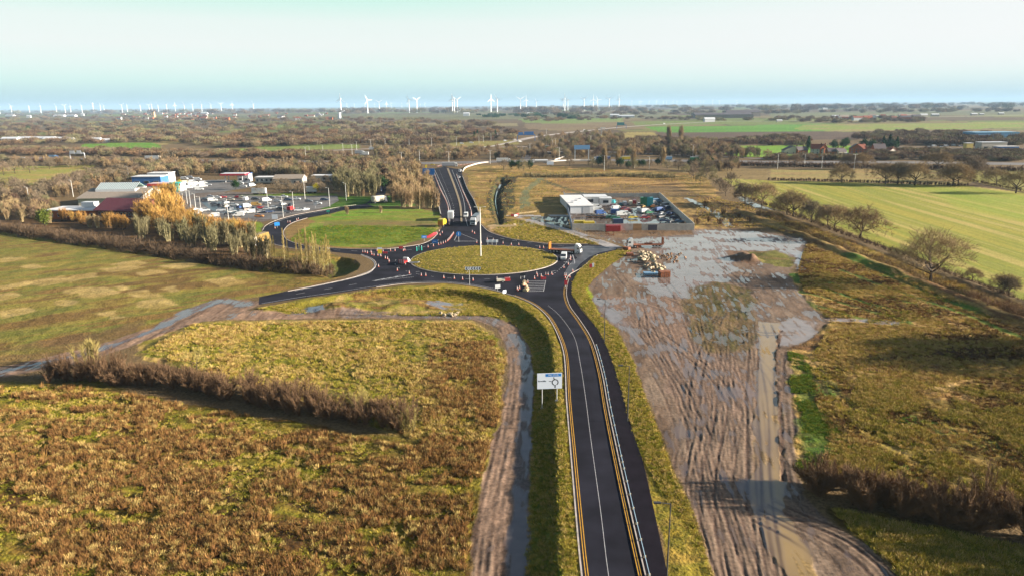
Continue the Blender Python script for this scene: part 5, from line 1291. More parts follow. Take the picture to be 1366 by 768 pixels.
row_of([shrubt], [(350, 352), (360, 354), (374, 356), (388, 358), (400, 361), (412, 364), (424, 367), (434, 369), (440, 366), (346, 346), (352, 330), (344, 336)], .6, 1.0, 'tawny shrub at the foot of the birches', 'shrubs under the birches', 11)
row_of([kindsM['tawny'][0]], [(463, 286), (508, 284), (515, 270), (485, 262)], .35, .5, 'small bare tree on the green between the arms', 'small trees on the green', 12)
row_of([yel_t], [(422, 258), (402, 236), (240, 252)], .8, .9, 'small yellow-leaved tree near the service buildings', 'yellow trees at the services')
green_t.put(P(511, 254), 0, 1.15, 'dark green tree beside the link road lorries')
green_t.put(P(315, 253), 1, .8, 'dark green tree before the petrol station')
row_of([green_t], [(683, 226), (692, 226), (706, 226)], .95, 1.0, 'evergreen beside the lorries right of the dual carriageway', 'evergreens right of the dual carriageway', 3)
row_of([green_t], [(799, 222), (827, 223), (838, 225), (858, 223), (852, 223), (877, 221), (921, 223), (929, 221), (948, 219), (802, 220)], .75, 1.05, 'evergreen in the row in front of the motorway right of centre', 'evergreens along the motorway', 13)
row_of([kindsM['brown'][0], kindsM['olive'][1]], [(672, 228), (698, 229), (760, 222), (790, 224), (812, 226), (845, 226), (866, 225), (890, 226), (905, 227), (915, 232), (925, 240), (934, 246), (942, 238), (952, 245), (960, 255), (940, 228), (975, 250), (985, 258), (968, 262), (950, 234), (960, 226), (980, 225), (925, 230), (936, 236)], .75, 1.1, 'bare tree in the scattered line right of the tan field', 'bare trees right of the tan field', 14)
row_of([popl], [(892, 190), (908, 189)], 1.0, 1.0, 'tall slim tawny poplar of the pair before the dark ploughed field', 'pair of poplars')
row_of([popl], [(806, 221), (824, 222), (845, 224), (884, 221)], .62, .75, 'slim pale bare poplar rising over the motorway traffic', 'slim poplars by the motorway')
row_of([conif], [(637, 184), (633, 187), (661, 184), (1078, 199), (1186, 198), (1178, 197), (1196, 198)], 1.05, 1.3, 'dark conifer standing out far off above the brown woods', 'far dark conifers', 15)
row_of([green_t], [(1112, 200), (1128, 196), (1152, 199), (1163, 200), (1125, 199), (1180, 199), (1190, 199), (38, 175)], 1.2, 1.6, 'dark green rounded tree among the far houses', 'green trees among the houses', 16)
row_of([shrubt], [(930, 300), (945, 296), (960, 300), (975, 298), (950, 284), (985, 290), (1000, 296), (1012, 290), (965, 286), (940, 276)], .6, .9, 'dark bramble shrub right of the scrapyard', 'shrubs right of the scrapyard', 17)
row_of([shrubt], [(664, 250), (674, 262), (678, 272), (683, 244), (676, 242), (654, 244)], .5, .75, 'shrub on the edge of the stream ditch', 'shrubs by the stream', 18)

# --- masses of woodland far off
far_sets = {}
def copse(seed, n, W_, H, w_, tw, bark):
    r = np.random.RandomState(seed); T0 = []; T1 = []
    for i in range(9):
        cx_, cy_ = (r.rand(2) - .5) * W_ * .8; h = H * (.7 + .45 * r.rand()); R_1 = W_ * .18 * (.8 + .5 * r.rand())
        k = n // 9; d = r.normal(size=(k, 3)); d /= np.linalg.norm(d, axis=1, keepdims=True)
        p = d * (r.rand(k, 1) ** .33) * np.array([R_1, R_1, h * .42]) + np.array([cx_, cy_, h * .52])
        e = (d * np.array([.6, .6, .2]) + np.array([0, 0, .7]) + r.normal(size=(k, 3)) * .3) * H * .16
        T0.append(p); T1.append(p + e)
    T0 = np.concatenate(T0); T1 = np.concatenate(T1); T0[:, 2] = np.maximum(T0[:, 2], .2)
    v, q = ribbons(T0, T1, np.full(len(T0), w_), r, w1=w_ * .5)
    mb = MB().tube((0, 0, 0), (0, 0, H * .4), .3, .2, 4, False)
    return blend_mesh('copse', (mb, v, q), bark, tw)
c_far = pcol('c_far', [copse(1, 900, 22, 9, .45, TWB, BARKD), copse(2, 900, 22, 9, .45, TWD, BARKD), copse(3, 900, 22, 9, .45, TWG, BARKD), copse(4, 900, 22, 8, .45, TWD, BARKD), copse(5, 900, 22, 8, .45, TWP, BARKD)])
c_mid = pcol('c_mid', [blend_mesh('m%d' % i, bare_tree(200 + i, 9, 5, 3, (6, 5, 4), 6, (1.2, .14), .2, .15), BARKD, t) for i, t in enumerate([TWB, TWG, TWD, TWB, TWT, TWP])]
             + [blend_mesh('n%d' % i, fan_tree(230 + i, 9, 3.4, 700, .16, 10), BARK, t) for i, t in enumerate([TWG, TWT, TWB])])
c_green_far = pcol('c_gfar', [copse(8, 1200, 20, 8, .7, LGRN, BARKD)])
def woods(poly, n, coll, label, lo=.7, hi=1.2, name='woodland'):
    p = inside_px(poly, n, rng); return scatter(name, p, lo + (hi - lo) * rng.rand(n), coll, label, 'woodland', rng)
woods([(-60, 262), (0, 258), (60, 268), (80, 282), (60, 296), (0, 288), (-60, 284)], 60, c_mid, 'brown scrub woodland at the left edge behind the large field', .6, .9)
woods([(0, 216), (420, 222), (500, 218), (560, 222), (530, 232), (500, 238), (440, 236), (300, 232), (240, 230), (150, 226), (60, 221), (0, 222)], 260, c_mid, 'brown woodland between the motorway and the services', .8, 1.2)
woods([(84, 240), (200, 234), (205, 243), (130, 250), (104, 264), (60, 264)], 70, c_mid, 'brown scrub woodland left of and behind the hall', .7, 1.0)
woods([(180, 228), (300, 226), (420, 230), (420, 240), (340, 236), (300, 233), (230, 238), (180, 240)], 130, c_mid, 'olive bare woodland above the lorry park', .8, 1.15)
woods([(440, 232), (520, 226), (560, 228), (540, 240), (524, 250), (500, 248), (450, 246)], 90, c_mid, 'bare woodland beyond the link road', .9, 1.25)
woods([(0, 199), (110, 201), (340, 206), (460, 206), (480, 214), (340, 212), (170, 209), (0, 207)], 260, c_far, 'bare woodland along the far side of the left motorway', .5, .8)
woods([(0, 188), (200, 184), (300, 190), (480, 186), (560, 190), (620, 186), (690, 182), (690, 187), (560, 195), (470, 193), (300, 198), (220, 190), (100, 192), (0, 197)], 300, c_far, 'brown woodland across the middle distance at left', .6, 1.0)
woods([(0, 166), (300, 166), (500, 170), (600, 172), (680, 174), (690, 181), (560, 188), (440, 186), (300, 190), (200, 184), (0, 186)], 460, c_far, 'broad brown woods stretching across the left distance', .7, 1.2)
woods([(0, 152), (300, 154), (560, 160), (700, 170), (560, 170), (300, 166), (0, 166)], 230, c_far, 'far brown woods below the left horizon', 1.0, 1.6)
woods([(560, 200), (700, 200), (760, 206), (800, 212), (700, 212), (640, 214), (600, 214), (560, 212)], 150, c_mid, 'brown thicket beyond the end of the dual carriageway', .8, 1.1)
woods([(500, 200), (560, 200), (600, 208), (600, 215), (540, 215), (500, 212)], 90, c_mid, 'dark thicket above the link road trees', .8, 1.1)
woods([(720, 186), (790, 178), (830, 182), (830, 196), (900, 204), (940, 210), (830, 210), (760, 206), (716, 204)], 210, c_mid, 'tawny thicket between the slip roads and the motorway bridge', .9, 1.4)
woods([(826, 190), (900, 190), (960, 196), (980, 206), (1026, 211), (940, 211), (840, 203)], 200, c_mid, 'bare wood beside the motorway right of centre', .9, 1.4)
woods([(850, 184), (920, 187), (1000, 190), (970, 197), (900, 193), (850, 190)], 120, c_far, 'brown hedgerow trees below the ploughed field', .45, .7)
woods([(1026, 210), (1150, 211), (1160, 203), (1280, 205), (1366, 208), (1366, 216), (1200, 214.5), (1026, 214)], 300, c_far, 'brown scrub along the far side of the right motorway', .35, .6)
woods([(1140, 182), (1180, 178), (1280, 178), (1366, 184), (1366, 196), (1280, 195), (1200, 194), (1180, 192), (1140, 186)], 260, c_far, 'tawny bare wood behind the houses and depot on the right', .6, .95)
woods([(1160, 200), (1280, 202), (1366, 203), (1366, 209), (1160, 208)], 150, c_far, 'brown scrub in front of the far depot at right', .4, .6)
woods([(1026, 183), (1060, 182), (1080, 186), (1070, 196), (1030, 195), (960, 192), (980, 188)], 90, c_far, 'pale bare trees left of the far houses', .5, .8)
woods([(690, 152), (900, 150), (1366, 147), (1366, 150), (900, 154), (690, 156)], 150, c_far, 'thin far tree lines below the right horizon', 1.2, 2.2)
woods([(700, 158), (830, 157), (1000, 160), (1000, 163), (840, 160), (700, 164)], 70, c_far, 'far tree clumps among the fields right of centre', .7, 1.4)
woods([(1026, 157), (1230, 158), (1230, 164), (1120, 165), (1026, 162)], 130, c_far, 'dark strip of far woodland at right', .7, 1.2)
woods([(0, 147.5), (683, 144.5), (1366, 138.5), (1366, 146), (683, 152), (0, 153)], 420, c_far, 'low wooded skyline along the horizon', 2.0, 4.5)
woods([(620, 155), (640, 153), (760, 155), (780, 160), (640, 158)], 26, c_green_far, 'dark green far woodland patches', 1, 2)
woods([(930, 200), (960, 215), (1010, 222), (960, 232), (930, 226)], 40, c_mid, 'bare trees at the near edge of the motorway right of the evergreens', .7, 1.0)
# ------------------------------------------------------------------ label helper: makes look-alikes tell apart by their order
PLACED = []
def ordinal_labels(items):
    """items: list of objects sharing a base label; numbers them from left to right as seen in the scene"""
    by = {}
    for o in items: by.setdefault(o['label'], []).append(o)
    words = ['leftmost', 'second from left', 'third from left', 'fourth from left', 'fifth from left', 'sixth from left', 'seventh from left', 'eighth from left', 'ninth from left', 'tenth from left']
    for lb, os_ in by.items():
        if len(os_) < 2: continue
        os_.sort(key=lambda o: o.location.x / max(o.location.y, 1))
        if len(os_) <= 10:
            for i, o in enumerate(os_):
                o['label'] = ('rightmost ' if i == len(os_) - 1 else words[i] + ' ') + lb
        else:
            for o in os_: o['group'] = o['label'] if 'group' not in o else o['group']

# ------------------------------------------------------------------ vehicles
def paintm(name, c): return mat('paint_' + name, tuple(q * .62 for q in c), .35, spec=.5)
PAINT = {k: paintm(k, v) for k, v in dict(white=(.72, .72, .70), cream=(.66, .58, .44), silver=(.42, .43, .45), black=(.02, .02, .025), red=(.42, .03, .03), blue=(.03, .09, .28),
        darkblue=(.02, .04, .10), grey=(.14, .15, .17), green=(.03, .22, .10), yellow=(.62, .46, .03), orange=(.6, .22, .03), teal=(.03, .30, .34), brown=(.20, .10, .05), maroon=(.18, .03, .04), gold=(.36, .22, .06), skyblue=(.16, .30, .45)).items()}
GLASSD = mat('window_glass', (.02, .025, .03), .08, spec=.8)
TYRE = mat('tyre_rubber', (.015, .015, .016), .85)
RIM = mat('wheel_rim', (.35, .35, .36), .4, metal=.6)
LIGHTW = mat('headlight_lens', (.7, .7, .66), .15, spec=.8)
LIGHTR = mat('tail_lamp_lens', (.4, .02, .02), .2, spec=.7)
CHASS = mat('chassis_steel', (.03, .03, .033), .7)
RUST = mat('rusty_steel', tuple(A(150, 92, 62)), .8, noise=(1.5, .35))
STEEL = mat('galvanised_steel', (.42, .42, .41), .5, metal=.3)

def wheel(parent, x, y, r, w_):
    mb = MB().use(TYRE).tube((x, y - w_ / 2, r), (x, y + w_ / 2, r), r, n=12)
    wobj = mb.build('wheel', parent)
    s = 1 if y > 0 else -1
    MB().use(RIM).tube((x, y + s * w_ * .5, r), (x, y + s * (w_ * .5 + .02), r), r * .6, n=10).build('rim', wobj)
    return wobj
CARP = {}
def car_proto(kind, colour):
    key = (kind, colour)
    if key in CARP: return CARP[key]
    m = PAINT[colour]
    nm = {'hatch': 'parked_car', 'estate': 'parked_car', 'van': 'van'}[kind]
    r = empty(nm, (0, 0, -500), 0, colour + ' ' + ('van' if kind == 'van' else 'car'), 'van' if kind == 'van' else 'car')
    if kind == 'van':
        L_, hw, r_w = 5.2, .95, .34
        body = [(-2.6, .35), (-2.6, 1.95), (-2.4, 2.15), (.9, 2.15), (1.15, 2.05), (1.75, 1.25), (2.5, 1.05), (2.6, .75), (2.6, .35)]
        MB().use(m).profile(body, hw, hw * .9, 1.1).build('body', r)
        MB().use(GLASSD).profile([(1.20, 1.99), (1.72, 1.30), (1.765, 1.30), (1.245, 2.0)], hw * .86).build('windscreen', r)
        for s in (-1, 1): MB().use(GLASSD).box(.55, 1.25, s * hw * .97 - .03, s * hw * .97 + .03, 1.25, 1.75).build('side_window', r)
        ax = (-1.6, 1.65)
    else:
        hw, r_w = .88, .32
        if kind == 'hatch':
            body = [(-2.0, .3), (-2.08, .75), (-2.0, 1.0), (-1.2, 1.03), (.85, 1.0), (1.95, .82), (2.1, .6), (2.08, .3)]
            roof = [(-1.95, .98), (-1.55, 1.42), (-1.1, 1.5), (.05, 1.48), (.95, .98)]
        else:
            body = [(-2.3, .3), (-2.35, .75), (-2.28, 1.0), (-1.2, 1.03), (.9, 1.0), (2.1, .82), (2.25, .6), (2.22, .3)]
            roof = [(-2.2, .98), (-1.95, 1.4), (-1.6, 1.5), (.1, 1.48), (1.0, .98)]
        MB().use(m).profile(body, hw, hw * .93, .8).build('body', r)
        MB().use(GLASSD).profile(roof, hw * .88, hw * .68, 1.0).build('window_band', r)
        rt = [(roof[1][0] + .12, 1.445), (roof[2][0], 1.525), (.02, 1.505), (.18, 1.42)]
        MB().use(m).profile(rt, hw * .70).build('roof', r)
        ax = (-1.25, 1.3) if kind == 'hatch' else (-1.4, 1.4)
    for x in ax:
        for s in (-1, 1): wheel(r, x, s * (hw - .08), r_w, .2)
    fx = 2.6 if kind == 'van' else (2.02 if kind == 'hatch' else 2.17)
    for s in (-1, 1):
        MB().use(LIGHTW).box(fx - .06, fx + .02, s * hw * .72 - .14, s * hw * .72 + .14, .62 if kind != 'van' else .78, .76 if kind != 'van' else .95).build('headlight', r)
        bx = -2.6 if kind == 'van' else (-2.05 if kind == 'hatch' else -2.32)
        MB().use(LIGHTR).box(bx - .03, bx + .05, s * hw * .82 - .09, s * hw * .82 + .09, .75, .95).build('tail_lamp', r)
    CARP[key] = Proto(r); return CARP[key]
def car(px, py, hd, kind, colour, where, z=.06, group=None):
    """hd: heading in degrees, 0 = pointing right (+x), 90 = away"""
    x, y = G(px, py)
    o = car_proto(kind, colour).put((x, y, z), math.radians(hd), 1.0, f"{colour} {'van' if kind == 'van' else 'car'} {where}", group)
    PLACED.append(o); return o

def truck(px, py, hd, where, cab='white', body='white', kind='box', L_=9.5, z=.06, at=None, cabtype=0):
    x, y = at if at else G(px, py)
    r = empty('lorry', (x, y, z), math.radians(hd), None, 'lorry')
    m = PAINT[cab]
    # cab at the front (+x)
    x1 = L_ / 2 + 1.2
    MB().use(m).profile([(x1 - 2.1, .5), (x1 - 2.1, 3.15), (x1 - 1.9, 3.6), (x1 - .9, 3.45), (x1 - .25, 2.7), (x1, 1.6), (x1 + .05, .5)], 1.2, 1.1, 2.6).build('cab', r)
    MB().use(GLASSD).profile([(x1 - .21, 2.62), (x1 - .0, 1.75), (x1 + .05, 1.76), (x1 - .16, 2.66)], 1.05).build('windscreen', r)
    for s in (-1, 1):
        MB().use(GLASSD).box(x1 - 1.2, x1 - .4, s * 1.2 - .02, s * 1.2 + .02, 1.75, 2.45).build('side_window', r)
        MB().use(LIGHTW).box(x1 + .02, x1 + .08, s * .9 - .18, s * .9 + .18, .75, .98).build('headlight', r)
    MB().use(CHASS).box(x1 + .0, x1 + .12, -1.15, 1.15, .4, .68).build('bumper', r)
    MB().use(CHASS).box(x1 + .0, x1 + .07, -.7, .7, 1.0, 1.5).build('grille', r)
    x0 = x1 - 2.5 - L_
    MB().use(CHASS).box(x0 + .2, x1 - 1, -.45, .45, .7, 1.0).build('chassis', r)
    if kind == 'box':
        b = MB().use(PAINT[body]).box(x0, x1 - 2.5, -1.25, 1.25, 1.05, 4.0).build('trailer_box', r)
        MB().use(CHASS).box(x0 - .02, x0 + .01, -.02, .02, 1.15, 3.9).build('door_seam', b)
    elif kind == 'curtain':
        MB().use(PAINT['white']).box(x0, x1 - 2.5, -1.25, 1.25, 3.85, 4.0).build('trailer_roof', r)
        MB().use(PAINT[body]).box(x0 + .03, x1 - 2.53, -1.23, 1.23, 1.1, 3.85).build('trailer_curtain', r)
    elif kind == 'tanker':
        MB().use(PAINT[body]).tube((x0, 0, 2.3), (x1 - 2.6, 0, 2.3), 1.15, n=14).build('tank', r)
    elif kind == 'tipper':
        MB().use(PAINT[body]).box(x0, x1 - 2.5, -1.2, 1.2, 1.1, 2.6).build('tipper_body', r)
    elif kind in ('flat', 'lowloader'):
        dm = RUST
        MB().use(dm).box(x0, x1 - 2.4, -1.3, 1.3, .95, 1.15).build('deck', r)
        for s in (-1, 1):
            MB().use(PAINT['orange'] if kind == 'flat' else RUST).box(x0 - .1, x0 + .25, s * .75 - .42, s * .75 + .42, 1.15, 3.6).build('loading_ramp', r)
        if kind == 'lowloader': MB().use(RUST).box(x0 + 4, x0 + 7, -.4, .4, 1.15, 1.6).build('winch_bed', r)
    for xx in ((x1 - .9, x1 - 2.9) if L_ > 5 else (x1 - .9,)):
        for s in (-1, 1): wheel(r, xx, s * 1.05, .5, .3)
    for xx in ((x0 + .9, x0 + 2.1, x0 + 3.3) if L_ > 8 else (x0 + 1.0,)):
        for s in (-1, 1): wheel(r, xx, s * 1.05, .5, .3)
    r['label'] = where
    return r

# ------------------------------------------------------------------ buildings
def bld(name, label, cat, cpx, w_, d_, rz, parts):
    """cpx: photo pixel of the middle of the front foot"""
    r = empty(name, (*G(*cpx), 0), rz, label, cat)
    return r
BRICK = mat('brick', tuple(A(176, 104, 66)), .9, noise=(2.5, .2), bump=(9, .3))
BRICKR = mat('brick_dark', tuple(A(122, 70, 52)), .9, noise=(2.5, .2), bump=(9, .3))
RENDER = mat('cream_render', tuple(A(206, 196, 180)), .85, noise=(1, .1))
WPANEL = mat('white_panel', (.48, .48, .48), .5, noise=(.6, .06))
ROOFG = mat('grey_roof', tuple(A(158, 144, 128)), .8, noise=(1.2, .12))
ROOFR = mat('maroon_tiles', (.11, .028, .035), .7, noise=(2, .2), bump=(6, .3))
ROOFS = mat('slate', tuple(A(96, 84, 84)), .7, noise=(2, .2))
ROOFT = mat('red_tiles', tuple(A(150, 84, 60)), .8, noise=(2, .2))
GLZ = mat('green_glazing', (.22, .34, .30), .15, spec=.8)
BLUEP = mat('blue_panel', (.04, .12, .30), .5)
TEALP = mat('teal_panel', (.03, .34, .26), .5)
REDP = mat('red_panel', (.36, .03, .04), .5)
DARKW = mat('dark_wall', (.035, .033, .045), .8)
CONC = mat('concrete_panel', tuple(A(214, 204, 190)), .85, noise=(.8, .15), bump=(4, .15))
TIMB = mat('pale_timber', tuple(A(214, 186, 140)), .8, noise=(2, .2))
FLATR = mat('flat_roof', tuple(A(240, 236, 232)), .7, noise=(.5, .15))

def gable_mesh(mb, x0, x1, y0, y1, z0, z1, axis='x', over=.4, th=.25):
    if axis == 'x':
        ym = (y0 + y1) / 2
        v = [(x0 - over, y0 - over, z0), (x1 + over, y0 - over, z0), (x1 + over, ym, z1), (x0 - over, ym, z1), (x0 - over, y1 + over, z0), (x1 + over, y1 + over, z0)]
        v += [(a, b, c - th) for a, b, c in v]
        f = [(0, 1, 2, 3), (3, 2, 5, 4), (6, 9, 8, 7), (9, 10, 11, 8), (0, 6, 7, 1), (4, 5, 11, 10), (0, 3, 9, 6), (3, 4, 10, 9), (1, 7, 8, 2), (2, 8, 11, 5)]
    else:
        xm = (x0 + x1) / 2
        v = [(x0 - over, y0 - over, z0), (x0 - over, y1 + over, z0), (xm, y1 + over, z1), (xm, y0 - over, z1), (x1 + over, y0 - over, z0), (x1 + over, y1 + over, z0)]
        v += [(a, b, c - th) for a, b, c in v]
        f = [(0, 3, 2, 1), (3, 4, 5, 2), (6, 7, 8, 9), (9, 8, 11, 10), (0, 1, 7, 6), (4, 10, 11, 5), (0, 6, 9, 3), (3, 9, 10, 4), (1, 2, 8, 7), (2, 5, 11, 8)]
    return mb.add(v, f)
def gable_walls(mb, x0, x1, y0, y1, z, zr, axis='x'):
    if axis == 'x':
        ym = (y0 + y1) / 2
        v = [(x0, y0, 0), (x1, y0, 0), (x1, y1, 0), (x0, y1, 0), (x0, y0, z), (x1, y0, z), (x1, y1, z), (x0, y1, z), (x0, ym, zr), (x1, ym, zr)]
        f = [(0, 1, 5, 4), (1, 2, 6, 9, 5), (2, 3, 7, 6), (3, 0, 4, 8, 7)]
    else:
        xm = (x0 + x1) / 2
        v = [(x0, y0, 0), (x1, y0, 0), (x1, y1, 0), (x0, y1, 0), (x0, y0, z), (x1, y0, z), (x1, y1, z), (x0, y1, z), (xm, y0, zr), (xm, y1, zr)]
        f = [(0, 1, 5, 8, 4), (1, 2, 6, 5), (2, 3, 7, 9, 6), (3, 0, 4, 7)]
    return mb.add(v, f)
def windows(parent, xs, y, z0, z1, w_, side=-1, name='window', m=None):
    for x in xs:
        f = MB().use(WPANEL).box(x - w_ / 2 - .1, x + w_ / 2 + .1, y + side * .0, y + side * .06, z0 - .1, z1 + .1).build(name, parent)
        MB().use(m or GLASSD).box(x - w_ / 2, x + w_ / 2, y + side * .05, y + side * .09, z0, z1).build('pane', f)
def gabled_house(px, py, w_, d_, h, rh, rz, wall, roof, label, axis='x', chim=True, cat='house', name='house', nwin=3, wide=1.2):
    r = empty(name, (*G(px, py), 0), rz, label, cat)
    gable_walls(MB().use(wall), -w_ / 2, w_ / 2, 0, d_, h, h + rh, axis).build('wall', r)
    ro = gable_mesh(MB().use(roof), -w_ / 2, w_ / 2, 0, d_, h + .05, h + rh + .2, axis).build('roof', r)
    if chim: MB().use(BRICKR).box(w_ * .25, w_ * .25 + .8, d_ / 2 - .4, d_ / 2 + .4, h + rh - .6, h + rh + 1.2).build('chimney', ro)
    if nwin:
        xs = [(-w_ / 2 + w_ * (i + .5) / nwin) for i in range(nwin)]
        windows(r, xs, -.01, 1.0, 2.2, wide)
        if h > 4.5: windows(r, xs, -.01, 3.6, 4.6, wide)
        MB().use(DARKW).box(-.45, .45, -.08, -.02, 0, .9).build('door', r)
    return r

# services: hall with roof light
r = empty('service_hall', (*G(146, 277), 0), math.radians(2), 'long grey-roofed hall with a raised white glazed roof light', 'hall')
m1 = mpp(146, 275); W2 = 78 * m1 / 2
gable_walls(MB().use(RENDER), -W2, W2, 0, 34, 5.0, 8.6).build('wall', r)
gable_mesh(MB().use(ROOFG), -W2, W2, 0, 34, 5.1, 8.8, over=.8).build('roof', r)
rl = MB().use(WPANEL).box(-W2 * .72, W2 * .62, 10, 24, 6.5, 8.6).build('roof_light', r)
gable_mesh(MB().use(GLZ), -W2 * .70, W2 * .60, 10.4, 23.6, 8.62, 11.6, over=0).build('glazing', rl)
b_ = MB().use(WPANEL)
for i in range(22):
    x = -W2 * .70 + (W2 * 1.30) * i / 21
    b_.add([(x - .25, 10.3, 8.66), (x + .25, 10.3, 8.66), (x + .25, 17, 11.72), (x - .25, 17, 11.72)], [(0, 1, 2, 3)])
b_.build('glazing_bars', rl)
windows(r, [-W2 + 4 + i * 5.5 for i in range(10)], -.02, 1.0, 3.2, 2.6)
fr = MB().use(WPANEL)
for y in (0.5, 8, 16.5, 25, 33): fr.box(W2 + .02, W2 + .2, y, y + .7, 0, 6.2 + (2.5 - abs(y - 17) * .15))
fr.box(W2 + .02, W2 + .2, 0, 34, 4.4, 5.0); fr.build('gable_frame', r)
# maroon pitched building
r = empty('maroon_roofed_building', (*G(160, 296), 0), math.radians(-14), 'building with a broad dark maroon pitched roof beside the hall', 'building')
wm = 12.5
gable_walls(MB().use(BRICKR), -wm, wm, 0, 17, 5.2, 9.8, 'x').build('wall', r)
gable_mesh(MB().use(ROOFR), -wm, wm, 0, 17, 5.3, 10.0, 'x', over=1.0).build('roof', r)
windows(r, [-wm + 1.6 + i * 2.1 for i in range(12)], -.02, 3.2, 4.4, 1.1)
windows(r, [-wm + 1.6 + i * 4.2 for i in range(6)], -.02, .8, 2.2, 1.4)
# flat roofed brick wing
r = empty('brick_wing', (*G(96, 293), 0), math.radians(-3), 'low brick building with a pale flat roof at the left of the hall', 'building')
MB().use(BRICK).box(-12.5, 12.5, 0, 13, 0, 4.2).build('wall', r)
MB().use(FLATR).box(-13, 13, -.5, 13.5, 4.2, 4.7).build('roof', r)
MB().use(WPANEL).box(1, 7.5, 7, 11, 4.7, 7.4).build('plant_room', r)
windows(r, [-10 + i * 4 for i in range(6)], -.02, 1.4, 2.9, 1.6)
def flat_building(px, py, w_, d_, h, rz, wall, roof, label, fascia=None, cat='building', name='building', nwin=4):
    r = empty(name, (*G(px, py), 0), rz, label, cat)
    MB().use(wall).box(-w_ / 2, w_ / 2, 0, d_, 0, h).build('wall', r)
    MB().use(roof).box(-w_ / 2 - .3, w_ / 2 + .3, -.3, d_ + .3, h, h + .4).build('roof', r)
    if fascia: MB().use(fascia).box(-w_ / 2 - .35, w_ / 2 + .35, -.4, -.31, h - 1.2, h + .42).build('fascia', r)
    if nwin: windows(r, [(-w_ / 2 + w_ * (i + .5) / nwin) for i in range(nwin)], -.02, 1.0, min(h - .8, 2.6), w_ / nwin * .5)
    return r
flat_building(196, 247, 20, 12, 5.5, .0, BLUEP, FLATR, 'blue walled building with a pale flat roof behind the hall', nwin=3)
flat_building(212, 244, 15, 10, 6.5, .0, WPANEL, FLATR, 'white upper block behind the blue walled building', nwin=3)
flat_building(220, 256, 20, 9, 4.8, .05, WPANEL, mat('pink_roof', tuple(A(226, 196, 190)), .7), 'restaurant block with a pinkish white roof and red front', REDP, nwin=4)
flat_building(233, 256, 6, 8, 5.0, .05, TEALP, TEALP, 'small teal block at the end of the restaurant', nwin=1)
# petrol station canopy
r = empty('fuel_canopy', (*G(311, 244), 0), 0, 'fuel station canopy with a red fascia on slim columns', 'canopy')
MB().use(REDP).box(-9, 9, 0, 10, 5.0, 6.2).build('canopy_fascia', r)
MB().use(WPANEL).box(-8.6, 8.6, .4, 9.6, 6.2, 6.35).build('canopy_top', r)
for x in (-6, 6):
    for y in (2, 8): MB().use(WPANEL).box(x - .25, x + .25, y - .25, y + .25, 0, 5.0).build('column', r)
flat_building(325, 243, 8, 7, 5.5, 0, WPANEL, BLUEP, 'white fuel station kiosk with a blue roof edge', nwin=2)
# low glasshouse-like block
r = gabled_house(384, 246, 20, 12, 3.6, 2.4, 0, RENDER, ROOFG, 'low pale motel block with a pitched grey roof behind the car park', chim=False, cat='building', name='motel_block', nwin=6)
flat_building(356, 244, 16, 8, 3.6, 0, RENDER, FLATR, 'low white flat block left of the pitched motel block', nwin=5)
flat_building(440, 242, 26, 8, 3.8, 0, RENDER, FLATR, 'long low white block behind the trees near the link road', nwin=7)
def trailer(px, py, rz, w_, h, label, m=None):
    r = empty('trailer', (*G(px, py), .05), rz, label, 'trailer')
    MB().use(m or WPANEL).box(-w_ / 2, w_ / 2, -1.25, 1.25, 1.0, 1.0 + h).build('box_body', r)
    MB().use(CHASS).box(-w_ / 2 + .3, w_ / 2 - .3, -.5, .5, .6, 1.0).build('chassis', r)
    for x in (-w_ / 2 + 1.5, -w_ / 2 + 2.7, w_ / 2 - 1.2):
        for s in (-1, 1): MB().use(TYRE).tube((x, s * 1.0 - .15, .5), (x, s * 1.0 + .15, .5), .5, n=10).build('wheel', r)
    return r
trailer(346, 260, 0, 8.5, 3.0, 'white box trailer parked behind the car park left of the yellow tree')
trailer(416, 258, 0, 6.5, 3.0, 'short white box trailer with blue panel beside the yellow tree')
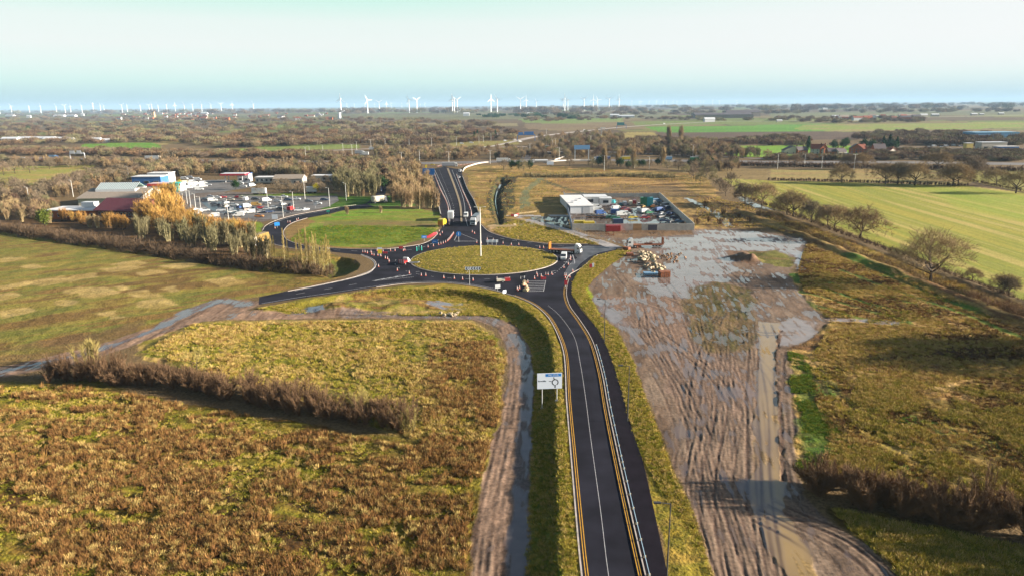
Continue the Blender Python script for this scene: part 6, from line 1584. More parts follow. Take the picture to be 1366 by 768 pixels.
# car park
carpark = [(274.4, 268, 'estate', 'black', 20), (284, 269, 'van', 'white', 20), (290.5, 265, 'hatch', 'white', 0), (297.5, 264.5, 'hatch', 'red', 10), (318, 264.5, 'hatch', 'red', 0), (324, 265, 'hatch', 'cream', 0),
 (328, 268, 'van', 'white', 90), (341, 267, 'estate', 'black', 0), (355.7, 269, 'van', 'white', 40), (379, 264, 'hatch', 'white', 0), (396, 267, 'hatch', 'white', 0), (433, 268, 'estate', 'darkblue', 0), (424, 273, 'hatch', 'white', 0),
 (287, 274, 'estate', 'grey', 0), (295, 275, 'estate', 'black', 80), (301, 272, 'hatch', 'white', 70), (301, 277, 'hatch', 'cream', 80), (312, 275, 'estate', 'white', 0), (328.6, 277, 'van', 'white', 60), (341.8, 275, 'van', 'gold', 10),
 (347.6, 278.5, 'hatch', 'red', 10), (355.7, 273, 'hatch', 'silver', 0), (356.4, 280, 'hatch', 'silver', 10), (366, 279, 'estate', 'white', 0), (375, 280, 'hatch', 'black', 0), (388, 281, 'van', 'red', 80), (389, 275, 'hatch', 'black', 70), (399, 282, 'estate', 'white', 10),
 (407.6, 281, 'hatch', 'white', 60), (360, 284, 'estate', 'darkblue', 30), (328.6, 281, 'hatch', 'brown', 60), (333.7, 285, 'van', 'white', 200), (310.3, 284, 'estate', 'white', 20), (307, 280, 'hatch', 'grey', 80), (318.3, 289, 'van', 'white', 190), (285.4, 290, 'van', 'white', 200),
 (274, 282, 'estate', 'white', 20), (259, 281, 'hatch', 'white', 80), (254.6, 285, 'hatch', 'white', 80), (346, 290, 'hatch', 'orange', 0), (305, 287, 'hatch', 'black', 20), (261, 287, 'hatch', 'white', 90), (267, 284, 'van', 'white', 100), (334, 273, 'hatch', 'grey', 80), (320, 278, 'hatch', 'blue', 80), (349, 284, 'hatch', 'silver', 20), (370, 270, 'hatch', 'silver', 0), (385, 268, 'estate', 'darkblue', 0), (308, 268, 'hatch', 'cream', 0), (383, 285, 'hatch', 'black', 30), (412, 270, 'hatch', 'grey', 0), (281, 264, 'hatch', 'silver', 0), (362, 265, 'estate', 'grey', 0), (340, 280, 'hatch', 'black', 80), (324, 284, 'estate', 'silver', 40), (377, 274, 'hatch', 'white', 70), (295, 282, 'estate', 'silver', 20)]
for (x, y, k, c, h) in carpark:
    row = 'back row' if y < 270 else ('middle rows' if y < 282 else 'front row')
    best = min((q for q in carpark if q[:2] != (x, y)), key=lambda q: (q[0] - x) ** 2 + 9 * (q[1] - y) ** 2)
    car(x, y, h, k, c, f"in the car park's {row} beside a {best[3]} {'van' if best[2] == 'van' else 'car'}", z=.08)
for i, (x, y, k, c, h) in enumerate([(271.5, 246, 'van', 'white', 20), (271.5, 250, 'van', 'white', 30), (262, 247, 'van', 'white', 40), (261, 251, 'van', 'silver', 30), (251, 248, 'van', 'white', 40), (252, 252, 'van', 'white', 30), (244, 250, 'van', 'white', 45),
      (254, 239, 'van', 'silver', 0), (246, 240, 'van', 'white', 0), (264, 241, 'van', 'white', 0), (257, 244, 'van', 'silver', 30), (240, 246, 'van', 'white', 20), (248, 245, 'van', 'cream', 30), (266, 254, 'van', 'white', 10), (320, 246, 'van', 'white', 0), (331, 245, 'hatch', 'white', 0), (256, 248, 'van', 'white', 30), (278, 248, 'hatch', 'silver', 10), (336, 249, 'van', 'white', 60), (325, 250, 'hatch', 'white', 0)]):
    car(x, y, h, k, c, 'in the lorry park above the car park', z=.08)
# lorries
truck(0, 0, 255, 'orange-brown box lorry with pale cab emerging from trees onto the services road', 'cream', 'gold', 'box', 7.5, at=G(346, 326))
truck(0, 0, 42, 'cream box lorry parked under trees on the link road', 'grey', 'cream', 'box', 7, at=G(507, 271))
truck(0, 0, 30, 'dark lorry ahead of the cream one on the link road', 'darkblue', 'grey', 'box', 4, at=G(503, 256))
truck(601.5, 293, 92, 'white box lorry driving away on the dual carriageway, rear doors in view', 'white', 'white', 'box', 7)
truck(0, 0, 262, 'white articulated lorry waiting at the roundabout entry from the dual carriageway', 'white', 'grey', 'box', 11, at=G(634.5, 299))
t = truck(0, 0, 338, 'white cab with an empty flatbed and raised ramps on the right of the roundabout', 'white', 'brown', 'flat', 9.5, at=G(754, 337.5))
t = truck(0, 0, 183, 'white cab with rusty low loader standing on the flooded mud', 'white', 'brown', 'lowloader', 11, at=G(860, 330))
truck(0, 0, 0, 'pale lorry crossing the top of the dual carriageway', 'white', 'silver', 'curtain', 11, at=G(600, 223))
truck(0, 0, 0, 'white box lorry right of the dual carriageway on the slip road', 'white', 'white', 'box', 11, at=G(672, 217))
truck(0, 0, 180, 'white tanker lorry on the slip road behind the evergreens', 'white', 'white', 'tanker', 12, at=G(720, 218))
truck(0, 0, 180, 'blue sided lorry on the slip road in front of the trees', 'white', 'blue', 'curtain', 13, at=G(803, 214.5))
truck(0, 0, 180, 'yellow and white lorry on the slip road right of the blue one', 'white', 'yellow', 'curtain', 8, at=G(833, 214.5))
truck(0, 0, 180, 'white and blue lorry between the evergreens on the motorway', 'white', 'skyblue', 'curtain', 9, at=G(888, 214.5))
truck(0, 0, 0, 'white fronted dark green lorry at the right end of the evergreens', 'white', 'green', 'curtain', 8, at=G(928, 215.5))
truck(0, 0, 0, 'green box lorry on the motorway bridge', 'white', 'green', 'curtain', 14, at=G(727, 199), z=.1)
truck(0, 0, 0, 'white and blue lorry right of the motorway sign gantry', 'white', 'blue', 'curtain', 10, at=G(790, 200))
truck(0, 0, 0, 'white sided lorry on the left motorway', 'white', 'white', 'box', 14, at=G(205, 213.5), z=.1)
truck(0, 0, 0, 'small blue lorry on the left motorway', 'blue', 'skyblue', 'box', 7, at=G(72, 212.5), z=.1)
truck(0, 0, 180, 'white lorry beyond the woodland on the pale road', 'white', 'white', 'box', 7, at=G(486, 208))
truck(0, 0, 0, 'pinkish white lorry on the road beyond the link road trees', 'white', 'silver', 'box', 8, at=G(480, 206))
truck(0, 0, 0, 'white tall lorry on the road beyond the link road trees', 'white', 'white', 'box', 5, at=G(497, 201))
for (x, y, k, c, h, w_) in [(621.6, 290, 'van', 'white', 270, 'coming down the dual carriageway behind the articulated lorry'), (613.5, 230, 'van', 'silver', 265, 'at the top of the dual carriageway'), (612, 238, 'hatch', 'silver', 265, 'second in the queue at the top of the dual carriageway'),
        (752, 346, 'van', 'white', 262, 'on the roundabout beside the flatbed cab'), (577, 221, 'hatch', 'yellow', 0, 'at the top left of the dual carriageway'), (456, 209, 'van', 'white', 0, 'on the road above the woodland'), (419, 206, 'hatch', 'white', 0, 'on the far road behind the woodland'),
        (1163, 215.5, 'estate', 'blue', 0, 'on the right motorway near the lamp column'), (30, 212, 'hatch', 'white', 0, 'on the left motorway at the edge'), (128, 213.5, 'estate', 'silver', 0, 'on the left motorway below the gantry'), (148, 214, 'hatch', 'white', 0, 'on the left motorway right of the gantry'),
        (616, 192.5, 'van', 'white', 0, 'on the pale slip road beyond the bridge'), (629, 191.5, 'van', 'white', 0, 'larger of two on the pale slip road'), (744, 199.5, 'hatch', 'white', 0, 'on the bridge right of the green lorry'),
        (674, 189, 'van', 'silver', 20, 'on the rising slip road'), (686, 187, 'van', 'white', 20, 'near the blue gantry'), (694, 190, 'van', 'white', 20, 'under the blue gantry'), (780, 174.5, 'van', 'white', 20, 'on the far motorway at the left'), (886, 165.8, 'van', 'white', 20, 'on the far motorway bend')]:
    car(x, y, h, k, c, w_, z=.1)
# works vehicles on the roundabout
r = empty('works_truck', (*G(540, 352), .02), math.radians(75), 'small white and red striped works truck at the left of the roundabout', 'works truck')
MB().use(PAINT['white']).profile([(.6, .4), (.6, 2.0), (1.2, 2.05), (1.8, 1.3), (2.4, 1.1), (2.5, .4)], .95, .85, 1.2).build('cab', r)
MB().use(PAINT['red']).box(-2.6, .5, -1.0, 1.0, .7, 1.2).build('bed', r)
MB().use(PAINT['red']).box(-2.75, -2.6, -1.0, 1.0, .7, 2.0).build('rear_board', r)
for i in range(3): MB().use(WHITE).box(-2.8, -2.75, -.9 + i * .65, -.6 + i * .65, .75, 1.95).build('chevron_stripe', r)
for x in (-1.6, 1.6):
    for s in (-1, 1): wheel(r, x, s * .85, .38, .25)
r = empty('works_truck', (*G(590, 302), .02), math.radians(80), 'yellow works lorry with a high body parked at the left lane of the dual carriageway', 'works truck')
MB().use(PAINT['yellow']).box(-2.8, 1.2, -1.2, 1.2, 1.0, 3.4).build('body', r)
MB().use(PAINT['orange']).box(-2.95, -2.8, -1.2, 1.2, .8, 2.6).build('rear_board', r)
MB().use(PAINT['yellow']).profile([(1.4, .5), (1.4, 2.9), (2.9, 2.7), (3.3, 1.6), (3.3, .5)], 1.15).build('cab', r)
MB().use(GLASSD).profile([(2.97, 2.55), (3.29, 1.7), (3.33, 1.7), (3.01, 2.57)], 1.0).build('windscreen', r)
for x in (-1.8, 2.3):
    for s in (-1, 1): wheel(r, x, s * 1.0, .48, .3)
for px, py, hd, lb in ((672, 376, 10, 'low cream and red barrier trailer lying on the near lane of the roundabout'),):
    r = empty('barrier_trailer', (*G(px, py), .01), math.radians(hd), lb, 'trailer')
    MB().use(PAINT['cream']).box(-2.2, .3, -.7, .7, .4, 1.0).build('bed', r); MB().use(PAINT['red']).box(.3, 1.9, -.7, .7, .35, 1.25).build('box_body', r)
    for s in (-1, 1): wheel(r, -.4, s * .7, .32, .2)

# ------------------------------------------------------------------ lamps, cones, signs
LAMPM = mat('lamp_steel_dark', (.05, .05, .055), .5, metal=.4)
LAMPG = mat('lamp_steel_grey', (.55, .54, .50), .5, metal=.2)
def lamp_proto(h, m, double=False, arm=1.1, r0=.10, name='street_lamp'):
    r = empty(name, (0, 0, -500), 0, 'lamp', 'street lamp')
    MB().use(m).tube((0, 0, -.1), (0, 0, h), r0, r0 * .6, 8).build('pole', r)
    for s in ((-1, 1) if double else (-1,)):
        a = MB().use(m).tube((0, 0, h - .05), (s * arm, 0, h + .12), .05, .04, 6).build('arm', r)
        MB().use(m).box(min(s * arm, s * (arm + .75)), max(s * arm, s * (arm + .75)), -.16, .16, h + .04, h + .2).build('lamp_head', a)
    return Proto(r)
lampD = lamp_proto(10, LAMPM)
for (x, y, lb) in ((806, 456, 'dark street lamp on the verge farthest up the main road'), (837, 562, 'dark street lamp on the verge in the middle of the main road'), (889, 777, 'dark street lamp on the verge nearest the camera')):
    lampD.put(P(x, y), 0, 1.0, lb)
mast = lamp_proto(18, LAMPG, True, 1.3, .22, 'lighting_mast')
mh = mast.put(P(641.5, 345), 0, 1.0, 'tall pale lighting mast standing on the roundabout island')
lampG = lamp_proto(10, LAMPG, False, 1.0, .13); lampG2 = lamp_proto(12, LAMPG, True, 1.2, .15)
lamps = [(305, 294, 0, 'in the car park'), (392, 282, 0, 'in the car park'), (358, 280, 0, 'in the car park'), (407, 266, 0, 'in the car park'), (262, 285, 0, 'at the left of the car park'), (255, 280, 0, 'at the left of the car park'), (246, 284, 0, 'at the left of the car park'), (250, 272, 0, 'at the left of the car park'), (269, 290, 0, 'at the left of the car park'), (241, 274, 0, 'at the left of the car park'),
 (378, 290, 0, 'at the car park edge'), (440, 276, 0, 'by the link road'), (462, 268, 0, 'by the link road'), (98, 263, 0, 'left of the hall'), (40, 274, 0, 'at the left edge copse'), (172, 240, 0, 'behind the hall'),
 (599, 221, 1, 'at the top of the dual carriageway'), (654, 219, 1, 'right of the top of the dual carriageway'), (536, 222, 1, 'above the tawny trees'), (560, 218, 1, 'above the tawny trees'),
 (408, 212, 1, 'on the far slip road'), (413, 207, 0, 'on the far slip road'), (431, 206, 0, 'on the far slip road'), (458, 206, 1, 'on the far slip road'), (470, 208, 1, 'on the far slip road'), (476, 203, 1, 'on the far slip road'), (495, 200, 1, 'on the far slip road'), (514, 198, 1, 'on the far slip road'), (546, 197, 0, 'on the far slip road'), (576, 197, 1, 'beyond the bridge'), (609, 195, 1, 'beyond the bridge'), (639, 191, 0, 'beyond the bridge'), (645, 190, 0, 'beyond the bridge'), (655, 188, 0, 'beyond the bridge'), (664, 186, 0, 'beyond the bridge'),
 (707, 207, 1, 'by the motorway bridge'), (737, 201, 1, 'by the motorway bridge'), (741, 199, 1, 'by the motorway bridge'), (746, 214, 1, 'on the slip road'), (788, 194, 1, 'by the pale slip road'), (924, 210, 1, 'right of the poplars'), (879, 205, 0, 'right of the poplars'), (729, 180, 0, 'beyond the gantry'),
 (1037, 226, 1, 'in front of the right motorway'), (1073, 222, 0, 'in front of the right motorway'), (1096, 225, 0, 'in front of the right motorway'), (1139, 227, 1, 'in front of the right motorway'), (806, 228, 1, 'in the tree line before the slip road'), (846, 224, 1, 'in the tree line before the slip road'), (866, 226, 0, 'in the tree line before the slip road')]
r_ = random.Random(4)
for (x, y, k, wh) in lamps:
    o = (lampG2 if k else lampG).put(P(x, y), r_.uniform(-.3, .3), 1.0, 'pale street lamp ' + wh); PLACED.append(o)

CW = mat('cone_white', (.46, .44, .42), .5); CO = mat('cone_orange', (.45, .07, .03), .5)
def cone_mesh():
    mb = MB().use(CO).box(-.22, .22, -.22, .22, 0, .05)
    mb.tube((0, 0, .05), (0, 0, .25), .17, .14, 10); mb.use(CW).tube((0, 0, .25), (0, 0, .55), .14, .10, 10); mb.use(CO).tube((0, 0, .55), (0, 0, .68), .10, .08, 10); mb.use(CW).tube((0, 0, .68), (0, 0, .85), .08, .06, 10); mb.use(CW).tube((0, 0, .85), (0, 0, 1.0), .06, .035, 10)
    return mb.mesh('traffic_cone')
cm = cone_mesh()
def cones(pts, label, group, sp=None, sc=1.0):
    w_ = [Vector(G(*p)) for p in pts]
    if sp: w_ = resample(smooth(w_, 2), sp)
    for p in w_:
        o = bpy.data.objects.new('traffic_cone', cm); link(o); o.location = (p.x, p.y, .01); o.rotation_euler.z = random.uniform(0, 1.5); o.scale = (sc, sc, sc)
        tag(o, label, 'traffic cone', group)
cones([(571, 330), (585, 327), (597, 322), (605, 312)], 'traffic cone in the dense curved row at the left exit of the roundabout', 'cones in the curved row', 2.1)
cones([(577, 226), (586, 250), (597, 274), (599, 300)], 'traffic cone in the long row down the left carriageway', 'cones down the left carriageway', 5.5, 1.1)
cones([(609, 234), (617, 255), (627, 278), (629, 291)], 'traffic cone in the long row down the right carriageway', 'cones down the right carriageway', 4.5, 1.1)
cones([(583, 223), (596, 220), (612, 221), (630, 219), (650, 217)], 'traffic cone in the row across the top junction', 'cones across the top junction', 4.5, 1.3)
cones([(505, 356), (530, 361), (546, 365), (562, 368), (568, 368), (592, 371), (606, 372), (617, 373), (631, 374), (663, 373), (680, 373), (713, 372), (717, 369), (728, 367), (731, 367), (736, 366)], 'traffic cone spaced around the near side of the roundabout lane', 'cones round the near lane')
cones([(484, 337), (487, 337), (490, 338), (495, 337), (496, 340), (499, 341), (504, 341), (508, 342), (503, 335), (511, 336), (521, 335), (527, 335), (538, 335), (540, 334), (514, 345), (517, 346), (519, 349), (519, 351)], 'traffic cone around the works splitter at the left of the roundabout', 'cones at the left splitter')
cones([(636, 324), (642, 325), (650, 320), (658, 321), (671, 325), (682, 327), (692, 327), (720, 331), (725, 331), (739, 334), (630, 310), (633, 312)], 'traffic cone along the far side of the roundabout', 'cones along the far side')
cones([(752, 357), (758, 353), (761, 347), (761, 344), (760, 370), (754, 371), (755, 368), (690, 386), (691, 388), (693, 385), (704, 377), (716, 366), (724, 372), (722, 369)], 'traffic cone near the right hatching of the roundabout', 'cones near the right hatching')
cones([(384, 297), (387, 297), (396, 294), (398, 293), (367, 305), (583, 312), (586, 309), (590, 311), (587, 314)], 'traffic cone beside the services road', 'cones beside the services road')
cones([(700, 378), (699, 381), (702, 384), (704, 387), (753, 368), (764, 362)], 'traffic cone on the splitter kerb of the near arm', 'cones on the near splitter')

BLUE = mat('sign_blue', (.02, .17, .48), .4); SWHITE = mat('sign_white', (.58, .62, .68), .4); SBLK = mat('sign_black', (.015, .015, .018), .5); SYEL = mat('sign_yellow', (.75, .55, .03), .4)
SRED = mat('sign_red', (.36, .03, .04), .5); SGREY = mat('sign_back', (.30, .31, .32), .5)
def text(parent, s, size, loc, m, al='CENTER'):
    c = bpy.data.curves.new('lettering', 'FONT'); c.body = s; c.size = size; c.align_x = al; c.align_y = 'CENTER'; c.extrude = .004
    c.materials.append(m); tmp = bpy.data.objects.new('tmp', c); COL.objects.link(tmp)
    me_ = bpy.data.meshes.new_from_object(tmp.evaluated_get(bpy.context.evaluated_depsgraph_get())); bpy.data.objects.remove(tmp)
    o = bpy.data.objects.new('lettering', me_); link(o, parent)
    o.location = loc; o.rotation_euler = (math.pi / 2, 0, 0); return o
# main direction sign
sx, sy, sz = P(733, 541)
sgn = empty('direction_sign', (sx, sy, 0), math.radians(4), 'large white direction sign with blue patch and roundabout diagram left of the main road', 'road sign')
for s in (-1, 1):
    px_, py_ = sx + s * 1.35, sy; gz = H1(px_, py_)
    MB().use(STEEL).tube((s * 1.35, .06, gz - .1), (s * 1.35, .06, 5.3), .075, n=8).build('post', sgn)
    MB().use(CONC).box(s * 1.35 - .3, s * 1.35 + .3, -.24, .36, gz - .2, gz + .06).build('footing', sgn)
pn = MB().use(SWHITE).box(-2.25, 2.25, -.03, .03, 2.35, 5.35).build('panel', sgn)
MB().use(SGREY).box(-2.2, 2.2, .03, .05, 2.4, 5.3).build('panel_back', sgn)
MB().use(BLUE).box(-.75, 2.1, -.036, -.031, 4.68, 5.22).build('blue_patch', pn)
text(pn, 'M62 (M18)', .42, (.68, -.042, 4.94), SWHITE)
text(pn, 'Rawcliffe', .40, (-1.35, -.036, 3.85), SBLK)
dg = MB().use(SBLK)
cxs, czs, ro, ri = 1.0, 3.55, .62, .44
a0, a1 = math.radians(-60), math.radians(250)
n_ = 30
vs = []
for i in range(n_ + 1):
    a = a0 + (a1 - a0) * i / n_; vs += [(cxs + ro * math.cos(a), -.036, czs + ro * math.sin(a)), (cxs + ri * math.cos(a), -.036, czs + ri * math.sin(a))]
dg.add(vs, [(2 * i, 2 * i + 1, 2 * i + 3, 2 * i + 2) for i in range(n_)])
def bar(ax, az, bx, bz, w_):
    d = Vector((bx - ax, bz - az)).normalized(); q = Vector((-d.y, d.x)) * w_ / 2
    dg.add([(ax + q.x, -.037, az + q.y), (ax - q.x, -.037, az - q.y), (bx - q.x, -.037, bz - q.y), (bx + q.x, -.037, bz + q.y)], [(0, 1, 2, 3)])
bar(.85, 4.1, .72, 4.55, .16); bar(.45, 3.7, -.15, 3.85, .10); bar(1.0, 3.0, 1.0, 2.5, .2); bar(.85, 2.98, 1.15, 2.98, .12)
dg.build('roundabout_symbol', pn)

def sign(px, py, w_, h, z0, m, label, rz=0, name='road_sign', back=False, round_=False, cat='road sign', posts=1, z=0.0):
    r = empty(name, (*G(px, py), z), rz, label, cat)
    if posts == 1: MB().use(STEEL).tube((0, .06, 0), (0, .06, z0 + h), .05, n=6).build('post', r)
    else:
        for s in (-1, 1): MB().use(STEEL).tube((s * w_ * .35, .08, 0), (s * w_ * .35, .08, z0 + h), .07, n=6).build('post', r)
    if round_: p_ = MB().use(m).tube((0, -.03, z0 + h / 2), (0, .01, z0 + h / 2), w_ / 2, n=24).build('panel', r)
    else: p_ = MB().use(m).box(-w_ / 2, w_ / 2, -.03, .01, z0, z0 + h).build('panel', r)
    return r, p_
r, p_ = sign(612, 323, 2.0, 2.0, 2.2, BLUE, 'round blue sign on the splitter where the dual carriageway meets the roundabout', round_=True)
MB().use(SWHITE).box(-.12, .12, -.036, -.031, 2.6, 3.8).build('arrow', p_)
r, p_ = sign(566, 322, 2.0, 1.1, 1.2, BLUE, 'blue rectangular sign beside the red barriers left of the roundabout', rz=.1)
MB().use(SWHITE).box(-.6, .6, -.036, -.031, 1.6, 1.8).build('symbol', p_)
r, p_ = sign(580, 326, 2.4, 1.4, .4, BLUE, 'low blue sign near the curved row of cones', rz=-.3)
MB().use(SWHITE).box(-.7, .7, -.036, -.031, 1.0, 1.2).build('symbol', p_)
r, p_ = sign(572, 239, 9, 4.6, 3.0, BLUE, 'large blue direction sign above the tawny trees left of the dual carriageway', posts=2, rz=-.2)
for i in range(3): MB().use(SWHITE).box(-3.6, .5 - i, -.045, -.035, 6.4 - i * 1.2, 6.75 - i * 1.2).build('text_line', p_)
sign(568.5, 228, 1.6, 2.2, 2.5, SYEL, 'small yellow sign at the top left of the dual carriageway')
r, p_ = sign(507, 341, 1.5, 1.6, .7, SYEL, 'yellow works sign with a white top left of the roundabout'); MB().use(SWHITE).box(-.8, .8, -.04, .02, 2.3, 2.9).build('top_plate', r)
sign(535, 333, 1.6, .9, .3, SRED, 'red board sign lying near the left cones')
sign(514, 339, 1.6, .7, .2, SRED, 'low red barrier board right of the yellow works sign')
sign(370, 304, 2.2, 1.5, .9, BLUE, 'blue sign beside the services road with cones', rz=.4)
sign(438, 286, 1.6, 1.0, 1.0, TEALP, 'small teal sign where the services road bends')
sign(367, 296, 2.6, 2.2, 1.2, SWHITE, 'white sign board at the front edge of the car park')
sign(421, 278, 2.0, 1.6, 1.4, SGREY, 'grey-backed sign at the right edge of the car park')
r, p_ = sign(439, 341, 1.0, 1.0, 2.2, SWHITE, 'round white sign on a post beyond the birches', round_=True)
sign(664, 388, 1.6, 1.1, .8, SGREY, 'pale sign plate on the near kerb of the roundabout', rz=.4)
sign(673, 393, 1.3, .9, .5, SWHITE, 'low white sign board beside the near kerb of the roundabout', rz=.8)
sign(755, 381, .9, 1.5, .2, SRED, 'red works sign on the footway kerb right of the hatching')
sign(788, 358, .9, 1.3, .2, SRED, 'bright red board at the edge of the right footway')
sign(791, 357, .7, 1.3, .2, SWHITE, 'small white board beside the bright red one')
sign(725, 373, 1.6, .8, .1, SRED, 'low red barrier beside the hatched splitter')
sign(743, 375, 1.6, .5, .0, SBLK, 'black mat-like board lying on the near lane', posts=0) if False else None
sign(697, 372, 1.6, .8, 1.0, SBLK, 'dark small sign on two legs at the near edge of the island', posts=2)
# chevron boards
def chevrons(px, py, w_, label, rz=0, n=6, hub=True, z0=1.0, tall=0):
    r = empty('chevron_sign', (*G(px, py), .05), rz, label, 'chevron sign')
    for s in (-1, 0, 1): MB().use(STEEL).tube((s * w_ * .36, .07, 0), (s * w_ * .36, .07, z0 + 1.0), .05, n=6).build('post', r)
    p_ = MB().use(SWHITE).box(-w_ / 2, w_ / 2, -.03, .02, z0, z0 + 1.0).build('panel', r)
    c = MB().use(SBLK); st = w_ / n
    for i in range(n):
        x = -w_ / 2 + (i + .25) * st
        for sgn_ in (1, -1):
            c.add([(x, -.036, z0 + .5), (x + st * .4, -.036, z0 + .5 + sgn_ * .46), (x + st * .8, -.036, z0 + .5 + sgn_ * .46), (x + st * .4, -.036, z0 + .5)], [(0, 1, 2, 3)])
    c.build('chevron', p_)
    return r
chevrons(631, 364.5, 5.0, 'long black and white chevron sign at the near edge of the island')
chevrons(656.5, 327, 4.6, 'black chevron sign at the far edge of the island', rz=math.pi)
r, p_ = sign(626.5, 381, .35, .3, 5.4, SGREY, 'slim pale post in front of the island chevron sign')
r = empty('bollard', (*G(565, 336), 0), 0, None, 'bollard'); r.name = 'bollard'
MB().use(TEALP).tube((0, 0, 0), (0, 0, 1.6), .16, .14, 8).build('body', r); MB().use(SWHITE).tube((0, 0, 1.6), (0, 0, 1.75), .15, .05, 8).build('cap', r)
r['label'] = 'pale green bollard'
PB = Proto(r)
for (x, y, lb) in ((556, 335.5, 'leftmost pale green bollard at the left edge of the island'), (559, 334.5, 'middle taller pale green bollard at the left edge of the island'), (562.5, 334.5, 'rightmost pale green bollard at the left edge of the island')): PB.put((*G(x, y), .1), 0, 1, lb)
# railing clutter at left of the island
r = empty('pipe_stack', (*G(552, 352), .1), -.3, 'small stack of grey pipes at the left edge of the island', 'pipe stack')
for i in range(5): MB().use(STEEL).tube((-1.6 + i * .1, i * .35, .2), (1.6, i * .35, .2 + .3 * (i % 2)), .14, n=6).build('pipe', r)
# sandbags / kerb stones on the near splitter
for i, (x, y) in enumerate([(700, 377), (699, 380), (702, 383), (703, 386), (701, 388)]):
    r = empty('kerb_block', (*G(x, y), 0), i * .7, f'cream kerb block on the near splitter, {["farthest", "second", "middle", "fourth", "nearest"][i]} of five', 'kerb block')
    MB().use(TIMB).box(-.7, .7, -.35, .35, 0, .45).build('slab', r); MB().use(TIMB).box(-.4, .3, -.25, .25, .45, .75).build('top_slab', r)
# red barriers by the blue sign
for i, (x, y) in enumerate([(572, 317.5), (575, 316), (578, 314.5), (580, 313)]):
    r = empty('plastic_barrier', (*G(x, y), 0), .3 + i * .1, None, 'barrier'); MB().use(SRED).profile([(-.9, 0), (-.9, .9), (.9, .9), (.9, 0)], .12).build('panel', r)
    for s in (-1, 1): MB().use(SRED).box(s * .6 - .08, s * .6 + .08, -.35, .35, -.0, .06).build('foot', r)
    r['label'] = ['first red plastic barrier, next to the blue rectangular sign', 'second red plastic barrier from the blue rectangular sign', 'third red plastic barrier from the blue rectangular sign', 'last red plastic barrier, nearest the yellow works lorry'][i]
# concrete barrier on the dual carriageway
def wall_line(name, pts, th, h, m, label, cat, step=10, z=0, parts=None):
    r = empty(name, (0, 0, 0), 0, label, cat); l = smooth(W0(pts), step) if len(pts) > 2 else [Vector(G(*q)) for q in pts]
    mb = MB().use(m); ribbon(mb, l, th, z + h, h=h); mb.build('panel', r); return r, l
wall_line('parapet', [(588, 288), (584, 272), (577, 254), (569, 228)], .35, 1.0, CONC, 'pale concrete parapet along the left side of the dual carriageway', 'parapet')
wall_line('parapet', [(617, 230), (622, 224), (640, 218.5), (655, 217)], .35, 1.0, CONC, 'pale parapet curving right at the top of the dual carriageway', 'parapet')
wall_line('guard_rail', [(702, 216.8), (735, 216.2), (760, 214.5), (790, 214)], .2, .9, CONC, 'pale guard rail along the slip road before the motorway bridge', 'guard rail', step=20)
wall_line('guard_rail', [(740, 214), (752, 210), (759, 205), (762, 201)], .3, 1.0, CONC, 'curved pale parapet beside the motorway bridge', 'guard rail', step=20)
wall_line('guard_rail', [(617, 236), (623, 252), (632, 268), (640, 288)], .12, .7, STEEL, 'steel guard rail along the right side of the dual carriageway', 'guard rail')
# kerb barrier line beside the footway
r = empty('edge_barrier', (0, 0, 0), 0, 'thin pale rail on small feet along the right yellow lines', 'barrier')
l = offset([p for p in RY if p.y < G(790, 455)[1]], .85)
mb = MB().use(mat('pale_blue_rail', (.30, .42, .50), .4)); ribbon(mb, l, .07, .42, h=.08); mb.build('rail', r)
for p in resample(l, 2.5): MB().use(TIMB).box(p.x - .16, p.x + .16, p.y - .09, p.y + .09, .1, .34).build('foot', r)
# haul road fences
FPM = MB().use(TIMB).box(-.06, .06, -.06, .06, 0, 1.2).mesh('fence_post')
def post_fence(pts, sp, label, rail=True, h=1.2, wm=TIMB):
    l = resample(smooth(W0(pts), 4), sp); r = empty('post_fence', (0, 0, 0), 0, label, 'fence')
    for p in l[:100]:
        MB().use(wm).box(p.x - .09, p.x + .09, p.y - .09, p.y + .09, 0, h).build('post', r)
    if rail:
        mb = MB().use(wm); ribbon(mb, l, .06, h * .8, h=.12); ribbon(mb, l, .06, h * .45, h=.1); mb.build('rail', r)
post_fence([(684, 287), (720, 294.5), (760, 305), (800, 319.5), (815, 325)], 3.0, 'white topped post fence along the far side of the haul road')
post_fence([(686, 293), (720, 301), (760, 312), (798, 326)], 3.0, 'white topped post fence along the near side of the haul road')
post_fence([(692, 287), (705, 285.5), (716, 284)], 3.0, 'short pale timber fence above the haul road end')
post_fence([(1026, 227), (1100, 227), (1180, 228)], 6.0, 'thin pale post fence between the tan field and the right motorway', h=1.3)

# ------------------------------------------------------------------ scrapyard
a_, b_c, c_, d_ = [Vector(G(*q)) for q in ((763, 307.5), (926, 307.5), (879, 263), (752, 263))]
def panel_wall(p, q, label, n, m, h=2.9, gap=None):
    r = empty('yard_wall', (0, 0, 0), 0, label, 'wall')
    for i in range(n):
        if gap and gap[0] <= i < gap[1]: continue
        s = p.lerp(q, (i + .01) / n); e = p.lerp(q, (i + .99) / n); mid = (s + e) / 2; L_ = (e - s).length
        MB().use(m[i % len(m)] if isinstance(m, list) else m).obox(mid, math.atan2((e - s).y, (e - s).x), L_ / 2, .1, 0, h).build('wall_panel', r)
    return r
WARM = mat('ply_panel', tuple(A(206, 160, 112)), .8, noise=(1, .15))
panel_wall(a_, b_c, 'pale panel wall along the front of the scrapyard with one brown panel', 14, [CONC, CONC, CONC, CONC, CONC, CONC, CONC, WARM, CONC, CONC, CONC, CONC, CONC, CONC])
panel_wall(b_c, c_, 'long right wall of the scrapyard running away from the front corner', 20, CONC)
panel_wall(c_, d_, 'back wall of the scrapyard behind the coloured wrecks', 12, CONC, 2.2)
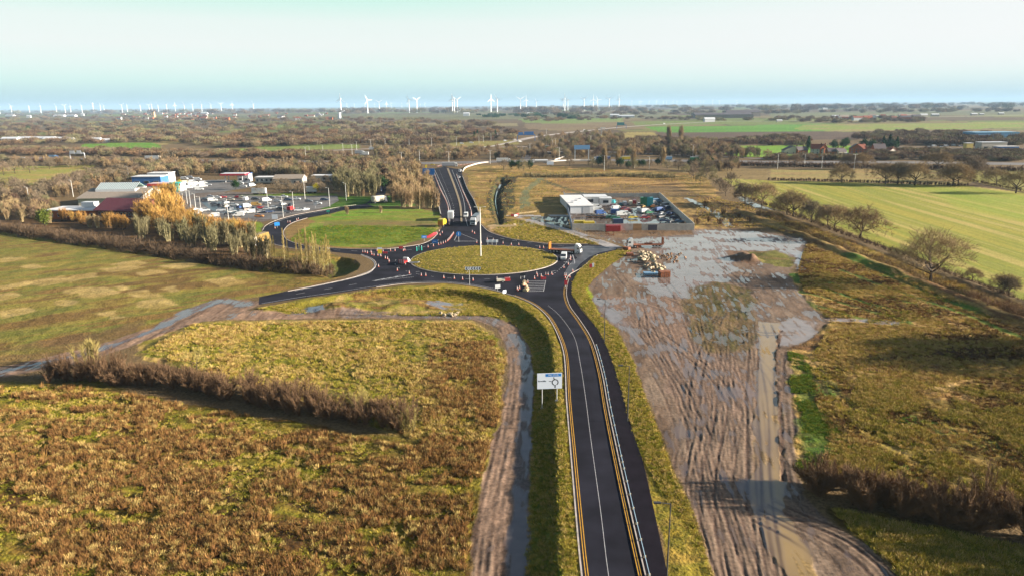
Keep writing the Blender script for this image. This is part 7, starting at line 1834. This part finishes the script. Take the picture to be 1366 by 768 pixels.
panel_wall(d_, a_, 'left wall of the scrapyard casting shade on the mud outside', 12, [mat('bluish_sheet', tuple(A(150, 160, 176)), .7)], 3.2)
# office shed
def yard_pt(px, py): return G(px, py)
def container(px, py, rz, m, label, L_=6.1, h=2.6, z=0.0):
    r = empty('shipping_container', (*G(px, py), z), rz, label, 'container')
    mb = MB().use(m).box(-L_ / 2, L_ / 2, -1.22, 1.22, .1, h)
    n = int(L_ / .55)
    for i in range(n):
        x = -L_ / 2 + (i + .5) * L_ / n
        for s in (-1, 1): mb.box(x - .12, x + .12, s * 1.22 - .04, s * 1.22 + .04, .25, h - .15)
    b = mb.build('body', r)
    MB().use(CHASS).box(L_ / 2 + .0, L_ / 2 + .04, -.03, .03, .2, h - .2).build('door_bar', b)
    return r
r = empty('workshop', (*G(776, 285), 0), math.radians(3), 'white flat-roofed workshop inside the left of the scrapyard', 'workshop')
MB().use(WPANEL).box(-5.6, 5.6, 0, 42, 0, 3.6).build('wall', r)
MB().use(FLATR).box(-5.9, 5.9, -.3, 42.3, 3.6, 3.9).build('roof', r)
MB().use(mat('grey_door', (.3, .3, .31), .6)).box(.5, 4.0, -.08, -.02, 0, 3.0).build('roller_door', r)
for i in range(3): MB().use(SGREY).box(-4 + i * 3, -2.8 + i * 3, 10 + i * 7, 11.5 + i * 7, 3.9, 4.4).build('roof_vent', r)
flat_building(795, 272.5, 12, 10, 3.6, 0, WPANEL, WPANEL, 'white flat cabin beside the workshop in the scrapyard', nwin=2, name='cabin', cat='cabin')
flat_building(808, 273.5, 6, 6, 3.2, 0, WPANEL, WPANEL, 'small white cabin right of the larger one in the scrapyard', nwin=1, name='cabin', cat='cabin')
container(817.5, 308.5, 0, PAINT['red'], 'red shipping container standing on the mud outside the yard wall')
container(820, 285, 0, PAINT['blue'], 'blue container between the workshop and the pickups', 4, 2.2)
container(824, 299, .1, PAINT['darkblue'], 'dark blue container near the front wall of the scrapyard', 4.5, 2.4)
container(773, 299, 0, PAINT['yellow'], 'yellow skip stack at the left front corner of the scrapyard', 5, 1.6)
container(785, 299.5, .1, PAINT['yellow'], 'second yellow skip at the left front corner of the scrapyard', 5, 1.4)
for i in range(3): container(858 + i * 4.2, 275, 0, PAINT[['green', 'green', 'teal'][i]], ['tall green skip stack left of two', 'tall green skip stack in the middle', 'tall teal skip stack at the back right of the yard'][i], 3.2, 4.6)
for (x, y, c, k, h) in [(796, 278, 'white', 'van', 0), (798, 282, 'white', 'van', 0), (801, 286, 'blue', 'van', 20), (819, 278, 'white', 'hatch', 20), (823, 280, 'white', 'van', 20), (820, 283, 'green', 'estate', 20), (818, 272, 'teal', 'van', 70), (819, 276, 'red', 'hatch', 0), (828, 274, 'teal', 'hatch', 80),
        (833, 274, 'silver', 'van', 90), (841, 273, 'cream', 'van', 85), (846, 272, 'maroon', 'van', 85), (852, 274, 'white', 'hatch', 90), (857, 277, 'gold', 'hatch', 60), (834, 280, 'red', 'estate', 0), (838, 282, 'red', 'estate', 10), (829, 288, 'white', 'van', 10), (834, 287, 'white', 'van', 0),
        (852, 282, 'white', 'van', 80), (861, 284, 'white', 'van', 20), (866, 285, 'green', 'hatch', 20), (873, 277, 'orange', 'hatch', 0), (871, 273, 'silver', 'van', 10), (876, 270, 'skyblue', 'van', 10), (868, 270, 'blue', 'estate', 10), (873, 282, 'skyblue', 'estate', 30), (880, 282, 'blue', 'van', 30),
        (884, 287, 'white', 'hatch', 30), (876, 288, 'grey', 'estate', 0), (861, 292, 'red', 'estate', 0), (844, 291.5, 'yellow', 'estate', 10), (815, 291.5, 'green', 'estate', 0), (821, 292, 'green', 'estate', 0), (890, 280, 'darkblue', 'van', 40), (894, 286, 'blue', 'hatch', 30), (888, 276, 'grey', 'van', 40), (900, 292, 'darkblue', 'estate', 30), (906, 297, 'skyblue', 'hatch', 20), (897, 298, 'grey', 'estate', 30), (885, 296, 'darkblue', 'hatch', 0), (868, 290, 'brown', 'estate', 0), (795, 291, 'brown', 'estate', 0), (803, 291, 'brown', 'estate', 0), (787, 291, 'brown', 'hatch', 0), (882, 291, 'black', 'hatch', 30)]:
    o = car(x, y, h, k, c, 'among the wrecks in the scrapyard', z=0)
    o['category'] = 'van' if k == 'van' else 'car'
container(812, 306.5, 1.2, RUST, 'rusty frame beside the red container', 2.5, 1.4) if False else None
r = empty('yard_gate', (*(a_.lerp(b_c, .66)), 0), 0, 'dark metal gate in the front wall of the scrapyard', 'gate')
MB().use(DARKW).box(-1.9, 1.9, -.25, -.13, .05, 2.6).build('gate_leaf', r)
MB().use(STEEL).box(-1.95, 1.95, -.3, -.26, 2.5, 2.6).build('top_rail', r)

# rubble pile of pale boulders
def rock(seed):
    rg = np.random.RandomState(seed); import bmesh
    bm = bmesh.new(); bmesh.ops.create_icosphere(bm, subdivisions=2, radius=1)
    pl_ = rg.normal(size=(7, 3)); pl_ /= np.linalg.norm(pl_, axis=1, keepdims=True)
    for v in bm.verts:
        c = np.array(v.co); 
        for n_ in pl_:
            t = c.dot(n_)
            if t > .62: c = c - n_ * (t - .62)
        v.co = c * np.array([1, .75, .6])
    me = bpy.data.meshes.new('concrete_block'); bm.to_mesh(me); bm.free(); me.materials.append(mat('broken_concrete', tuple(A(188, 168, 138)), .9, noise=(2, .3), rnd=.2)); return me
RK = [rock(i) for i in range(5)]
RKD = [m_.copy() for m_ in RK[:2]]
for m_ in RKD: m_.materials.clear(); m_.materials.append(mat('soil_lump', tuple(A(146, 112, 84)), .95, noise=(2, .3), rnd=.2))
rg = random.Random(5)
for i in range(78):
    t = rg.random(); cx_ = 856 + 24 * t + rg.gauss(0, 5); cy_ = 338 + 22 * t + rg.gauss(0, 3.5)
    p = P(cx_, cy_); o = bpy.data.objects.new('concrete_block', RK[i % 5]); link(o)
    s = rg.uniform(.45, 1.15); hz = max(0, 1.6 * math.exp(-((cx_ - 868) / 14) ** 2 - ((cy_ - 350) / 9) ** 2)) * rg.random()
    o.location = (p[0], p[1], p[2] + s * .3 + hz); o.rotation_euler = (rg.uniform(-.5, .5), rg.uniform(-.5, .5), rg.uniform(0, 6)); o.scale = (s, s, s)
    tag(o, 'pale broken concrete lump in the heap on the mud', 'concrete block', 'concrete lumps in the heap on the mud')
for i in range(30):
    p = P(897 + rg.gauss(0, 9), 345 + rg.gauss(0, 3)); o = bpy.data.objects.new('soil_lump', RKD[i % 2]); link(o); s = rg.uniform(.3, .7)
    o.location = (p[0], p[1], p[2] + s * .3); o.rotation_euler = (rg.random(), rg.random(), rg.random() * 6); o.scale = (s, s, s)
    tag(o, 'brown soil lump right of the concrete heap', 'soil lump', 'soil lumps beside the concrete heap')
for i in range(22):
    p = P(603 + rg.gauss(0, 6), 419 + rg.gauss(0, 1.8)); o = bpy.data.objects.new('boulder', RK[i % 5]); link(o); s = rg.uniform(.3, .75)
    o.location = (p[0], p[1], p[2] + s * .3); o.rotation_euler = (rg.random(), rg.random(), rg.random() * 6); o.scale = (s, s, s)
    tag(o, 'tawny boulder in the small pile on the grass mound', 'boulder', 'boulders on the grass mound')
RUSTC = container(886, 369, .1, RUST, 'rusty skip at the lower end of the concrete heap', 3.2, 1.8)
container(868, 366, 0, PAINT['skyblue'], 'flat pale blue skip left of the rusty skip', 4.5, .7)
for i, (x, y, L_) in enumerate([(840, 341, 2.2), (850, 330, 1.8), (836, 333, 1.6)]):
    container(x, y, .4 * i, RUST, ['rusty plant box left of the concrete heap', 'rusty box behind the low loader', 'small rusty box near the mud entrance'][i], L_, 1.0)
# pumping blocks at the stream head
r = empty('headwall', (*G(672, 303), 0), .05, 'low sandy concrete headwall where the stream ends', 'wall')
MB().use(TIMB).box(-7, 5.5, -.4, .5, -.6, .8).build('panel', r); MB().use(TIMB).box(4.5, 5.6, .5, 5, -.4, .7).build('side_panel', r)
for i, (x, y) in enumerate([(684, 289), (688, 289.5), (690, 288)]):
    r = empty('plastic_barrier', (*G(x, y), 0), i * .5, ['first', 'second', 'third'][i] + ' red and white barrier at the haul road end by the stream', 'barrier')
    MB().use(SRED if i % 2 == 0 else CW).box(-.9, .9, -.15, .15, .1, 1.1).build('panel', r); MB().use(CHASS).box(-.7, .7, -.3, .3, 0, .1).build('foot', r)

# ------------------------------------------------------------------ gantries and far structures
def gantry(px, py, w_, h, m, label, panels, rz=0):
    r = empty('sign_gantry', (*G(px, py), 0), rz, label, 'gantry')
    for s in (-1, 1): MB().use(m).box(s * w_ / 2 - .4, s * w_ / 2 + .4, -.4, .4, 0, h).build('leg', r)
    MB().use(m).box(-w_ / 2, w_ / 2, -.5, .5, h, h + 1.2).build('beam', r)
    for (x, pw, ph, pm) in panels: MB().use(pm).box(x - pw / 2, x + pw / 2, -.7, -.52, h + .2, h + .2 + ph).build('sign_panel', r)
    return r
gantry(104, 214, 15, 6.5, WPANEL, 'white motorway gantry with two white sign panels at upper left', [(-4.5, 5, 3, WPANEL), (2.5, 4.5, 3.2, WPANEL)])
gantry(702, 188, 26, 8, BLUEP, 'dark blue gantry structure over the far motorway', [(-8, 7, 4, BLUEP), (4, 14, 5, BLUEP)])
gantry(776, 214, 13, 10, STEEL, 'gantry holding a wide pale blue sign beside the motorway bridge', [(0, 15, 4, mat('pale_blue_sign', (.12, .24, .40), .5))])
gantry(829, 172, 20, 7, BLUEP, 'dark teal gantry over the far motorway bend', [(-2, 16, 6, mat('dark_teal_sign', (.03, .13, .14), .5))])
gantry(804, 181, 5, 12, STEEL, 'pale mast-like gantry on the far motorway', [(0, 8, 1.2, WPANEL)])
r, p_ = sign(734, 221, 6, 3.0, .6, SWHITE, 'white sign back below the tanker lorry', posts=2)
# bridge
r = empty('motorway_bridge', (*G(722, 206), 0), 0, 'dark low motorway bridge under the green lorry', 'bridge')
MB().use(DARKW).box(-26, 24, -4, 8, .2, 2.4).build('deck', r); MB().use(CONC).box(-26, 24, -4.4, -4.05, 2.2, 3.0).build('parapet', r)
# houses of the far village
hs = [(1058, 206, 18, 9, 4.2, 4, ROOFS, 'long dark roofed house at the left end of the far village', RENDER), (1071, 206, 12, 8, 4, 3.5, ROOFS, 'second dark roofed house beside the dark conifer', BRICK), (1090, 206, 12, 8, 5.4, 4.6, ROOFT, 'half-timbered house with white stripes right of the dark conifer', RENDER),
      (1099, 206, 9, 8, 5.4, 4.6, ROOFT, 'red roofed house beside the half-timbered one', BRICK), (1114, 207, 14, 8, 3.4, 3.4, ROOFS, 'low house with pink walls in the middle of the far village', BRICK), (1124, 207, 10, 8, 3.2, 3, ROOFS, 'low house left of the blue cars', RENDER),
      (1142, 205, 12, 9, 5, 4.5, ROOFS, 'dark roofed house right of the middle of the far village', BRICK), (1150, 205, 9, 8, 4.6, 4.6, ROOFT, 'brick gabled house near the bare hedge', BRICK), (1174, 205, 12, 9, 4.6, 5, ROOFS, 'dark house with bright gable beside the tall evergreens', BRICK), (1191, 206, 9, 7, 3.2, 3, ROOFT, 'small house at the right end of the far village', RENDER)]
for i, (x, y, w_, d2, h, rh, rf, lb, wl) in enumerate(hs):
    gabled_house(x, y, w_, d2, h, rh, [.0, .3, -.3, .1][i % 4], wl, rf, lb, axis='x' if i % 3 else 'y', nwin=3 if w_ > 10 else 2)
car(1130, 207, 0, 'van', 'skyblue', 'parked in front of the far village'); car(1136, 207, 0, 'hatch', 'blue', 'parked in front of the far village')
# depot at the right
flat_building(1330, 186, 60, 30, 9, 0, mat('far_blue_shed', (.08, .20, .32), .6), mat('far_blue_roof', (.14, .28, .38), .6), 'wide blue shed rising above the bare wood at right', nwin=0, name='warehouse', cat='warehouse')
flat_building(1326, 199, 28, 12, 7, 0, RENDER, WPANEL, 'white roofed canopy building of the depot at right', nwin=3, name='warehouse', cat='warehouse')
flat_building(1293, 201, 7, 6, 7.5, 0, mat('cream_yellow', tuple(A(226, 200, 110)), .8), FLATR, 'small cream yellow building in the depot yard', nwin=1)
flat_building(1345, 201, 22, 8, 4, 0, BLUEP, FLATR, 'low blue building at the right of the depot', nwin=3)
for i, (x, y, c, k) in enumerate([(1246, 196, 'white', 'van'), (1256, 197, 'white', 'hatch'), (1262, 196, 'silver', 'van'), (1272, 195, 'white', 'van'), (1281, 196, 'silver', 'hatch'), (1286, 202, 'silver', 'hatch'), (1277, 202, 'white', 'hatch'), (1300, 202, 'silver', 'hatch'), (1326, 200, 'white', 'van'), (1335, 203, 'skyblue', 'van'), (1270, 191, 'white', 'van'), (1278, 190, 'cream', 'van'), (1252, 193, 'silver', 'van'), (1240, 198, 'white', 'van')]):
    o = car(x, y, 0, k, c, 'in the depot yard at right', z=.1); o.scale = (1.6, 1.6, 1.4) if False else (1, 1, 1)
# far white sheds and town
fr = random.Random(9)
def far_shed(x, y, w_, h, m, rf, label, group=None, name='far_building', cat='building'):
    p = G(x, y); r = empty(name, (p[0], p[1], 0), fr.uniform(-.1, .1), label, cat, group); d2 = w_ * .45
    gable_walls(MB().use(m), -w_ / 2, w_ / 2, 0, d2, h, h * 1.5).build('wall', r)
    gable_mesh(MB().use(rf), -w_ / 2, w_ / 2, 0, d2, h * 1.02, h * 1.55).build('roof', r)
    return r
for i, (x, y, w_, h, lb) in enumerate([(12, 189.5, 26, 5, 'white far shed at the left edge'), (34, 189, 34, 5, 'long white far shed near the left edge'), (57, 189, 34, 5, 'white far shed left of the longest one'), (72, 189, 36, 4.5, 'longest white far shed at upper left'), (93, 189, 12, 4, 'small white far shed left of the gantry'), (128, 189, 14, 4, 'small white far shed right of the gantry'), (141, 190.5, 10, 4, 'tiny white far shed above the green strip')]):
    far_shed(x, y, w_, h, WPANEL, WPANEL, lb)
for i, (x, y, w_, h, lb) in enumerate([(12, 156, 60, 8, 'long white far warehouse at the left horizon'), (38, 157.5, 24, 10, 'small white warehouse at the left horizon'), (78, 156, 70, 8, 'pale warehouse left half below the turbines'), (94, 156, 60, 8, 'pale warehouse right half below the turbines'), (272, 153, 50, 10, 'white far warehouse right of the church tower'),
        (110, 155, 20, 12, 'small white far building below the tall turbine'), (622, 155, 30, 11, 'white far building right of the silo'), (707, 153.5, 30, 8, 'tiny white far barn below the right turbines'), (820, 156.5, 36, 8, 'white far barn beside the fields right of centre'), (836, 157, 60, 6, 'row of pale far farm buildings right of centre'), (966, 158, 200, 12, 'long grey far factory right of centre'), (992, 156, 130, 16, 'tall blue grey far factory block'), (947, 163, 30, 8, 'white far building on the motorway at right')]):
    far_shed(x, y, w_, h, ROOFG if 'factory' in lb else WPANEL, ROOFS if 'factory' in lb else WPANEL, lb)
for i in range(85):
    x = fr.gauss(240, 50) if i < 55 else fr.uniform(342, 470); y = fr.uniform(152, 161)
    if i >= 70: x = fr.uniform(1120, 1240); y = fr.uniform(157, 162)
    far_shed(x, y, fr.uniform(14, 30), fr.uniform(6, 9), fr.choice([WPANEL, RENDER, BRICK, BRICK]), fr.choice([ROOFT, ROOFS, ROOFT, ROOFG]), 'tiny far house of the ' + ('town on the left plain' if i < 55 else ('village in the centre left distance' if i < 70 else 'village on the right plain')), 'houses of the ' + ('left town' if i < 55 else ('centre village' if i < 70 else 'right village')), 'far_house', 'house')
for i, (x, y) in enumerate([(205, 157, ), ]):
    r = empty('church_tower', (*G(x, y), 0), 0, 'small tan church tower in the left town', 'church tower'); MB().use(TIMB).box(-7, 7, -7, 7, 0, 30).build('wall', r); MB().use(ROOFS).box(-7.5, 7.5, -7.5, 7.5, 30, 32).build('parapet', r)
r = empty('silo', (*G(453, 159), 0), 0, 'white far silo with an angled conveyor below the centre left turbine', 'silo'); MB().use(WPANEL).tube((0, 0, 0), (0, 0, 26), 7, n=16).build('tower', r); MB().use(WPANEL).tube((2, 0, 24), (22, 0, 34), 2.5, n=8).build('conveyor', r)
for i, (x, y, s) in enumerate([(1040, 163, 1), (1115, 157.8, 1.5), (1138, 158, 1.2), (1170, 157, 1), (1215, 156, 1.3), (1233, 156, 1.6), (1248, 155.8, 1.6), (1300, 154.5, 1.4), (1310, 154, 1.0), (1336, 153.5, 1.3), (1101, 147, 2.2), (1147, 146.5, 2), (1156, 146.5, 2), (1188, 148.5, 2.0)]):
    far_shed(x, y, 15 * s, 4 * s, RENDER, WPANEL, 'tiny white far building on the right plain', 'white buildings on the right plain')

# ------------------------------------------------------------------ wind turbines
TW_ = mat('turbine_white', (.70, .71, .72), .5)
def turbine_proto(name='wind_turbine', fat=1.0):
    r = empty(name, (0, 0, -500), 0, 'turbine', 'wind turbine')
    MB().use(TW_).tube((0, 0, 0), (0, 0, 100), 3.6 * fat, 2.2 * fat, 10).build('tower', r)
    MB().use(TW_).box(-2.2 * fat, 2.2 * fat, -4, 8, 98, 103).build('nacelle', r)
    for k in range(3):
        a = math.radians(90 + 120 * k); d = Vector((math.cos(a), 0, math.sin(a))); q = Vector((-d.z, 0, d.x))
        c = Vector((0, -5, 100.5)); mb = MB().use(TW_)
        pts = [(1.5, 1.4), (8, 3.6), (20, 2.8), (42, .7)]
        vs = []
        for t, w_ in pts:
            for s in (-1, 1):
                for yy in (-.4, .4): vs.append(c + d * t + q * (s * w_ * .6 * fat) + Vector((0, yy, 0)))
        fs = []
        for i in range(len(pts) - 1):
            o = i * 4; fs += [(o, o + 4, o + 6, o + 2), (o + 1, o + 3, o + 7, o + 5), (o, o + 1, o + 5, o + 4), (o + 2, o + 6, o + 7, o + 3)]
        fs.append((12, 13, 15, 14)); mb.add(vs, fs).build('blade', r)
    return Proto(r)
tpr = []
for ang in (0, .5, 1.1):
    pt = turbine_proto(fat=1.15); pt.ang = ang; tpr.append(pt)
    for c, _ in pt.ch:
        if c.name.startswith('blade'):
            for v in c.data.vertices:
                dx, dz = v.co.x, v.co.z - 100.5; v.co.x = dx * math.cos(ang) - dz * math.sin(ang); v.co.z = 100.5 + dx * math.sin(ang) + dz * math.cos(ang)
def turbine_at(px, D, sc, i, label, group=None):
    """px: column in the photograph; D: distance in metres"""
    x = (px - 683) / F_PX * (D * math.cos(PITCH))
    tpr[i % 3].put((x, D, 0), random.uniform(-.7, .7), sc, label, group)
near_t = [(456.7, 5400, 1.12), (492.2, 5200, 1.02), (508, 6200, .9), (517.5, 9000, .85), (547.8, 5300, 1.0), (558, 5300, 1.0), (605.5, 5000, 1.0), (608, 4900, 1.0), (612, 5400, 1.0), (656.9, 5400, 1.0), (665.4, 5300, 1.0), (696.4, 5600, 1.0), (703.9, 6000, .98), (717.7, 7500, .9), (753.3, 6600, 1.0), (755.5, 5400, 1.0), (759.5, 6800, 1.0), (781.2, 5900, .98), (793.5, 6100, .98), (799.4, 6500, .95), (814.8, 6000, .98), (828, 6000, .98)]
tn = []
for i, (x, D, s) in enumerate(near_t):
    turbine_at(x, D, s * .92, i, 'white three-bladed wind turbine in the nearer row across the centre horizon', 'wind turbines in the nearer centre row')
for i, x in enumerate([1, 17, 41, 56, 77, 88.6, 96, 111, 126.4, 136, 140.7, 164.8, 171.5, 189.3, 200.8, 204.6, 213, 224.4, 235.6, 248, 259, 271, 283.5, 297, 311.8, 340.3, -12, -30]):
    turbine_at(x, 8200 + (i * 977) % 2000, 0.88 if i != 8 else 1.15, i, 'small white wind turbine in the long row over the left horizon', 'wind turbines over the left horizon')
for i, x in enumerate([465, 475, 489, 502, 524, 538, 546, 563, 569, 845, 855, 868, 878, 887, 891, 900, 905, 918, 924, 932, 937, 941, 953, 962, 985, 1062, 845, 857]):
    turbine_at(x, 17000 + (i * 1377) % 5000, 1.1, i, 'faint tiny wind turbine far behind near the horizon', 'faint far wind turbines')
# drop prototypes that were never placed
dead = [o for o in bpy.data.objects if o.type == 'EMPTY' and o.location.z < -400]
kids = [c for c in bpy.data.objects if c.parent in dead]
kids += [g for g in bpy.data.objects if g.parent in kids]
for o in kids + dead: bpy.data.objects.remove(o)
ordinal_labels(PLACED)

# ------------------------------------------------------------------ haze
hz = bpy.data.materials.new('haze'); hz.use_nodes = True
t = hz.node_tree; t.nodes.clear(); o_ = t.nodes.new('ShaderNodeOutputMaterial'); pv_ = t.nodes.new('ShaderNodeVolumePrincipled')
pv_.inputs['Color'].default_value = (.34, .50, .66, 1); pv_.inputs['Density'].default_value = 0.00005; pv_.inputs['Anisotropy'].default_value = 0.0
t.links.new(pv_.outputs[0], o_.inputs['Volume'])
hb = MB(); hb.box(-45000, 45000, -600, 43500, -5, 175); hb.mats = [hz]
hz_o = hb.build('haze', kind='stuff', label='thin pale haze that fades the far plain', cat='haze')
hz_o.display_type = 'WIRE'
print('objects', len(bpy.data.objects))
